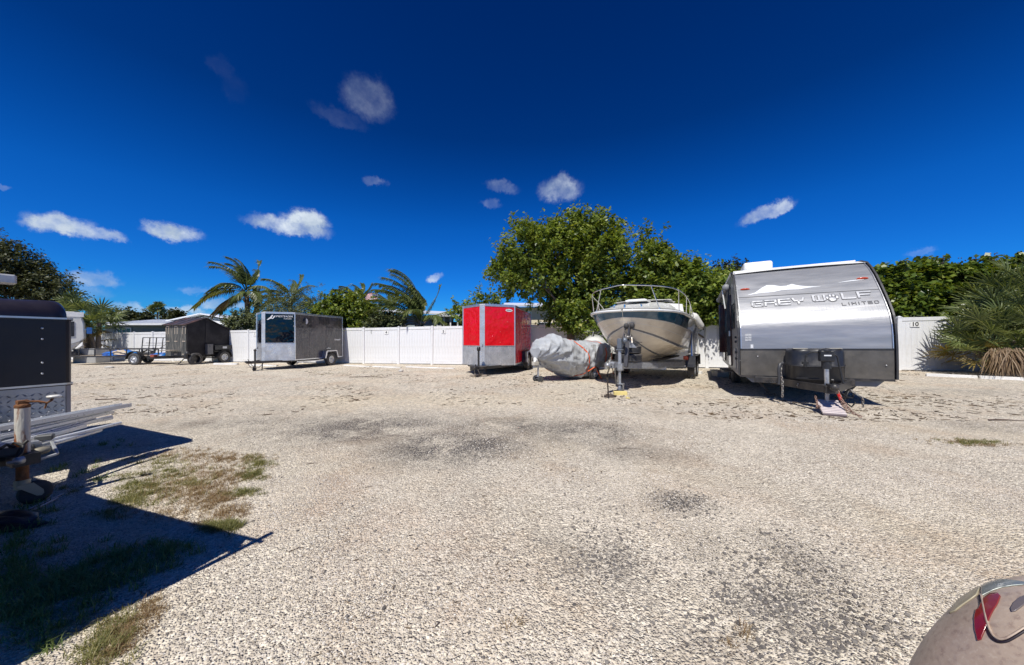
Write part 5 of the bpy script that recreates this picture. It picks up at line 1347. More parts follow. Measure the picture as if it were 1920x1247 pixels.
def letters(word, y0, z0, cw, ch, gap, slope=0.0):
    L = {'G': [[(1,1),(.15,1),(0,.8),(0,.2),(.15,0),(1,0),(1,.5),(.45,.5)]], 'R': [[(0,0),(0,.6)],[(0,1),(1,1),(1,.5),(.1,.5)],[(1,.5),(1,0)]],
         'E': [[(1,1),(0,1),(0,0),(1,0)],[(0,.5),(1,.5)]], 'Y': [[(0,1),(.15,.5),(.85,.5),(1,1)],[(.5,.5),(.5,0)]],
         'W': [[(0,1),(0,.15),(.12,0),(.88,0),(1,.15),(1,1)],[(.5,.9),(.5,0)],[(.12,1),(.0,1)]], 'L': [[(0,1),(0,0),(1,0)]], 'F': [[(0,0),(0,1),(1,1)],[(0,.5),(.85,.5)]],
         'I': [[(.5,0),(.5,1)]], 'M': [[(0,0),(0,1),(.5,.4),(1,1),(1,0)]], 'T': [[(0,1),(1,1)],[(.5,1),(.5,0)]], 'D': [[(0,0),(0,1),(.8,1),(1,.7),(1,.3),(.8,0),(0,0)]]}
    out = []; y = y0
    for c in word:
        if c == ' ': y += cw + gap; continue
        for s in L[c]: out.append([(y + u*cw*(1 if c != 'I' else .4), z0 + slope*(y-y0) + v*ch) for u, v in s])
        y += (cw if c != 'I' else cw*.4) + gap
    return out
for word, y0, zz in (('GREY',-.92,2.02),('W',.14,2.075),('LF',.60,2.095)):
    sg = letters(word, y0, zz, .178, .115, .062, .03)
    strokes('lettering_outline', sg, OUTL, .046, .007); strokes('lettering', sg, EMB, .034, .013)
sg = letters('LIMITED', .56, 1.955, .055, .05, .035, .02); strokes('lettering', sg, OUTL, .012, .008)
# paw print between W and L
mb = MB(); mo = MB()
for (y, z, ry, rz) in [(.44,2.10,.055,.045),(.365,2.145,.022,.034),(.415,2.185,.022,.034),(.47,2.185,.022,.034),(.52,2.145,.022,.034)]:
    for M_, k, of in ((mb,1.0,.014),(mo,1.35,.008)):
        vs = [on_front(y + math.cos(a)*ry*k, z + math.sin(a)*rz*k, of) for a in [i*2*math.pi/14 for i in range(14)]]
        M_._add(vs + [on_front(y, z, of+.004)], [(i, (i+1) % 14, 14) for i in range(14)])
mb.build('paw_emblem', EMB, A); mo.build('paw_outline', OUTL, A)
# warning stickers left, small plate right
STK = mat('sticker_grey', (.42,.43,.44), .5, var=.3, vscale=60)
for k in range(3):
    for q in range(2): decal_poly('sticker', [(-1.10+q*.06,1.26+k*.055),(-1.045+q*.06,1.26+k*.055),(-1.045+q*.06,1.305+k*.055),(-1.10+q*.06,1.305+k*.055)], STK)
decal_poly('sticker', [(-1.01,1.10),(-.95,1.10),(-.95,1.19),(-1.01,1.19)], STK); decal_poly('sticker', [(-.995,1.11),(-.965,1.11),(-.965,1.18),(-.995,1.18)], MTN, .007)
for (y, z) in ((-.88,.93),(1.08,.78)): mb = MB(); mb.sphere(on_front(y, z), .014, 6, 4); mb.build('screw', ALU, A)
# left side (y negative): windows, door, awning
yl = -W2-.018
def sidebox(name, x0, x1, z0_, z1_, th, m, bevel=.01, y=None):
    mb = MB(); mb.box(((x0+x1)/2, (yl if y is None else y)-th/2, (z0_+z1_)/2), (x1-x0, th, z1_-z0_)); return mb.build(name, m, A, bevel=bevel)
wn = sidebox('window', -1.2, -.55, 1.55, 2.15, .02, GLASSD, .03); sidebox('baggage_door', -.95, -.35, .62, 1.1, .015, SIDEG)
sidebox('entry_door', -2.1, -1.42, .62, 2.45, .03, MAROON); sidebox('entry_door', -4.4, -3.72, .62, 2.45, .03, MAROON)
sidebox('window', -3.4, -2.4, 1.5, 2.15, .02, GLASSD, .03)
sidebox('slide_panel', -4.9, -3.2, .9, 2.35, .20, MAROON)
mb = MB(); mb.box((-1.46,yl-.05,1.45),(.05,.04,.14)); mb.build('door_handle', ALU, A, bevel=.008)
mb = MB(); mb.cyl((-1.6,yl-.10,2.66),(-5.0,yl-.10,2.66),.07,n=14); aw = mb.build('awning_roll', mat('awning_fabric',(.18,.18,.19),.8), A)
for x in (-1.62,-4.95):
    mb = MB(); mb.box((x,yl-.06,1.75),(.06,.07,1.75)); mb.build('awning_arm', BLACKM, aw)
    mb = MB(); mb.lathe([(0,0),(.085,0),(.085,.07),(0,.07)],(x-.02,yl-.10,2.66),'x',14); mb.build('awning_head', mat('grey_cast',(.22,.23,.25),.5), aw)
mb = MB(); mb.box((-1.66,yl-.15,2.35),(.04,.03,.5), (.12,0,0)); mb.build('awning_bracket', GELW, aw, bevel=.01)
for x in (-1.55,-1.95): mb = MB(); mb.box((x,yl-.12,.48),(.5,.25,.03)); mb.build('door_step', BLACKM, A)
for i, z in enumerate((1.32,1.22,.98,.84)): sidebox('latch', -.30, -.22, z, z+.05, .03, BLACKPL, .004)
# chassis, wheels, stabilisers, skirts under the front
mb = MB()
for s in (-1,1): mb.beam((.0,s*.55,.44),(-LB,s*.55,.44),.06,.15)
mb.build('chassis', BLACKM, A)
for ax_ in (-3.0,-3.85):
    for s in (-1,1): wheel(A, (ax_, s*(W2-.17), .34), .34, .21, side=s, key='c', holes=7)
for s in (-1,1):
    mb = MB(); y0_, y1_ = (.42, 1.12) if s > 0 else (-1.12,-.42)
    mb.prism_z([( -.10, y0_),(-.10,y1_),(-.32,y1_),(-.32,y0_)] if s > 0 else [(-.10,y0_),(-.10,y1_),(-.32,y1_),(-.32,y0_)], .36, .50)
    # sloping outer ends
    v = [list(q) for q in mb.v]
    for q in v:
        if q[2] < .4 and abs(q[1]) > .8: q[1] -= s*.14
    mb.v = [tuple(q) for q in v]; mb.build('front_skirt', SKIRT, A)
for s in (-1,1):
    mb = MB(); mb.beam((-.55,s*.92,.47),(-.55,s*.62,.10),.05,.05); mb.box((-.55,s*.60,.06),(.12,.2,.03)); mb.beam((-.4,s*.9,.46),(-.4,s*.7,.36),.04,.04); mb.build('stabiliser', BLACKM, A)
mb = MB(); mb.box((.06,-.66,.41),(.10,.24,.035)); mb.build('step_bracket', GALV, A)
# A-frame
tipx = 1.22
for s in (-1,1):
    mb = MB(); mb.beam((-.3,s*.74,.42),(tipx-.08,s*.06,.42),.055,.13); mb.build('tongue_beam', BLACKM, A)
mb = MB(); mb.beam((.08,-.95,.44),(.08,.62,.44),.06,.12); mb.box((tipx-.12,0,.42),(.24,.17,.13)); mb.build('cross_member', BLACKM, A, bevel=.006)
mb = MB(); mb.box((tipx+.02,0,.49),(.26,.11,.06)); mb.sphere((tipx+.12,0,.48),.065,12,8); mb.beam((tipx-.05,0,.53),(tipx+.04,.0,.60),.04,.03); mb.build('coupler', BLACKM, A, bevel=.006)
for y in (-.16,.14): 
    for k in range(4): mb = MB(); mb.sphere((.50+k*.05,-.34-.0*k,.40+(k % 2)*.04),.012,6,4); mb.build('bolt', ALU, A)
# twin gas bottle cover
cz0, cz1 = .50, 1.10
def cover_ring(z, grow):
    pts = []
    for i in range(25):
        a = -math.pi/2 + math.pi*i/24; yy = math.sin(a); xx = math.cos(a)
        y = (.43+grow)*math.copysign(abs(yy)**.55, yy); x = .10 + (.40+grow)*abs(xx)**.42 * (1 - .10*abs(yy)**3)
        # pinched between the two bottles
        x -= .06*math.exp(-(y/.12)**2)
        pts.append(Vector((x, y, z)))
    return pts
rows = [cover_ring(z, g) for z, g in ((cz0,-.01),(cz0+.02,.0),(.76,.0),(.77,.008),(.785,.008),(.795,.0),(1.02,-.002),(1.07,-.01),(1.10,-.03),(1.105,-.06))]
mb = MB(); mb.loft(rows); mb._add([Vector((.12,-.40,1.10)),Vector((.12,.40,1.10))] + rows[-1][::-1], [tuple(range(27))]); gc = mb.build('gas_cover', BLACKPL, A)
mb = MB(); 
rows = [[p + Vector((.002,0,-.05*math.cos(p.y*2.2))) for p in cover_ring(z, .012)] for z in (.805,.825)]
mb.loft(rows); mb.build('cover_band', DKTRIM, gc)
for s in (-1,1):
    mb = MB(); mb.box((.36,s*.25,1.108),(.16,.22,.012)); mb.build('cover_lid_edge', mat('cream_edge',(.42,.40,.34),.5), gc)
    mb = MB(); mb.box((.30,s*.40,.72),(.03,.05,.1)); mb.build('cover_latch', BLACKPL, gc)
mb = MB(); mb.box((.55,-.17,.545),(.02,.34,.02)); mb.build('cover_slot', BLACKM, gc)
# electric jack with its square head
jx = .95
mb = MB(); mb.cyl((jx,0,.44),(jx,0,.80),.036,n=14); jb = mb.build('tongue_jack', ALU, A)
mb = MB(); mb.lathe([(.028,0),(.028,.26),(.028,.30)], (jx,0,.16), 'z', 14); mb.box((jx,0,.165),(.14,.14,.012)); mb.build('jack_leg', GALV, jb)
mb = MB(); mb.box((jx,0,.99),(.17,.20,.20)); mb.sphere((jx,0,1.08),.10,14,8,(1,1.1,.5)); mb.cyl((jx,0,.76),(jx,0,.9),.07,n=14); mb.build('jack_head', BLACKPL, jb, bevel=.03, seg=2)
mb = MB(); mb.box((jx+.09,0,1.00),(.006,.10,.022)); mb.build('head_label', MTN, jb)
mb = MB(); mb.tube([(jx-.03,-.10,1.05),(jx-.02,-.20,1.06),(jx-.04,-.27,1.0),(jx-.03,-.285,.92),(jx-.03,-.285,.86)],.012,7); mb.cyl((jx-.03,-.285,.88),(jx-.03,-.285,.78),.028,n=10); mb.box((jx-.03,-.285,.86),(.05,.09,.05)); mb.build('connector_cable', HOSE, jb)
mb = MB(); mb.tube([(jx-.03,.09,1.04),(jx-.0,.15,.98),(jx-.02,.18,.80),(jx+.0,.20,.62),(jx+.02,.22,.50)],.014,7); mb.build('power_cable', HOSE, jb)
# chains, red cable, hanging plug
chain([(.42,-.55,.80),(.46,-.57,.62),(.50,-.55,.45),(.52,-.56,.16)], .015, .06).build('safety_chain', CHAIN, A)
mb = MB(); mb.tube([(.40,-.52,.82),(.47,-.58,.80),(.48,-.60,.70),(.46,-.59,.5),(.47,-.6,.40)],.03,8); mb.build('chain_bundle', RUST if False else DKTRIM, A)
chain([(tipx-.1,.10,.40),(tipx-.02,.13,.25),(tipx+.12,.22,.07),(tipx+.2,.30,.03)], .014, .055).build('safety_chain', mat('rusty_chain',(.30,.20,.16),.7,metal=.4,var=.3), A)
chain([(tipx-.1,.26,.42),(tipx-.06,.40,.30),(tipx-.12,.42,.14)], .013, .05).build('safety_chain', CHAIN, A)
mb = MB(); mb.tube([(tipx-.1,.09,.38),(tipx-.06,.11,.31),(tipx-.04,.12,.25)],.024,8); mb.build('red_cable_wrap', REDLENS, A)
mb = MB(); mb.tube([(tipx-.12,.10,.42),(tipx-.1,.22,.30),(tipx-.14,.30,.28),(tipx-.16,.32,.36),(tipx-.1,.24,.40),(tipx-.12,.18,.22),(tipx-.2,.3,.12),(tipx-.22,.36,.2)],.012,6); mb.build('brake_wire', HOSE, A)
# ribbed levelling pads under the jack
PADM = mat('pinkish_pad', (.60,.53,.52), .75, var=.1, vscale=5, dirt=(.3,.24,.22), dirt_amt=.4); PADD = mat('pad_gap', (.16,.13,.14), .8)
fwv = Vector((-cb.x,-cb.y,0)); pc = CC + fwv*1.12; pdir = fwv
pd = thing('levelling_pad', (pc.x, pc.y, gz(pc.x)+.085), yaw_of(pdir.x, pdir.y), 'pinkish ribbed plastic levelling pad sloping down from under the camper jack', 'levelling pad', pitch=R(21))
for k in range(9):
    mb = MB(); mb.box((-.22+k*.052,0,.03),(.036,.31,.03)); mb.build('rib', PADM, pd, bevel=.003)
mb = MB(); mb.box((0,0,.006),(.46,.30,.03)); mb.build('base', PADD, pd)
for s, yy in ((-1,-.17),(1,.17)):
    chain([(.0+.1,yy,.10),(.05,yy+s*.02,.03),(-.16,yy*.9,.05),(-.2,yy,.12)] if s < 0 else [(-.22,yy,.1),(-.05,yy,.05),(.1,yy+.03,.02)], .013, .05).build('chain', mat('rusty_chain',(.30,.20,.16),.7), pd)
mb = MB(); mb.box((0,0,.1),(.45,.35,.2)); o = mb.build('concrete_block', CONC, bevel=.01); o.location = G(1352,706) + Vector((0,0,0)); tag(o, 'grey concrete block in the shade by the left rear of the silver camper', 'block')
# ------------------------------------------------------------------ dark trailer in the left foreground
NAVY = dust_paint('dark_navy_paint', (.004,.005,.013), .38, (.10,.10,.12), .05, .0, .03, .03)
FENDP = dust_paint('dark_bronze_paint', (.016,.013,.020), .34, (.14,.12,.13), .10, .1, .06, .03)
PLATEM = mat('worn_plate', (.42,.43,.46), .42, metal=.75, var=.2, vscale=3, dirt=(.22,.21,.20), dirt_amt=.5, dirt_scale=5)
PCOR = Vector((-4.68,3.64,0)); fdir = Vector((-.39,-.92,0)).normalized(); bdir = Vector((fdir.y, -fdir.x, 0))   # bdir: to the rear (-x)
if bdir.x > 0: bdir = -bdir
WA = 1.5; LA = 2.6; CA = PCOR + fdir*WA/2
FA = thing('dark_cargo_trailer', (CA.x, CA.y, gz(CA.x)), yaw_of(-bdir.x,-bdir.y), 'dark enclosed trailer with tread plate front and rusty jack in the left foreground', 'trailer')
h = WA/2; z0, zp, zt, z1 = .48, .92, 1.60, 1.78
def rounded_front(z, n=4, r=.05, inset=0.0):
    pts = [(-LA, -h+inset), (-r, -h+inset)]
    return [(-LA,-h+inset),(-r,-h+inset),(-.015,-h+inset+.015),(0-inset,-h+r+inset),(0-inset,h-r-inset),(-.015-inset,h-.015-inset),(-r-inset,h-inset),(-LA,h-inset)]
mb = MB(); mb.prism_z(rounded_front(0), zp, zt); mb.build('body', NAVY, FA, bevel=.01)
mb = MB(); mb.prism_z(rounded_front(0,inset=.002), z0, zp-.004); mb.build('plate', PLATEM, FA)
# raised lozenges of the tread plate
lz = MB(); sp = .046
ny = int(WA/sp)-1; nz_ = int((zp-z0)/sp)-1
for i in range(ny):
    for k in range(nz_):
        y = -h+.05+i*sp; z = z0+.03+k*sp
        if abs(y) > h-.05: continue
        a = R(45) if (i+k) % 2 else R(-45); ca, sa = math.cos(a), math.sin(a)
        L_, W_2 = .021, .0065
        q = [(L_*ca, L_*sa), (-W_2*sa, W_2*ca), (-L_*ca, -L_*sa), (W_2*sa, -W_2*ca)]
        lz._add([(.0005, y+u_, z+v_) for u_, v_ in q] + [(.0065, y, z)], [(0,1,4),(1,2,4),(2,3,4),(3,0,4)])
tag(lz.build('tread_pattern', PLATEM, FA), kind='stuff')
# rounded roof shell
rows = []
for k in range(9):
    a = k/8*math.pi/2; ins = .26*(1-math.cos(a)); z = zt+.012 + (z1-zt)*math.sin(a)
    rows.append([(-LA,-h+ins*.35,z),(-.16,-h+ins*.35,z),(-.05-ins*.4,-h+.03+ins*.5,z),(.006-ins,-h+.14+ins*.6,z),(.006-ins,0,z+.0),(.006-ins,h-.14-ins*.6,z),(-.05-ins*.4,h-.03-ins*.5,z),(-.16,h-ins*.35,z),(-LA,h-ins*.35,z)])
mb = MB(); mb.loft(rows); mb._add(rows[-1], [tuple(range(9))]); mb.build('roof', FENDP, FA, fix=False)
for zz in (zt+.004, zp):
    mb = MB()
    pr = [(p[0]+.008 if p[0] > -.2 else p[0], p[1]+math.copysign(.006,p[1])) for p in rounded_front(0)]
    for a, b in zip(pr, pr[1:]): mb.beam((a[0],a[1],zz),(b[0],b[1],zz),.012,.018)
    mb.build('trim_strip', ALU, FA)
    mb = MB()
    for a, b in zip(pr, pr[1:]): mb.beam((a[0]-.002,a[1],zz-.014),(b[0]-.002,b[1],zz-.014),.010,.010)
    mb.build('trim_seal', BLACKPL, FA)
mb = MB(); mb.box((-.004,h-.03,(z0+zp)/2),(.010,.03,zp-z0-.01)); mb.build('corner_strip', mat('grey_strip',(.30,.27,.27),.5), FA)
for z in (zt-.10,zt-.21,zp+.23,zp+.12):
    mb = MB(); mb.sphere((.004,h-.20,z),.010,8,5,(.5,1,1)); mb.build('screw', ALU, FA)
el = [(math.cos(a), math.sin(a)) for a in [i*2*math.pi/28 for i in range(28)]]
def oval(ay, az, y, z, x0, x1, m, name, par):
    mb = MB(); vs = [(x0, y+ay*c, z+az*s) for c, s in el] + [(x1, y+ay*c, z+az*s) for c, s in el]
    mb._add(vs, [tuple(range(28)), tuple(range(28,56))[::-1]] + [(i,(i+1) % 28,(i+1) % 28+28,i+28) for i in range(28)]); return mb.build(name, m, par)
ob = oval(.155,.062,-.02+h*.34-.2,zt-.095,.0,.004,mat('silver_badge',(.45,.48,.52),.35,metal=.4,var=.15),'badge',FA)
oval(.145,.053,-.02+h*.34-.2,zt-.095,.004,.006,mat('badge_blue',(.05,.08,.14),.3),'badge_field',ob)
mb = MB(); mb.beam((.007,-.06,zt-.11),(.007,.12,zt-.085),.003,.02,(1,0,0)); mb.beam((.007,-.08,zt-.08),(.007,.04,zt-.075),.003,.014,(1,0,0)); mb.build('badge_mark', DECAL, ob)
mb = MB(); mb.box((-LA/2,0,z0-.05),(LA,WA-.1,.08)); mb.build('underframe', BLACKM, FA)
for s in (-1,1): wheel(FA, (-1.5,s*(h+.12),.31), .31, .18, side=s, key='f', holes=5)
for s in (-1,1):
    mb = MB(); mb.beam((-1.95,s*(h+.12),.5),(-1.8,s*(h+.12),.72),.22,.02); mb.beam((-1.8,s*(h+.12),.72),(-1.2,s*(h+.12),.72),.22,.02); mb.beam((-1.2,s*(h+.12),.72),(-1.05,s*(h+.12),.5),.22,.02); mb.build('fender', BLACKM, FA)
Rm = Matrix.Rotation(-FA.rotation_euler.z, 3, 'Z')
def loc(p): return Rm @ (Vector(p) - Vector((CA.x, CA.y, gz(CA.x))))
jp = loc(G(42,948)); jx, jy = jp.x, jp.y
mb = MB(); 
mb.beam((-.2,-.6,.40),(jx-.05,jy-.03,.40),.06,.10); mb.beam((-.2,.6,.40),(jx-.05,jy+.03,.40),.06,.10); mb.box((jx-.05,jy,.40),(.3,.14,.09)); mb.build('tongue', BLACKM, FA)
# the tall rusty white jack tube
JW = mat('chipped_white_tube', (.62,.60,.55), .55, var=.12, vscale=6, dirt=(.27,.085,.02), dirt_amt=1.0, dirt_scale=9, dlo=.46, dhi=.56, stretch=(1,1,.2), bump=.35, bscale=60)
mb = MB(); mb.cyl((jx,jy,.43),(jx,jy,.84),.040,n=22); jk = mb.build('jack_tube', JW, FA)
mb = MB(); mb.cyl((jx,jy,.20),(jx,jy,.44),.034,n=20); mb.build('jack_inner_tube', RUST, jk)
mb = MB(); mb.lathe([(0,.855),(.03,.855),(.042,.845),(.042,.825),(.040,.82)], (jx,jy,0), 'z', 20); mb.box((jx,jy,.868),(.05,.06,.03)); mb.build('jack_cap', RUST, jk, bevel=.004)
mb = MB(); mb.tube([(jx+.01,jy,.87),(jx+.05,jy+.07,.865),(jx+.06,jy+.11,.845),(jx+.07,jy+.13,.865),(jx+.07,jy+.14,.89)],.009,7); mb.tube([(jx+.06,jy+.11,.85),(jx+.055,jy+.10,.80)],.006,6); cr = mb.build('crank', RUST, jk)
mb = MB(); mb.lathe([(0,0),(.035,.0),(.043,.008),(.043,.018),(.025,.024),(0,.022)], (jx+.07,jy+.145,.885), 'z', 18); mb.build('crank_knob', GELW, cr)
mb = MB(); mb.cyl((jx,jy,.15),(jx,jy,.225),.043,n=16)
fk = [(jy-.045,.185),(jy+.045,.19),(jy+.095,.115),(jy+.098,.085),(jy+.085,.068),(jy+.06,.075)]
for xx in (jx-.05, jx+.045): mb._add([(xx,a,b) for a,b in fk] + [(xx+.007,a,b) for a,b in fk], [tuple(range(6)), tuple(range(6,12))] + [(q,(q+1) % 6,(q+1) % 6+6,q+6) for q in range(6)])
mb.build('caster_fork', mat('pale_green_cast',(.36,.36,.29),.5,metal=.3,var=.15), jk)
mb = MB(); mb.lathe([(0,-.03),(.06,-.035),(.085,-.03),(.095,-.01),(.095,.01),(.085,.03),(.06,.035),(0,.03)], (jx,jy+.065,.095), (1,0,0), 24); mb.build('caster_wheel', RUBBER, jk)
# bent tube frame of the coupler, loops of cable and winch lump
GT = mat('pale_grey_bar', (.50,.52,.53), .4, metal=.5, var=.12, dirt=(.3,.25,.2), dirt_amt=.3)
c0 = loc(P(52,850,2.95)); c1 = loc(P(58,866,2.85)); 
def lp(px, py, Y): return loc(P(px, py, Y))
mb = MB(); f_ = [lp(52,842,2.98), lp(57,866,2.86), lp(107,851,2.98), lp(97,828,3.1)]
for a, b in zip(f_, f_[1:]+f_[:1]): mb.beam(a, b, .022, .022)
f2 = [p - Vector((0,0,.03)) for p in f_]
mb.build('coupler_frame', GT, FA, bevel=.004)
mb = MB(); p = lp(76,845,2.98); mb.sphere(p, .05, 12, 8, (1,1.2,.7)); mb.build('coupler_ball', mat('tan_cast',(.26,.24,.19),.6,metal=.2,var=.2), FA)
mb = MB(); a, b = lp(14,848,2.75), lp(36,848,2.85); mb.beam(a, b, .12, .07); mb.build('coupler_housing', mat('grey_rubbery',(.10,.105,.11),.5,var=.2), FA, bevel=.015, seg=2); mb = MB(); a, b = lp(66,822,3.05), lp(102,818,3.12); mb.beam(a, b, .07, .05); mb.build('rubber_block', mat('grey_rubbery',(.10,.105,.11),.5), FA, bevel=.01)
mb = MB(); mb.tube([lp(30,862,2.75),lp(36,845,2.78),lp(45,832,2.8),lp(52,826,2.82)],.012,7); mb.tube([lp(18,838,2.8),lp(28,830,2.8),lp(44,836,2.78),lp(40,850,2.75),lp(32,858,2.72)],.010,7); mb.tube([lp(0,842,2.7),lp(12,834,2.75),lp(30,838,2.78)],.012,7); mb.build('cable', HOSE, FA)
mb = MB(); mb.lathe([(0,0),(.03,0),(.03,.04),(.012,.045),(.012,.08),(0,.08)], lp(43,862,2.72), (.3,-1,0), 10); mb.build('bolt', GALV, FA)
mb = MB(); a, b = lp(60,830,2.95), lp(70,832,3.0); mb.box(a, (.06,.07,.03)); mb.box(b, (.04,.05,.03)); mb.build('latch', GALV, FA, bevel=.006)

# aluminium gutter lengths and pipes lying across the tongue
PIPEM = mat('white_aluminium', (.72,.74,.76), .3, metal=.3, var=.05, vscale=3, dirt=(.35,.36,.37), dirt_amt=.25)
GRP = 'long aluminium profiles laid across the tongue of the dark trailer'
def bar(name, a, b, kind, lab, r=.02):
    a, b = Vector(a), Vector(b); c = (a+b)/2; mb = MB()
    if kind == 'pipe': mb.cyl(a-c, b-c, r, n=14)
    elif kind == 'channel':
        d = (b-a).normalized(); sd = d.cross(Vector((0,0,1))).normalized()
        mb.beam(a-c, b-c, r*3.4, .006)
        for s in (-1,1): mb.beam(a-c+sd*s*r*1.7+Vector((0,0,r*.6)), b-c+sd*s*r*1.7+Vector((0,0,r*.6)), .005, r*1.3)
        mb.beam(a-c+Vector((0,0,r*.5)), b-c+Vector((0,0,r*.5)), .004, r)
    else:
        mb.beam(a-c, b-c, r*2.6, .02); mb.beam(a-c+Vector((.0,0,.018)), b-c+Vector((.0,0,.018)), r*1.6, .016); mb.beam(a-c+Vector((r*1.1,0,-.012)), b-c+Vector((r*1.1,0,-.012)), r*.4, .012)
    o = mb.build(name, PIPEM, bevel=.002 if kind != 'pipe' else 0); o.location = c; tag(o, lab, 'metal bar', GRP); return o
def pipe_px(name, tip, left, Yt, Yl, kind, lab, r):
    a = P(*tip, Yt); b = P(*left, Yl); d = (b-a); b = a + d*1.55; return bar(name, a, b, kind, lab, r)
pipe_px('aluminium_profile', (238,762), (0,806), 3.95, 2.96, 'channel', 'topmost and longest white profile, its tip reaching farthest right past the dark trailer', .032)
pipe_px('aluminium_profile', (206,772), (0,818), 3.86, 2.93, 'flat', 'flat white profile lying just under the longest one', .036)
pipe_px('aluminium_profile', (172,787), (0,833), 3.70, 2.90, 'flat', 'grey shaded wide profile in the middle of the bundle', .05)
pipe_px('aluminium_profile', (210,783), (0,826), 3.95, 3.0, 'flat', 'dull grey strip with its square end showing behind the bundle', .012)
pipe_px('aluminium_pipe', (226,793), (0,848), 3.72, 2.84, 'pipe', 'round white pipe with pointed reach, second longest in the bundle', .017)
pipe_px('aluminium_pipe', (188,806), (0,860), 3.55, 2.80, 'pipe', 'lowest round white pipe, shortest of the bundle', .021)
pipe_px('aluminium_profile', (150,802), (0,843), 3.55, 2.87, 'channel', 'short white channel at the bottom of the bundle beside the jack', .032)
# long thin rods on the ground by the jack wheel
for i, (a, b, lab) in enumerate([((118,928),(0,982),'thin grey rod on the gravel under the jack wheel'),((108,936),(0,990),'second thin rod lying nearer the camera under the jack wheel')]):
    p, q = G(*a), G(*b); q = p + (q-p)*1.4; mb = MB(); c = (p+q)/2; mb.cyl(p-c, q-c, .008, n=8); o = mb.build('metal_rod', GALV); o.location = c + Vector((0,0,.012)); tag(o, lab, 'rod')
mb = MB(); o = heap('plastic_sack', mat('black_sack',(.015,.015,.018),.35,bump=.5,bscale=12), G(30,985)+Vector((-.15,.0,0)), .3, .12, .07, 12.5, 'flat black plastic sheet on the ground under the rusty jack', 'plastic sheet')

# ------------------------------------------------------------------ second trailer at the left, only its rack end in view; it throws the near shadow
tb = Vector((-.98,.20,0)).normalized(); tf = Vector((-.34,-.94,0)).normalized()
C0 = Vector((-2.12,1.40,0)); CBm = C0 + tf*1.05
TBt = thing('rack_trailer', (CBm.x, CBm.y, gz(CBm.x)), yaw_of(.94,-.34), 'grey trailer with a roof rack just beyond the left edge, one rack end showing', 'trailer')
hB = 1.05; LBt = 3.4
mb = MB(); mb.prism_z([(-LBt,-hB),(0,-hB),(0,hB),(-LBt,hB)], .80, 1.50); mb.build('body', FENDP, TBt, bevel=.02)  # unseen body set high on struts so skylight reaches the near shadow
mb = MB(); mb.prism_z([(-LBt-.01,-hB-.01),(.01,-hB-.01),(.01,hB+.01),(-LBt-.01,hB+.01)], .95, .99); mb.build('trim_strip', ALU, TBt)
mb = MB(); mb.prism_z([(-LBt+.02,-hB+.02),(-.02,-hB+.02),(-.02,hB-.02),(-LBt+.02,hB-.02)], 1.50, 1.53); mb.build('roof', WHITEP, TBt, bevel=.01)
for s in (-1,1): wheel(TBt, (-1.8,s*(hB+.1),.32), .32, .19, side=s, key='f2', holes=5)
RB = Matrix.Rotation(-TBt.rotation_euler.z, 3, 'Z')
rt = RB @ (P(14,524,1.385) - Vector((CBm.x, CBm.y, gz(CBm.x))))
mb = MB(); mb.beam((rt.x,rt.y+.02,rt.z),(rt.x-.25,rt.y-2.2,rt.z-.0),.045,.040); rk = mb.build('rack_bar', GALV, TBt, bevel=.006)
mb = MB(); mb.beam((rt.x-2.6,rt.y+.02,rt.z),(rt.x-2.8,rt.y-2.2,rt.z),.045,.04); mb.build('rack_bar', GALV, TBt)
for y in (rt.y-.15, rt.y-2.0):
    for x in (rt.x-.06, rt.x-2.65): mb = MB(); mb.beam((x,y,1.52),(x,y,rt.z),.03,.03); mb.build('rack_post', GALV, TBt)
mb = MB(); mb.cyl((rt.x+.05,rt.y-.10,rt.z+.035),(rt.x-3.1,rt.y-.16,rt.z+.035),.016,n=8); mb.build('rack_tube', GALV, TBt)
mb = MB(); mb.beam((-.1,-.4,.40),(1.0,0,.40),.06,.08); mb.beam((-.1,.4,.40),(1.0,0,.40),.06,.08); 
for s in (-1,1):
    mb.beam((-LBt,s*.7,.42),(0,s*.7,.42),.07,.1)
    for k in range(4): mb.beam((-LBt*(k+.2)/3.6,s*.7,.42),(-LBt*(k+.2)/3.6,s*.7,.80),.06,.06)
mb.beam((-1.8,-1.0,.34),(-1.8,1.0,.34),.06,.06); mb.build('frame', BLACKM, TBt)

# ------------------------------------------------------------------ dusty car at the lower right
def car_mat():
    m, t, b = new_mat('dusty_car_paint')
    tc = t.add('ShaderNodeTexCoord').outputs['Object']
    n = t.noise(tc, 3.0, 8, .65, .4); f = t.noise(tc, 110, 5, .7); g_ = t.noise(tc, 220, 3, .6)
    sp = t.rng(f, .52, .62)
    c = t.mix(t.rng(n, .3, .7), (.37,.275,.21), (.52,.42,.325))
    c = t.mix(t.math('MULTIPLY', sp, .55), c, (.17,.10,.085))
    c = t.mix(t.math('MULTIPLY', t.rng(g_, .5, .65), .35), c, (.60,.51,.41))
    t.set(b.inputs['Base Color'], c); t.set(b.inputs['Roughness'], t.rng(n, .3, .7, .38, .6)); b.inputs['Metallic'].default_value = .1; b.inputs['Coat Weight'].default_value = .3; b.inputs['Coat Roughness'].default_value = .22
    bp = t.add('ShaderNodeBump', {'Strength': .12, 'Distance': .004}); t.set(bp.inputs['Height'], f); t.set(b.inputs['Normal'], bp)
    return m
CARP = car_mat()
SKYSHEEN = mat('painted_sky_sheen', (.20,.235,.23), .35, metal=.3, var=.12, vscale=4, coat=.3, dirt=(.36,.34,.29), dirt_amt=.3, dirt_scale=5)  # grey-teal sky reflection painted as colour along the car's top edge
TANP = mat('dusty_tan_sill', (.36,.32,.22), .4, var=.1, vscale=4, coat=.2)
GAPM = mat('dark_gap', (.012,.006,.010), .5)
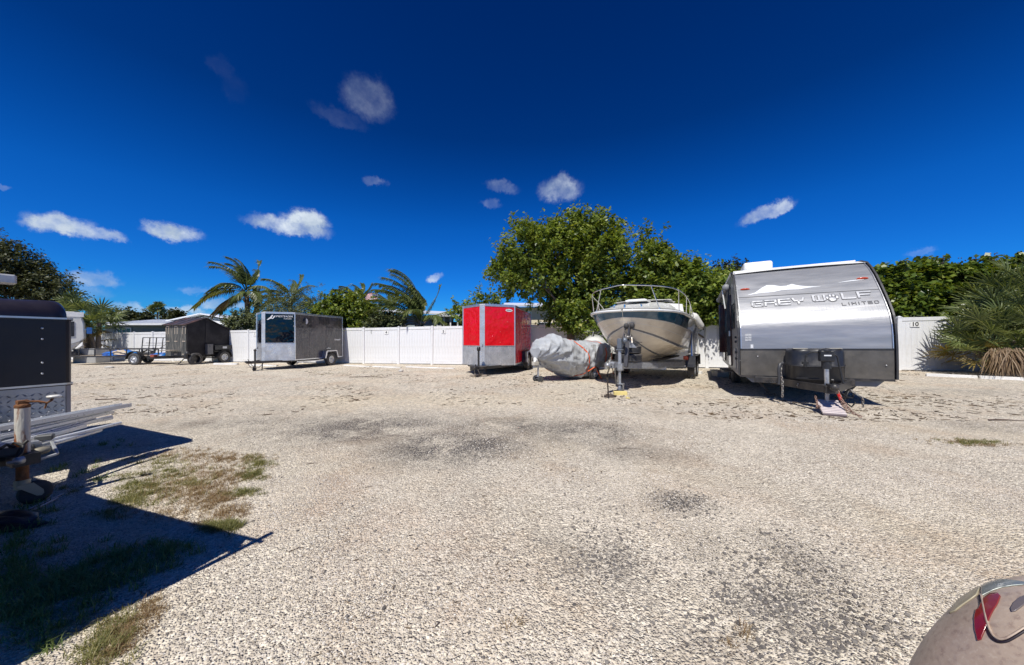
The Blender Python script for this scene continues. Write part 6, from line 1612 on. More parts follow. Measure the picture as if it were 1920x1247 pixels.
LAMPM = mat('tail_lamp_red', (.20,.006,.010), .18, var=.25, coat=.6, dirt=(.30,.22,.18), dirt_amt=.25)
# local frame: x along the car away from the camera's side, y away from the camera
CR = thing('parked_car', (.69, 0, gz(1)+.022), 0, 'dusty reddish tan car whose rear corner fills the lower right corner', 'car')
def plan(ins_r, ins_s, rad, yl=.70, yr=-1.05, xl=.0, xr=4.2):
    x0 = xl+ins_r; x1 = xr-ins_r; y1 = yl-ins_s; y0 = yr+ins_s; r = rad; out = []
    for cx, cy, a0 in ((x0+r*1.3, y1-r, 90), (x0+r*1.3, y0+r, 180), (x1-r*1.3, y0+r, 270), (x1-r*1.3, y1-r, 0)):
        for k in range(13):
            a = R(a0 + 90*k/12); out.append((cx + math.cos(a)*r*1.3, cy + math.sin(a)*r))
    return out
lev = [(.20,.10,.10,.12),(.26,.03,.05,.13),(.40,.0,.0,.13),(.55,.0,.0,.13),(.64,.01,.0,.13),(.70,.03,.004,.13),(.76,.055,.012,.13),(.81,.085,.022,.13),(.85,.12,.036,.12),(.88,.16,.06,.11),(.90,.22,.10,.10),(.908,.32,.17,.09),(.912,.5,.3,.08)]
# resample the outline so that rows have matching spacing, then smooth heights
zs_ = [l[0] for l in lev]
LV = []
for i in range(61):
    q = i/60*(len(lev)-1); k = min(len(lev)-2, int(q)); f = q-k
    LV.append(tuple(lerp(lev[k][j], lev[k+1][j], f) for j in range(4)))
for _ in range(3): LV = [LV[0]] + [tuple((a[j]+2*b[j]+c[j])/4 for j in range(4)) for a, b, c in zip(LV, LV[1:], LV[2:])] + [LV[-1]]
rows = [[Vector((x, y, z)) for x, y in plan(a, b, r)] for z, a, b, r in LV]
mb = MB(); mb.loft(rows, closed=True); mb._add(rows[-1], [tuple(range(len(rows[-1])))[::-1]]); mb._add(rows[0], [tuple(range(len(rows[0])))])
body_ = mb.build('body', CARP, CR)
from mathutils.bvhtree import BVHTree
_bvh = BVHTree.FromPolygons([Vector(v) for v in mb.v], mb.f)
camL = Vector((0,0,CAM_H)) - CR.location
def on_car(px, py, off=.0):
    d = Vector(((px-960)/FPX, 1, (HOR-py)/FPX)).normalized()
    hit, n_, i, dist = _bvh.ray_cast(camL, d)
    if hit is None: return None
    if n_.dot(d) > 0: n_ = -n_
    return hit + n_*off
def car_patch(name, outline, m, off=.003, n=14, parent=None, th=.004):
    """thin piece following the body, cut to an outline"""
    cx = sum(p[0] for p in outline)/len(outline); cy = sum(p[1] for p in outline)/len(outline); rings = []
    # densify the outline
    pts = []
    for (a, b), (c, d) in zip(outline, outline[1:]+outline[:1]):
        for k in range(4): pts.append((lerp(a,c,k/4), lerp(b,d,k/4)))
    for j in range(n+1):
        f = j/n*.999+.001; ring = []
        for a, b in pts:
            h_ = on_car(lerp(cx,a,f), lerp(cy,b,f), off); ring.append(h_ if h_ is not None else rings[-1][len(ring)])
        rings.append(ring)
    mb = MB(); mb.loft(rings, closed=True); o = mb.build(name, m, parent or CR, fix=True)
    md = o.modifiers.new('th','SOLIDIFY'); md.thickness = th; md.offset = 0; return o
def car_line(name, pts, m, r=.0035, off=.0, parent=None):
    q = []
    for (a, b), (c, d) in zip(pts, pts[1:]):
        for k in range(6):
            h_ = on_car(lerp(a,c,k/6), lerp(b,d,k/6), off)
            if h_ is not None: q.append(h_)
    if len(q) < 3: print('car_line short', name, len(q)); return None
    for _ in range(4): q = [q[0]] + [(a+b*2+c)/4 for a, b, c in zip(q, q[1:], q[2:])] + [q[-1]]
    mb = MB(); mb.tube(q, r, 6); return mb.build(name, m, parent or CR)
# glasshouse further along, outside the frame
gl = [(.90,.85,.12,.10),(1.10,1.15,.16,.12),(1.30,1.50,.22,.14),(1.35,1.65,.28,.14)]
rows = [[Vector((x, y, z)) for x, y in plan(a, b, r, xl=.55, xr=4.4)] for z, a, b, r in gl]
mb = MB(); mb.loft(rows[:3], closed=True); mb.build('windows', GLASSD, CR); mb = MB(); mb.loft(rows[2:], closed=True); mb._add(rows[-1], [tuple(range(len(rows[-1])))[::-1]]); mb.build('roof', CARP, CR)
for x, y in ((.85,.58),(.85,-.95),(3.4,.58),(3.4,-.95)): wheel(CR, (x, y, .32), .32, .2, side=1 if y > 0 else -1, key='car', holes=10)
# lamp, shut lines, tan sill piece, deck edge with painted sky reflection
lamp = car_patch('tail_lamp', [(1846,1122),(1858,1114),(1872,1113),(1877,1118),(1872,1132),(1862,1148),(1856,1160),(1852,1172),(1846,1186),(1840,1200),(1834,1202),(1829,1180),(1828,1160),(1831,1145),(1836,1142)], LAMPM, .001, th=.002)
car_line('shut_line', [(1837,1117),(1840,1134),(1845,1158),(1852,1182),(1860,1198),(1872,1205),(1888,1203),(1904,1194),(1926,1180)], GAPM, .0022, .0)
car_line('lid_edge', [(1841,1116),(1845,1134),(1850,1158),(1856,1180),(1864,1194),(1874,1200),(1888,1198),(1904,1189),(1926,1175)], CARP, .0018, .001)

car_patch('quarter_sill', [(1781,1151),(1790,1136),(1800,1123),(1815,1108),(1830,1097),(1840,1090),(1838,1104),(1833,1116),(1822,1124),(1806,1135),(1792,1146)], TANP, .001, th=.002)
car_patch('deck_edge_sky_sheen', [(1846,1089),(1858,1086),(1880,1087),(1905,1090),(1924,1093),(1924,1097),(1900,1099),(1880,1102),(1862,1108),(1850,1114),(1842,1118),(1841,1104)], SKYSHEEN, .001, th=.002)
car_patch('badge', [(1896,1142),(1902,1131),(1912,1122),(1924,1117),(1924,1132),(1914,1140),(1904,1147),(1898,1148)], mat('smoked_badge',(.14,.12,.12),.2,coat=.5), .001, th=.002)
# ------------------------------------------------------------------ foliage
LF = {}
def leafset(key, stops, **k):
    if key not in LF: LF[key] = leaf_mat('leaf_'+key, stops, **k)
    return LF[key]
L_FICUS = leafset('ficus', [(0,(.035,.06,.012)),(.3,(.085,.13,.022)),(.6,(.17,.225,.04)),(.88,(.29,.33,.07)),(1,(.42,.41,.15))], trans=.36, rough=.38)
L_LIGHT = leafset('light', [(0,(.06,.10,.02)),(.4,(.14,.20,.035)),(.8,(.25,.31,.06)),(1,(.40,.38,.14))], trans=.3, rough=.4)
L_OAK = leafset('oak', [(0,(.022,.030,.012)),(.5,(.05,.06,.022)),(.85,(.10,.105,.04)),(1,(.18,.17,.09))], trans=.15)
L_GREY = leafset('greygreen', [(0,(.05,.07,.03)),(.5,(.12,.145,.065)),(.9,(.22,.24,.12)),(1,(.32,.32,.19))], trans=.2)
L_GRAPE = leafset('seagrape', [(0,(.035,.065,.015)),(.4,(.09,.14,.022)),(.75,(.16,.21,.035)),(.95,(.28,.29,.07)),(1,(.30,.18,.06))], trans=.3, rough=.32)
L_PALM = leafset('palm', [(0,(.03,.05,.015)),(.4,(.08,.11,.03)),(.75,(.16,.19,.06)),(1,(.36,.33,.16))], trans=.25, rough=.35)
L_PALMY = leafset('palm_yellow', [(0,(.08,.10,.025)),(.5,(.17,.18,.05)),(1,(.34,.27,.10))], trans=.25, rough=.4)
L_METTO = leafset('palmetto', [(0,(.035,.055,.02)),(.4,(.12,.155,.055)),(.8,(.27,.30,.12)),(1,(.44,.43,.22))], trans=.25, rough=.38)
L_METTY = leafset('palmetto_yellow', [(0,(.12,.11,.03)),(.5,(.26,.20,.06)),(1,(.34,.24,.10))], trans=.22)
L_DEAD = leafset('dead_frond', [(0,(.13,.085,.05)),(.5,(.27,.19,.12)),(1,(.42,.33,.23))], trans=.15, rough=.8)
BARK = mat('bark', (.14,.11,.085), .9, var=.35, vscale=5, bump=.6, bscale=18)
PBARK = mat('palm_bark', (.20,.16,.12), .9, var=.35, vscale=4, stretch=(1,1,5), bump=.7, bscale=14)

def leaf_cloud(name, parent, lobes, m, n, size, clump=.38, per=26, shape=.62, droop=.2, shell=.55, seed=1, flat=.8, spike=1.1):
    """leaves set in sprays through the volume of several lobes. lobes: (x,y,z,rx,ry,rz)"""
    r = np.random.default_rng(seed)
    lob = np.array(lobes, float); vol = lob[:,3]*lob[:,4]*lob[:,5]; wgt = vol**.8; wgt /= wgt.sum()
    nc = max(4, n//per)
    k = r.choice(len(lob), nc, p=wgt)
    d = r.normal(size=(nc,3)); d /= np.linalg.norm(d, axis=1)[:,None]
    rad = r.random(nc)**(1/3.)*(1-shell) + shell*(1 - .28*r.random(nc)**2)
    rad = rad*(1+ .16*r.normal(size=nc))
    c = lob[k,:3] + d*rad[:,None]*lob[k,3:]
    keep = c[:,2] > .05; c = c[keep]; d = d[keep]; nc = len(c)
    # sprays point outwards and upwards; leaves sit along them
    sp = d*1.0 + np.array([0,0,.7]) + r.normal(size=(nc,3))*.5; sp /= np.linalg.norm(sp, axis=1)[:,None]
    t = r.random((nc, per))*clump*(.4+1.0*r.random(nc)+spike*(r.random(nc) < .14))[:,None]
    j = r.normal(size=(nc, per, 3))*clump*.17
    pos = (c[:,None] + sp[:,None]*t[:,:,None] + j).reshape(-1,3)
    N = len(pos)
    nrm = (d[:,None]*.5 + r.normal(size=(nc,per,3))*.55 + np.array([0,0,flat])).reshape(-1,3); nrm /= np.linalg.norm(nrm, axis=1)[:,None]
    a = (sp[:,None] + r.normal(size=(nc,per,3))*.8 - np.array([0,0,droop])).reshape(-1,3)
    a -= nrm*(a*nrm).sum(1)[:,None]; a /= np.linalg.norm(a, axis=1)[:,None]; b = np.cross(nrm, a)
    s = size*(.6+.75*r.random(N)); L_ = a*s[:,None]; Wd = b*(s*shape*.5)[:,None]; up = nrm*(s*.10)[:,None]
    V = np.stack([pos, pos+L_*.5+Wd+up, pos+L_, pos+L_*.5-Wd+up], 1).reshape(-1,3)
    me = bpy.data.meshes.new(name); me.vertices.add(4*N); me.vertices.foreach_set('co', V.ravel())
    idx = np.arange(4*N).astype(np.int32)
    me.loops.add(4*N); me.loops.foreach_set('vertex_index', idx); me.polygons.add(N)
    me.polygons.foreach_set('loop_start', (np.arange(N)*4).astype(np.int32)); me.polygons.foreach_set('loop_total', np.full(N, 4, np.int32))
    me.materials.append(m); me.update(calc_edges=True)
    o = bpy.data.objects.new(name, me); COL.objects.link(o)
    if parent is not None: o.parent = parent
    return o, c
def woody(parent, base, targets, r0, seed=1, m=BARK, hmain=.45):
    """trunk with limbs towards crown points"""
    rr = random.Random(seed); mb = MB(); base = Vector(base)
    cen = sum((Vector(t) for t in targets), Vector())/len(targets); fork = base.lerp(Vector((cen.x, cen.y, cen.z)), hmain); fork.z = base.z + (cen.z-base.z)*hmain
    mid = base.lerp(fork, .5) + Vector((rr.uniform(-.1,.1), rr.uniform(-.1,.1), 0))
    mb.tube([base - Vector((0,0,.1)), base + Vector((0,0,.15)), mid, fork], [r0*1.5, r0*1.1, r0*.9, r0*.8], 10); tr = mb.build('trunk', m, parent)
    mb = MB()
    for t in targets:
        t = Vector(t); a = base.lerp(fork, rr.uniform(.6,1)); q = a.lerp(t, .5) + Vector((rr.uniform(-.25,.25), rr.uniform(-.2,.2), rr.uniform(-.1,.2)))
        r1 = r0*rr.uniform(.3,.5); mb.tube([a, q, t], [r1, r1*.6, r1*.18], 6)
        for _ in range(4):
            e = t + Vector((rr.uniform(-.7,.7), rr.uniform(-.6,.6), rr.uniform(-.3,.7))); s_ = q.lerp(t, rr.uniform(.2,.9)); mb.tube([s_, s_.lerp(e,.5)+Vector((0,0,.06)), e], [r1*.3, r1*.18, r1*.06], 4)
    mb.build('branches', m, parent); return tr
def lobe(px, py, r, Y, ry=None, sx=1.0, sz=1.0):
    p = P(px, py, Y); rm = r*.88/FPX*Y; return (p.x, p.y, p.z, rm*sx, (ry if ry is not None else rm), rm*sz)
def tree(name, label, cat, base_px, Yb, lobes, m, n, size, seed, group=None, r0=.14, **k):
    X = (base_px-960)/FPX*Yb; b = Vector((X, Yb, gz(X))); T = thing(name, b, 0, label, cat, group)
    lb = [(x-b.x, y-b.y, z-b.z, rx, ry, rz) for x,y,z,rx,ry,rz in lobes]
    leaf_cloud('crown', T, lb, m, n, size, seed=seed, **k)
    tg = [(x, y, z) for x,y,z,rx,ry,rz in sorted(lb, key=lambda q: -q[3])[:9]]
    woody(T, (0,0,0), tg, r0, seed); return T
# three large trees along the fence behind boat and watercraft
t1 = [(985,470,48),(962,505,38),(940,512,20),(1010,450,28),(1040,470,52),(1065,430,30),(1100,450,48),(1092,430,16),(1130,440,30),(1140,470,28),(1150,428,10),(1130,500,58),(1070,530,62),(1005,525,38),(990,432,13),(975,545,30),(1100,570,48),(1150,545,44),(1050,580,34),(1085,600,24),(1112,422,11)]
tree('broadleaf_tree', 'largest green broadleaf tree leaning over the fence between red trailer and boat', 'tree', 1075, 16.2, [lobe(a,b,c,16.0+rr_.uniform(-1.2,1.0)) for a,b,c in t1], L_FICUS, 44000, .17, 11, 'trees standing at the fence behind the boat', .2, clump=.42, shell=.62)
t2 = [(1212,462,15),(1208,440,8),(1225,505,30),(1240,485,18),(1255,535,44),(1200,570,42),(1285,515,24),(1240,580,44),(1230,472,14),(1212,530,26)]
tree('broadleaf_tree', 'narrower pointed green tree rising directly behind the boat bow rail', 'tree', 1230, 16.0, [lobe(a,b,c,15.4+rr_.uniform(-.9,.8)) for a,b,c in t2], L_FICUS, 23000, .17, 12, 'trees standing at the fence behind the boat', .16, clump=.40, shell=.62)
t3 = [(1292,540,34),(1292,510,12),(1322,538,28),(1300,570,38),(1345,560,36),(1322,595,28),(1375,565,34),(1270,595,28),(1330,518,10),(1355,532,18),(1390,540,18)]
tree('broadleaf_tree', 'lowest bright green tree at the fence left of the silver camper', 'tree', 1330, 15.2, [lobe(a,b,c,14.9+rr_.uniform(-.7,.8)) for a,b,c in t3], L_LIGHT, 20000, .16, 13, 'trees standing at the fence behind the boat', .14, clump=.38, shell=.62)
tree('dark_tree', 'dark olive tree rising above the rear of the silver camper', 'tree', 1375, 25, [lobe(a,b,c,25) for a,b,c in [(1362,514,17),(1345,518,12),(1385,516,20),(1402,520,14),(1372,532,26)]], L_OAK, 9000, .17, 14, r0=.16)
# hanging branch in front of the fence
tree('low_shrub', 'low green branch hanging before the fence beside the silver cover', 'shrub', 1068, 15.6, [lobe(1068,602,20,15.7),(lobe(1060,580,20,15.7)),lobe(1082,620,13,15.4),lobe(1130,625,16,14.9)], L_LIGHT, 3600, .14, 15, r0=.05)
# bright shrub tree left of the red trailer
tree('young_tree', 'bright yellow-green young tree rising behind the red trailer', 'tree', 885, 19.5, [lobe(a,b,c,19.5) for a,b,c in [(900,560,15),(895,580,22),(868,582,18),(928,572,13),(930,590,14),(858,592,12),(912,595,22),(880,600,22),(866,572,9),(925,555,8)]], L_LIGHT, 4600, .16, 16, r0=.06, clump=.32)
# sea grape hedge behind the fence at right
hx = [(1650,530,28),(1665,512,14),(1700,525,28),(1690,560,46),(1732,515,20),(1742,550,44),(1750,500,11),(1785,530,32),(1800,565,46),(1778,512,12),(1822,518,16),(1840,540,38),(1865,510,18),(1872,496,12),(1880,545,50),(1640,560,40),(1650,590,30),(1720,585,40),(1790,590,40),(1915,520,34),(1950,540,50)]
tree('sea_grape_hedge', 'dense round-leaved hedge rising behind the fence right of the camper', 'hedge', 1760, 14.4, [lobe(a,b,c,14.4+rr_.uniform(-.4,.8), ry=.8) for a,b,c in hx], L_GRAPE, 30000, .17, 17, r0=.10, shape=.95, clump=.26, shell=.6, spike=.7)
# thin dark seed stalks rising out of that hedge
mb = MB()
for (px, py, l) in ((1765,490,30),(1822,490,28),(1800,495,20),(1862,480,14)):
    a = P(px, py+24, 14.2); b = P(px+3, py-l*.4, 14.2)
    mb.tube([a, a.lerp(b,.5)+Vector((.02,0,0)), b], [.008,.006,.004], 4)
    for k in range(14):
        q = a.lerp(b, rr_.uniform(.35,1)) + Vector((rr_.uniform(-.12,.12), rr_.uniform(-.08,.08), rr_.uniform(-.05,.12))); mb.sphere(q, .025, 5, 3)
o = mb.build('seed_stalks', mat('dry_seed',(.07,.05,.045),.9)); tag(o, 'dry dark seed stalks sticking up out of the sea grape hedge', 'plant', kind='stuff')
# oak at the far left
tree('oak_tree', 'dark brownish green oak above the dark trailer at the left edge', 'tree', 20, 30, [lobe(a,b,c,30+rr_.uniform(-1,1)) for a,b,c in [(0,500,42),(25,480,22),(40,515,36),(70,530,34),(95,540,30),(60,500,22),(112,555,20),(20,550,50),(85,565,36),(-40,520,60),(-30,470,30),(118,540,14)]], L_OAK, 26000, .22, 18, r0=.3, clump=.7)
# bushes behind the grey trailer
tree('round_bush', 'big rounded grey-green bush behind the grey cargo trailer', 'bush', 545, 22.3, [lobe(a,b,c,22.3) for a,b,c in [(540,568,32),(515,580,28),(570,572,34),(590,590,26),(500,595,18),(555,590,40),(530,600,36),(588,565,14)]], L_GREY, 15000, .15, 19, r0=.09, clump=.40, shape=.22, shell=.75, spike=.2)
tree('round_bush', 'dense bright green mounded bush right of the grey-green one behind the trailer', 'bush', 655, 21.5, [lobe(a,b,c,21.3) for a,b,c in [(640,578,30),(615,590,24),(668,582,28),(690,596,24),(650,600,38),(712,608,18),(680,610,24),(620,605,28),(630,562,10)]], L_FICUS, 15000, .19, 20, r0=.09, clump=.35, shell=.78, droop=.6)
tree('round_bush', 'small round bush behind the fence left of the grey trailer', 'bush', 453, 23.5, [lobe(a,b,c,23.5) for a,b,c in [(452,602,20),(438,606,14),(468,606,14)]], L_GREY, 4200, .14, 21, r0=.06, clump=.25, shell=.8)
tree('silver_bush', 'pale silvery shrub behind the fence below the windblown palm', 'bush', 728, 19.9, [lobe(a,b,c,19.9) for a,b,c in [(712,600,14),(728,604,15),(742,610,12),(700,608,12)]], L_GREY, 3800, .13, 22, r0=.05, clump=.25)
# low line of far trees above the house roof at the left
for i, (px, w_, hh, lab) in enumerate([(222,12,8,'tiny far tree above the left house roof beside the fan palms'),(243,14,9,'far rounded treetop above the left end of the white roof'),(268,12,7,'low far treetop left of the distant fan palm'),(318,14,10,'far treetop between distant fan palm and gabled house'),(332,8,8,'small far treetop touching the gabled roof')]):
    tree('far_tree', lab, 'tree', px, 90, [lobe(px,596,hh,90,sx=w_/hh*1.0),lobe(px+w_*.5,598,hh*.7,90)], L_OAK, 1500, .6, 30+i, 'far trees on the horizon at left', .3, clump=1.2)

# ------------------------------------------------------------------ palms
LW = [.026]
def frond(name, parent, p0, d0, L, m, wind=Vector((-.55,0,0)), droop=.55, nl=34, ll=.62, seed=0, hang=.8):
    rr = random.Random(seed); mb = MB(); p = Vector(p0); d = Vector(d0).normalized(); n = 16; pts = [p.copy()]; ds = [d.copy()]
    for i in range(n):
        t = i/n; d = (d + Vector((0,0,-1))*droop*.16*(.4+1.4*t) + wind*.13*(.3+t)).normalized(); p = p + d*L/n; pts.append(p.copy()); ds.append(d.copy())
    mb.tube(pts, [.026*(1-i/(n+1))**.8+.004 for i in range(n+1)], 5)
    for k in range(nl):
        t = .16 + .84*(k+.5)/nl; f = t*n; i = min(n-1, int(f)); q = pts[i].lerp(pts[i+1], f-i); dd_ = ds[i]
        sd = dd_.cross(Vector((0,0,1))); 
        if sd.length < .05: sd = Vector((1,0,0))
        sd.normalize(); up = sd.cross(dd_)
        l = ll*(math.sin(min(1, t*1.35+.12)*math.pi*.92)*.75+.35)*rr.uniform(.8,1.1)
        for s in (-1, 1):
            dr = (dd_*.75 + sd*s*.85 + up*.12).normalized()
            a = q; m1 = a + dr*l*.5 + (Vector((0,0,-1))*hang*.10 + wind*.10)*l; e = a + dr*l*.9 + (Vector((0,0,-1))*hang*.48 + wind*.42 + Vector((rr.uniform(-.1,.1), rr.uniform(-.1,.1), rr.uniform(-.1,.1))))*l
            w = up.cross(dr).normalized()*LW[0] + up*.006
            mb._add([a-w*.5, a+w*.5, m1+w, m1-w, e], [(0,1,2,3),(3,2,4)])
    o = mb.build(name, m, parent, fix=False); return o
def coconut(px, pyc, Y, label, L, lean, angs, seed, trunk_r=.19, base_z=None, wind=Vector((-.6,0,-.05)), ll=.6, head=None, dead=1, droop=.55):
    c = P(px, pyc, Y); bX = c.x - lean; b = Vector((bX, Y, gz(bX))); T = thing('coconut_palm', b, 0, label, 'palm', 'coconut palms beyond the fence')
    cl = c - b; mb = MB(); pts = [Vector((lean*(t**1.6), 0, cl.z*t)) for t in [i/14 for i in range(15)]]; pts[0].z = -.1
    mb.tube(pts, [trunk_r*(1.5 if i == 0 else 1.0 - .25*i/14 + .04*(i % 2)) for i in range(15)], 12); mb.build('trunk', PBARK, T)
    # boots of old leaf bases
    bt = MB(); rr = random.Random(seed)
    for k in range(16):
        a = k*2.4; z = cl.z - .9 + k*.055; bt.beam((cl.x+math.cos(a)*trunk_r*.8, math.sin(a)*trunk_r*.8, z), (cl.x+math.cos(a)*trunk_r*1.9, math.sin(a)*trunk_r*1.9, z+.25), .09, .03)
    bt.build('leaf_bases', PBARK, T)
    for i, (az, el, ls, ym) in enumerate(angs):
        d = Vector((math.sin(R(az))*math.cos(R(el)), math.cos(R(az))*math.cos(R(el))*.9, math.sin(R(el))))
        frond('frond', T, cl + d*.15, d, L*ls*rr.uniform(.93,1.07), (L_PALM, L_PALMY, L_DEAD)[ym], wind, droop*rr.uniform(.8,1.2)*(.55 if el > 45 else 1.1), 58, ll*1.3, seed*50+i, 1.25)
    return T
# az: 90 right, -90 left, 0 away, 180 towards the camera
coconut(462, 548, 25.5, 'windblown coconut palm with bare trunk beyond the fence, tallest at left', 3.1, -.2,
   [(-80,86,1.05,0),(-60,78,1.05,0),(-100,66,1.05,0),(-100,88,1.0,0),(60,85,.9,0),(-80,42,1.0,0),(-90,14,1.3,1),(-70,-12,1.0,0),(-20,70,.8,0),(30,60,.8,0),(80,60,.85,0),(90,35,.7,0),(110,10,.6,0),(180,60,.9,0),(200,30,.8,0),(160,5,.7,0),(0,40,.8,0),(-120,-25,.9,2),(-150,20,.8,0),(90,-20,.5,0),(60,-40,.5,2),(-95,85,.9,0)], 41)
coconut(545, 560, 30, 'coconut palm crown showing above the rounded grey-green bush', 3.2, .1, [(-80,60,1,0),(-90,40,1.1,0),(-100,25,1.1,0),(-70,15,1,0),(10,60,.8,0),(60,60,.8,0),(90,45,.8,0),(180,50,.8,0),(-140,40,.9,0),(100,20,.7,0)], 42)
coconut(672, 568, 29, 'small palm crown above the bright green mounded bush', 2.4, .1, [(-80,70,1,0),(-90,50,1.1,0),(-90,30,1,0),(0,70,.9,0),(60,65,.8,0),(90,50,.8,0),(180,50,.8,0),(-140,50,.9,0),(100,20,.6,0),(110,0,.5,0)], 43)
coconut(735, 585, 27, 'dark palm crown behind the flag left of the big windblown palm', 2.4, .0, [(-80,70,1,0),(-90,50,1,0),(-90,25,1,0),(0,70,.9,0),(60,65,.8,0),(90,50,.8,0),(180,50,.8,0),(-140,40,.9,0),(90,20,.7,0)], 44)
coconut(788, 605, 20.3, 'big windblown coconut palm with low crown above fence numbers 4 and 5', 3.9, .1,
   [(-75,88,1.0,0),(-80,78,1.0,0),(-85,68,1.0,0),(-70,60,.95,0),(-90,50,.95,0),(-90,36,.95,0),(-80,24,.9,1),(-85,12,.8,2),(-60,70,.9,0),(-30,75,.9,0),(20,80,.7,0),(60,78,.6,0),(85,55,.6,0),(95,28,1.0,1),(180,80,.8,0),(-95,90,.95,0),(-70,92,.9,0),(200,65,.7,0),(-140,60,.8,0),(-120,45,.8,0),(170,45,.5,0),(-100,-5,.6,2),(90,20,.6,0),(120,30,.5,0),(150,-20,.35,0)], 45, ll=.66)
# fan leaves
def fan_mesh(name, m, L=1.0, nb=22, arc=250, droop=.3, w=.030, seed=0, petiole=.9):
    rr = random.Random(seed); mb = MB()
    mb.tube([(0,0,0),(petiole*.5,0,.02),(petiole,0,0)],[.014,.011,.009],5)
    for k in range(nb):
        a = R(-arc/2 + arc*k/(nb-1)) + rr.uniform(-.05,.05); l = L*(.62+.38*math.cos(a*.55))*rr.uniform(.88,1.05)
        d = Vector((math.cos(a), math.sin(a), .10+rr.uniform(-.08,.08))); s = Vector((-d.y, d.x, 0)).normalized()
        o = Vector((petiole,0,0)); q = []
        p1 = o + d*l*.45; p2 = o + d*l*.80 - Vector((0,0,droop*l*.14)); p3 = o + d*l - Vector((0,0,droop*l*.42*rr.uniform(.4,1.5)))
        u = Vector((0,0,.006))
        mb._add([o-s*w*.2, o+s*w*.2, p1+s*w*.62-u, p1-s*w*.62-u, p2+s*w*.42, p2-s*w*.42, p3, (p1+Vector((0,0,w*.25)))], [(0,1,2,7),(0,7,3),(3,7,5),(7,2,4),(7,4,5),(5,4,6)])
    return mb.mesh(name, m)
def fan_plant(name, label, cat, base, heads, kinds, seed, L=1.0, bw=.036, nbl=20, dr=.3, dead=None, group=None, trunks=True, minel=-35):
    b = Vector(base); b.z = gz(b.x); T = thing(name, b, 0, label, cat, group); rr = random.Random(seed)
    meshes = {k: [fan_mesh('leaf', k[1], L, nbl, seed=seed*9+i, petiole=.75+.2*i, droop=dr+dr*.8*i, w=bw) for i in range(3)] for k in kinds}
    deadm = fan_mesh('dead_leaf', L_DEAD, L*.85, 16, 120, 1.2, seed=5, petiole=.5)
    for (hx_, hy_, hz_, n, spread, kidx) in heads:
        hd = Vector((hx_, hy_, hz_)) - b
        if trunks:
            mb = MB(); mb.tube([Vector((hd.x*.3, hd.y*.3, -.1)), hd*.5 + Vector((0,0,.1)), hd], [.15,.13,.12], 9); mb.build('trunk', PBARK, T)
        for i in range(n):
            az = i*2.39996 + rr.uniform(-.3,.3); el = R(lerp(82, minel, (i+.5)/n) + rr.uniform(-8,8))
            kk = kinds[kidx] if (rr.random() < .6 and el < R(20)) else kinds[0]
            if i > n*.85 and dead: me = deadm; el = R(-70)
            else: me = meshes[kk][rr.randrange(3)]
            o = link_mesh('leaf', me, T, hd + Vector((math.cos(az)*.06, math.sin(az)*.06, 0)), (rr.uniform(-.9,.9), -el, az), (spread*rr.uniform(.8,1.15),)*3)
    return T
KG = [('g', L_METTO), ('y', L_METTY)]
def H(px, py, Y, n, s, k): p = P(px, py, Y); return (p.x, p.y, p.z, n, s, k)
fan_plant('saw_palmetto', 'large clumping palmetto with spiky fans and dead brown skirt at right edge', 'palmetto', P(1880,690,11.9),
   [H(1905,575,12.0,30,.84,0),H(1872,608,11.6,28,.76,0),H(1848,640,11.4,24,.72,0),H(1905,635,11.0,22,.70,0),H(1945,605,11.4,26,.8,0),H(1955,545,12.2,28,.85,0),H(1878,575,12.2,24,.78,0),H(1832,658,11.7,14,.72,1),H(1858,672,11.1,9,.6,1)], KG, 3, L=.88, bw=.052, nbl=19, dr=.12)
# brown skirt of dead leaves
skp = P(1880,650,10.5); SK = thing('dead_fronds', (skp.x, skp.y, gz(skp.x)), 0, 'bundle of hanging dry brown fronds on the front of the palmetto', 'dead fronds')
mb = MB(); rr = random.Random(4)
for k in range(420):
    a = Vector((rr.gauss(0,.17), rr.gauss(-.1,.12), rr.uniform(.6,.95))); l = rr.uniform(.45,.85); out_ = Vector((a.x*1.3+rr.gauss(0,.08), -abs(rr.gauss(.12,.1)), 0))
    m1 = a + out_*.6 + Vector((0,0,-l*.35)); e = a + out_*1.2 + Vector((rr.gauss(0,.05),0,-l)); e.z = max(e.z, .02); w = Vector((.024,.004,0))
    mb._add([a-w*.4, a+w*.4, m1+w, m1-w, e], [(0,1,2,3),(3,2,4)])
tag(mb.build('blades', L_DEAD, SK, fix=False), kind='stuff')
fan_plant('fan_palm_clump', 'clump of fan palms with brown skirt behind the utility trailer at left', 'palm', P(182,660,23.8),
   [H(152,592,24.4,20,.85,0),H(186,606,24.0,20,.8,0),H(168,622,23.6,16,.7,1),H(135,585,25,16,.85,0),H(160,640,23.9,14,.7,1)], KG, 7, L=.95, dead=True, bw=.075, nbl=16)
fan_plant('distant_fan_palm', 'small distant fan palm silhouetted against the sky above the left roof', 'palm', P(295,600,70), [H(295,578,70,34,.72,0)], [('g', L_METTO)], 9, L=1.1, minel=-60, bw=.2, nbl=12)
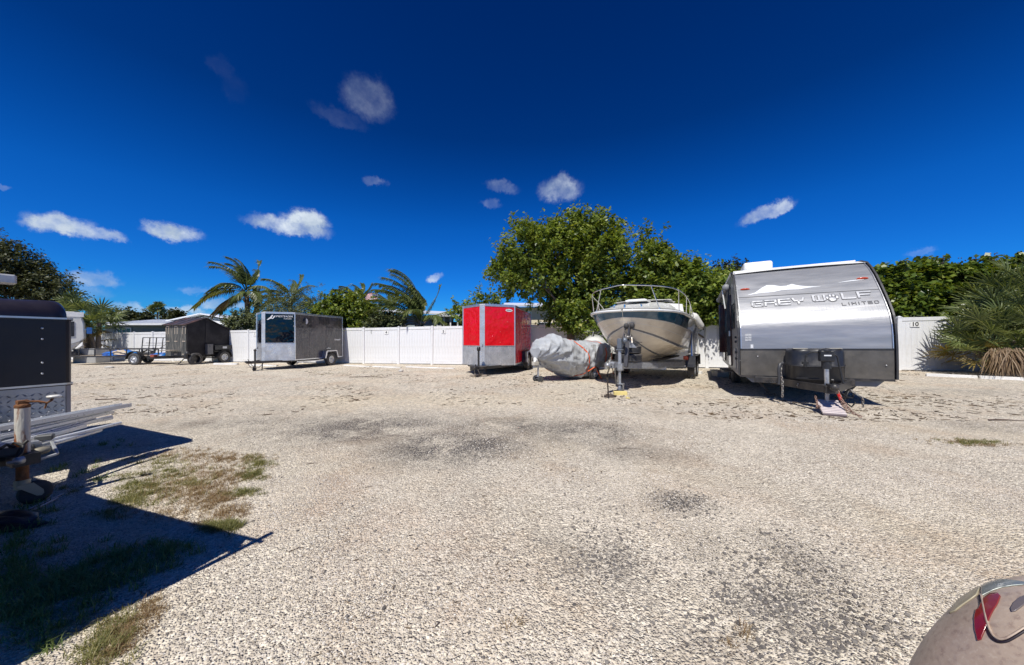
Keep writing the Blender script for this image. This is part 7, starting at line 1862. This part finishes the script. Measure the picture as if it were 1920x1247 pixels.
# ------------------------------------------------------------------ houses beyond the fence
WALLG = mat('grey_green_siding', (.20,.225,.20), .8, var=.06, dirt=(.14,.15,.13), dirt_amt=.3)
WALLB = mat('blue_grey_siding', (.30,.345,.35), .8, var=.05)
WALLY = mat('cream_wall', (.66,.58,.40), .85, var=.05)
ROOFM = mat('white_metal_roof', (.80,.82,.84), .35, metal=.1, var=.05, vscale=.6, dirt=(.5,.53,.56), dirt_amt=.25)
DARKW = mat('dark_window', (.03,.04,.05), .1, coat=.3, var=.2); WTRIM = mat('white_trim', (.74,.75,.75), .5)
PORCH = mat('dark_screen', (.035,.035,.035), .8)
def px_x(px, Y): return (px-960)/FPX*Y
def px_z(py, Y): return CAM_H + (HOR-py)/FPX*Y
def siding(T, x0, x1, z0, z1, y, m, step=.19):
    mb = MB(); n = int((z1-z0)/step)
    for k in range(n):
        z = z0 + (z1-z0)*k/n; zz = z0 + (z1-z0)*(k+1)/n; mb._add([(x0,y,z),(x1,y,z),(x1,y+.02,zz),(x0,y+.02,zz),(x0,y+.03,z),(x1,y+.03,z)], [(0,1,2,3),(0,4,5,1)])
    mb.box(((x0+x1)/2,y+.10,(z0+z1)/2),(x1-x0-.02,.12,z1-z0)); return mb.build('wall', m, T, fix=False)
def window(T, x0, x1, z0, z1, y, bars=1):
    mb = MB(); mb.box(((x0+x1)/2,y-.02,z0-.03),(x1-x0+.12,.07,.06)); mb.box(((x0+x1)/2,y-.02,z1+.03),(x1-x0+.12,.06,.06))
    for x in (x0-.03, x1+.03): mb.box((x,y-.02,(z0+z1)/2),(.06,.06,z1-z0))
    for k in range(1, bars+1): mb.box((lerp(x0,x1,k/(bars+1)),y-.015,(z0+z1)/2),(.03,.04,z1-z0))
    f = mb.build('window', WTRIM, T); mb = MB(); mb.box(((x0+x1)/2,y+.0,(z0+z1)/2),(x1-x0,.02,z1-z0)); mb.build('pane', DARKW, f); return f
# long low house with flat white metal roof
Y = 30.0; x0, x1 = px_x(196,Y), px_x(352,Y); ze = px_z(605,Y)
Hs = thing('low_house', ((x0+x1)/2, Y, gz(-20)), 0, 'long low grey-green house with flat white metal roof behind the left fence', 'house'); ox = (x0+x1)/2
siding(Hs, x0-ox, x1-ox, 0, ze, 0, WALLG, .25)
mb = MB(); mb.slab([(x0-ox-.3,-.5,ze),(x1-ox+.3,-.5,ze),(x1-ox+.3,4.5,ze+.62),(x0-ox-.3,4.5,ze+.62)], .06); mb.build('roof', ROOFM, Hs)
n = 26
rib = MB()
for k in range(n+1): x = lerp(x0-ox-.28, x1-ox+.28, k/n); rib.beam((x,-.5,ze+.075),(x,4.5,ze+.695),.03,.03)
rib.build('roof_rib', ROOFM, Hs)
mb = MB(); mb.box((0,-.52,ze+.02),(x1-x0+.6,.05,.16)); mb.build('fascia', WTRIM, Hs)
window(Hs, px_x(222,Y)-ox, px_x(246,Y)-ox, px_z(628,Y), px_z(612,Y), -.02, 2)
mb = MB(); mb.box((0,2.5,ze/2),(x1-x0-.1,4.4,ze)); mb.build('rear_volume', WALLG, Hs)
# gabled house end
Y = 33.0; ap = P(384,586.5,Y); xl, xr = px_x(322,Y), px_x(500,Y); zl = px_z(600,Y)
Gh = thing('gabled_house', (ap.x, Y, gz(-20)), 0, 'pale grey gabled house with wide white roof behind the black shed trailer', 'house')
zr_ = px_z(606,Y); zw = zl-.05
mb = MB(); mb.slab([(xl-ap.x,-.6,zl-.0),(0,-.6,ap.z),(0,8,ap.z),(xl-ap.x,8,zl)], .10); mb.build('roof', ROOFM, Gh)
mb = MB(); mb.slab([(0,-.6,ap.z),(xr-ap.x,-.6,zr_),(xr-ap.x,8,zr_),(0,8,ap.z)], .10); mb.build('roof', ROOFM, Gh)
mb = MB(); mb.prism([(xl-ap.x+.5,0),(xl-ap.x+.5,zw-.1),(0,ap.z-.15),(xr-ap.x-.5,zr_-.1),(xr-ap.x-.5,0)], 0, 6); mb.build('wall', mat('pale_sage_wall',(.36,.40,.38),.8), Gh)
mb = MB(); mb.slab([(-.2,-1.2,px_z(597,Y)),(xr-ap.x-1.5,-1.2,px_z(606,Y)-.35),(xr-ap.x-1.5,-.1,px_z(604,Y)-.2),(-.2,-.1,px_z(594,Y)-.05)], .06); mb.build('porch_roof', ROOFM, Gh)
for k in range(3): mb = MB(); mb.box(((xr-ap.x)*.35+1.0,-.06,px_z(612+k*4,Y)),(3.0,.08,.16)); mb.build('louvre', WTRIM, Gh)
# middle house: blue-grey, white roof edge, window, dark porch
Y = 24.5; xa, xb = px_x(690,Y), px_x(880,Y); ox = (xa+xb)/2; ze = px_z(590,Y)
Mh = thing('porch_house', (ox, Y, gz(-6)), 0, 'blue-grey clapboard house with white eaves and dark screened porch behind the palm', 'house')
siding(Mh, xa-ox, px_x(850,Y)-ox, 0, ze, 0, WALLB, .2)
mb = MB(); mb.slab([(xa-ox-.3,-.5,px_z(583,Y)),(px_x(835,Y)-ox,-.5,px_z(590,Y)),(px_x(835,Y)-ox,6,px_z(587,Y)+.5),(xa-ox-.3,6,px_z(580,Y)+.5)], .09); mb.build('roof', ROOFM, Mh)
mb = MB(); mb.slab([(px_x(830,Y)-ox,-1.2,px_z(594,Y)),(xb-ox+.6,-1.2,px_z(594,Y)),(xb-ox+.6,3,px_z(590,Y)),(px_x(830,Y)-ox,3,px_z(590,Y))], .12); mb.build('porch_roof', ROOFM, Mh)
mb = MB(); mb.box(((px_x(838,Y)+xb)/2-ox,-.2,1.3),(xb-px_x(838,Y),.1,2.6)); mb.build('porch_screen', PORCH, Mh)
for px in (837,849,862,878): mb = MB(); mb.box((px_x(px,Y)-ox,-.9,px_z(594,Y)/2),(.09,.09,px_z(594,Y))); mb.build('porch_post', WTRIM, Mh)
window(Mh, px_x(820.5,Y)-ox, px_x(826,Y)-ox, px_z(609,Y), px_z(598,Y), -.02, 0)
# cream house behind the big tree
Y = 27; xa, xb = px_x(965,Y), px_x(1120,Y); ox = (xa+xb)/2; ze = px_z(576,Y)
Yh = thing('cream_house', (ox, Y, gz(0)), 0, 'cream walled house showing through the branches of the big tree', 'house')
siding(Yh, xa-ox, xb-ox, 0, ze, 0, WALLY, .3)
mb = MB(); mb.slab([(xa-ox-.9,-.6,ze),(xb-ox+.6,-.6,ze-.05),(xb-ox+.6,5,ze+.7),(xa-ox-.9,5,ze+.75)], .12); mb.build('roof', ROOFM, Yh)
mb = MB(); mb.box((-.0,3,ze/2),(xb-xa-.2,5,ze)); mb.build('rear_volume', WALLY, Yh)
window(Yh, -1.4, -.4, 1.6, 2.6, -.02, 1)
# ------------------------------------------------------------------ flag
FLR = mat('flag_red', (.50,.05,.05), .8); FLW = mat('flag_white', (.78,.76,.76), .8); FLB = mat('flag_blue', (.03,.04,.14), .8)
fp = P(708,545,26); FT = thing('flag', (fp.x, fp.y, gz(fp.x)), 0, 'American flag blowing left on its pole behind the dark palm', 'flag')
mb = MB(); mb.cyl((0,0,0),(0,0,fp.z-gz(fp.x)),.03,.022,8); mb.sphere((0,0,fp.z-gz(fp.x)+.04),.05,8,6); mb.build('pole', GALV, FT)
def flag_pt(u, v): 
    Lw, Hh = 1.0, .62; top = fp.z-gz(fp.x)-.08
    return Vector((-u*Lw*.96, .12*math.sin(u*7+v)*u, top - v*Hh - .42*u*u - .05*math.sin(u*6)))
for k in range(13):
    u0 = .42 if k < 7 else 0; rows = [[flag_pt(lerp(u0,1,i/10), k/13), flag_pt(lerp(u0,1,i/10), (k+1)/13)] for i in range(11)]
    mb = MB(); mb.loft(rows); o = mb.build('stripe', FLR if k % 2 == 0 else FLW, FT, fix=False)
rows = [[flag_pt(.42*i/5, 7/13*j/3) for j in range(4)] for i in range(6)]; mb = MB(); mb.loft(rows); cn_ = mb.build('canton', FLB, FT, fix=False)
mb = MB()
for i in range(6):
    for j in range(4): mb.sphere(flag_pt(.04+.07*i, .07+.12*j)+Vector((0,-.012,0)), .016, 5, 3)
mb.build('stars', FLW, cn_)
# ------------------------------------------------------------------ white motorhome behind the dark trailer
RVW = mat('motorhome_white', (.66,.66,.62), .35, var=.05, coat=.2, dirt=(.4,.38,.33), dirt_amt=.25)
RVS = mat('motorhome_stripe', (.13,.12,.12), .4)
Y = 22.0; xn = px_x(157,Y); RV = thing('motorhome', (xn, Y, gz(xn)), R(49), 'white motorhome cab end with side window peeping out behind the dark trailer', 'motorhome')
zt_ = px_z(578,Y); zbm = px_z(655,Y)
mb = MB(); mb.prism([(-6.5,zbm),(-.65,zbm),(-.30,px_z(640,Y)),(.02,px_z(627,Y)),(0,px_z(600,Y)),(-.12,px_z(585,Y)),(-.35,zt_),(-6.5,zt_)], 0, 2.3); mb.build('body', RVW, RV, bevel=.04)
mb = MB(); mb.box((-.85,-.02,px_z(610,Y)),(.95,.03,.95)); w_ = mb.build('side_window', BLACKPL, RV, bevel=.05, seg=3)
mb = MB(); mb.box((-.88,-.045,px_z(610,Y)),(.78,.02,.78)); mb.build('pane', mat('green_glass',(.04,.12,.11),.06,coat=.5,var=.4,vscale=2), w_, bevel=.04)
mb = MB(); mb.beam((-.05,-.015,px_z(632,Y)),(-1.4,-.015,px_z(650,Y)),.02,.10,(0,1,0)); mb.build('stripe', RVS, RV)
mb = MB(); mb.box((-.45,-.015,px_z(583,Y)),(.9,.02,.3)); mb.build('roof_cap', WTRIM, RV)
mb = MB(); mb.beam((0,0,px_z(611,Y)),(.22,-.2,px_z(611,Y)),.03,.03); mb.box((.24,-.24,px_z(613,Y)),(.22,.08,.40)); mb.build('mirror', mat('blue_mirror_back',(.03,.12,.36),.3), RV, bevel=.03)
mb = MB(); mb.box((-2.5,-.03,px_z(636,Y)),(.10,.03,.06)); mb.box((-.7,-.03,px_z(633,Y)),(.2,.03,.05)); mb.build('door_handle', ALU, RV)
wheel(RV, (-1.6,.05,.40), .40, .22, side=-1, key='rv', holes=8); wheel(RV, (-5.0,.05,.40), .40, .22, side=-1, key='rv', holes=8)
mb = MB(); mb.box((-.9,.1,.62),(1.2,.1,.35)); mb.box((-3.2,1.1,.55),(6.2,2.0,.25)); mb.build('underbody', BLACKM, RV)
# grey box by its nose behind the utility trailer
Y = 22.6; q = P(172,667,Y); mb = MB(); mb.box((0,0,.45),(1.5,.8,.9)); mb.box((0,0,.92),(1.56,.86,.05)); o = mb.build('storage_bin', mat('pale_grey_plastic',(.34,.34,.33),.6,var=.1), bevel=.03); o.location = (q.x, q.y, gz(q.x)); tag(o, 'pale grey low storage bin between motorhome and fan palms', 'storage bin')
# roll of carport frame posts at the left fence end: white fence post corner pieces
print('objects', len(bpy.data.objects))
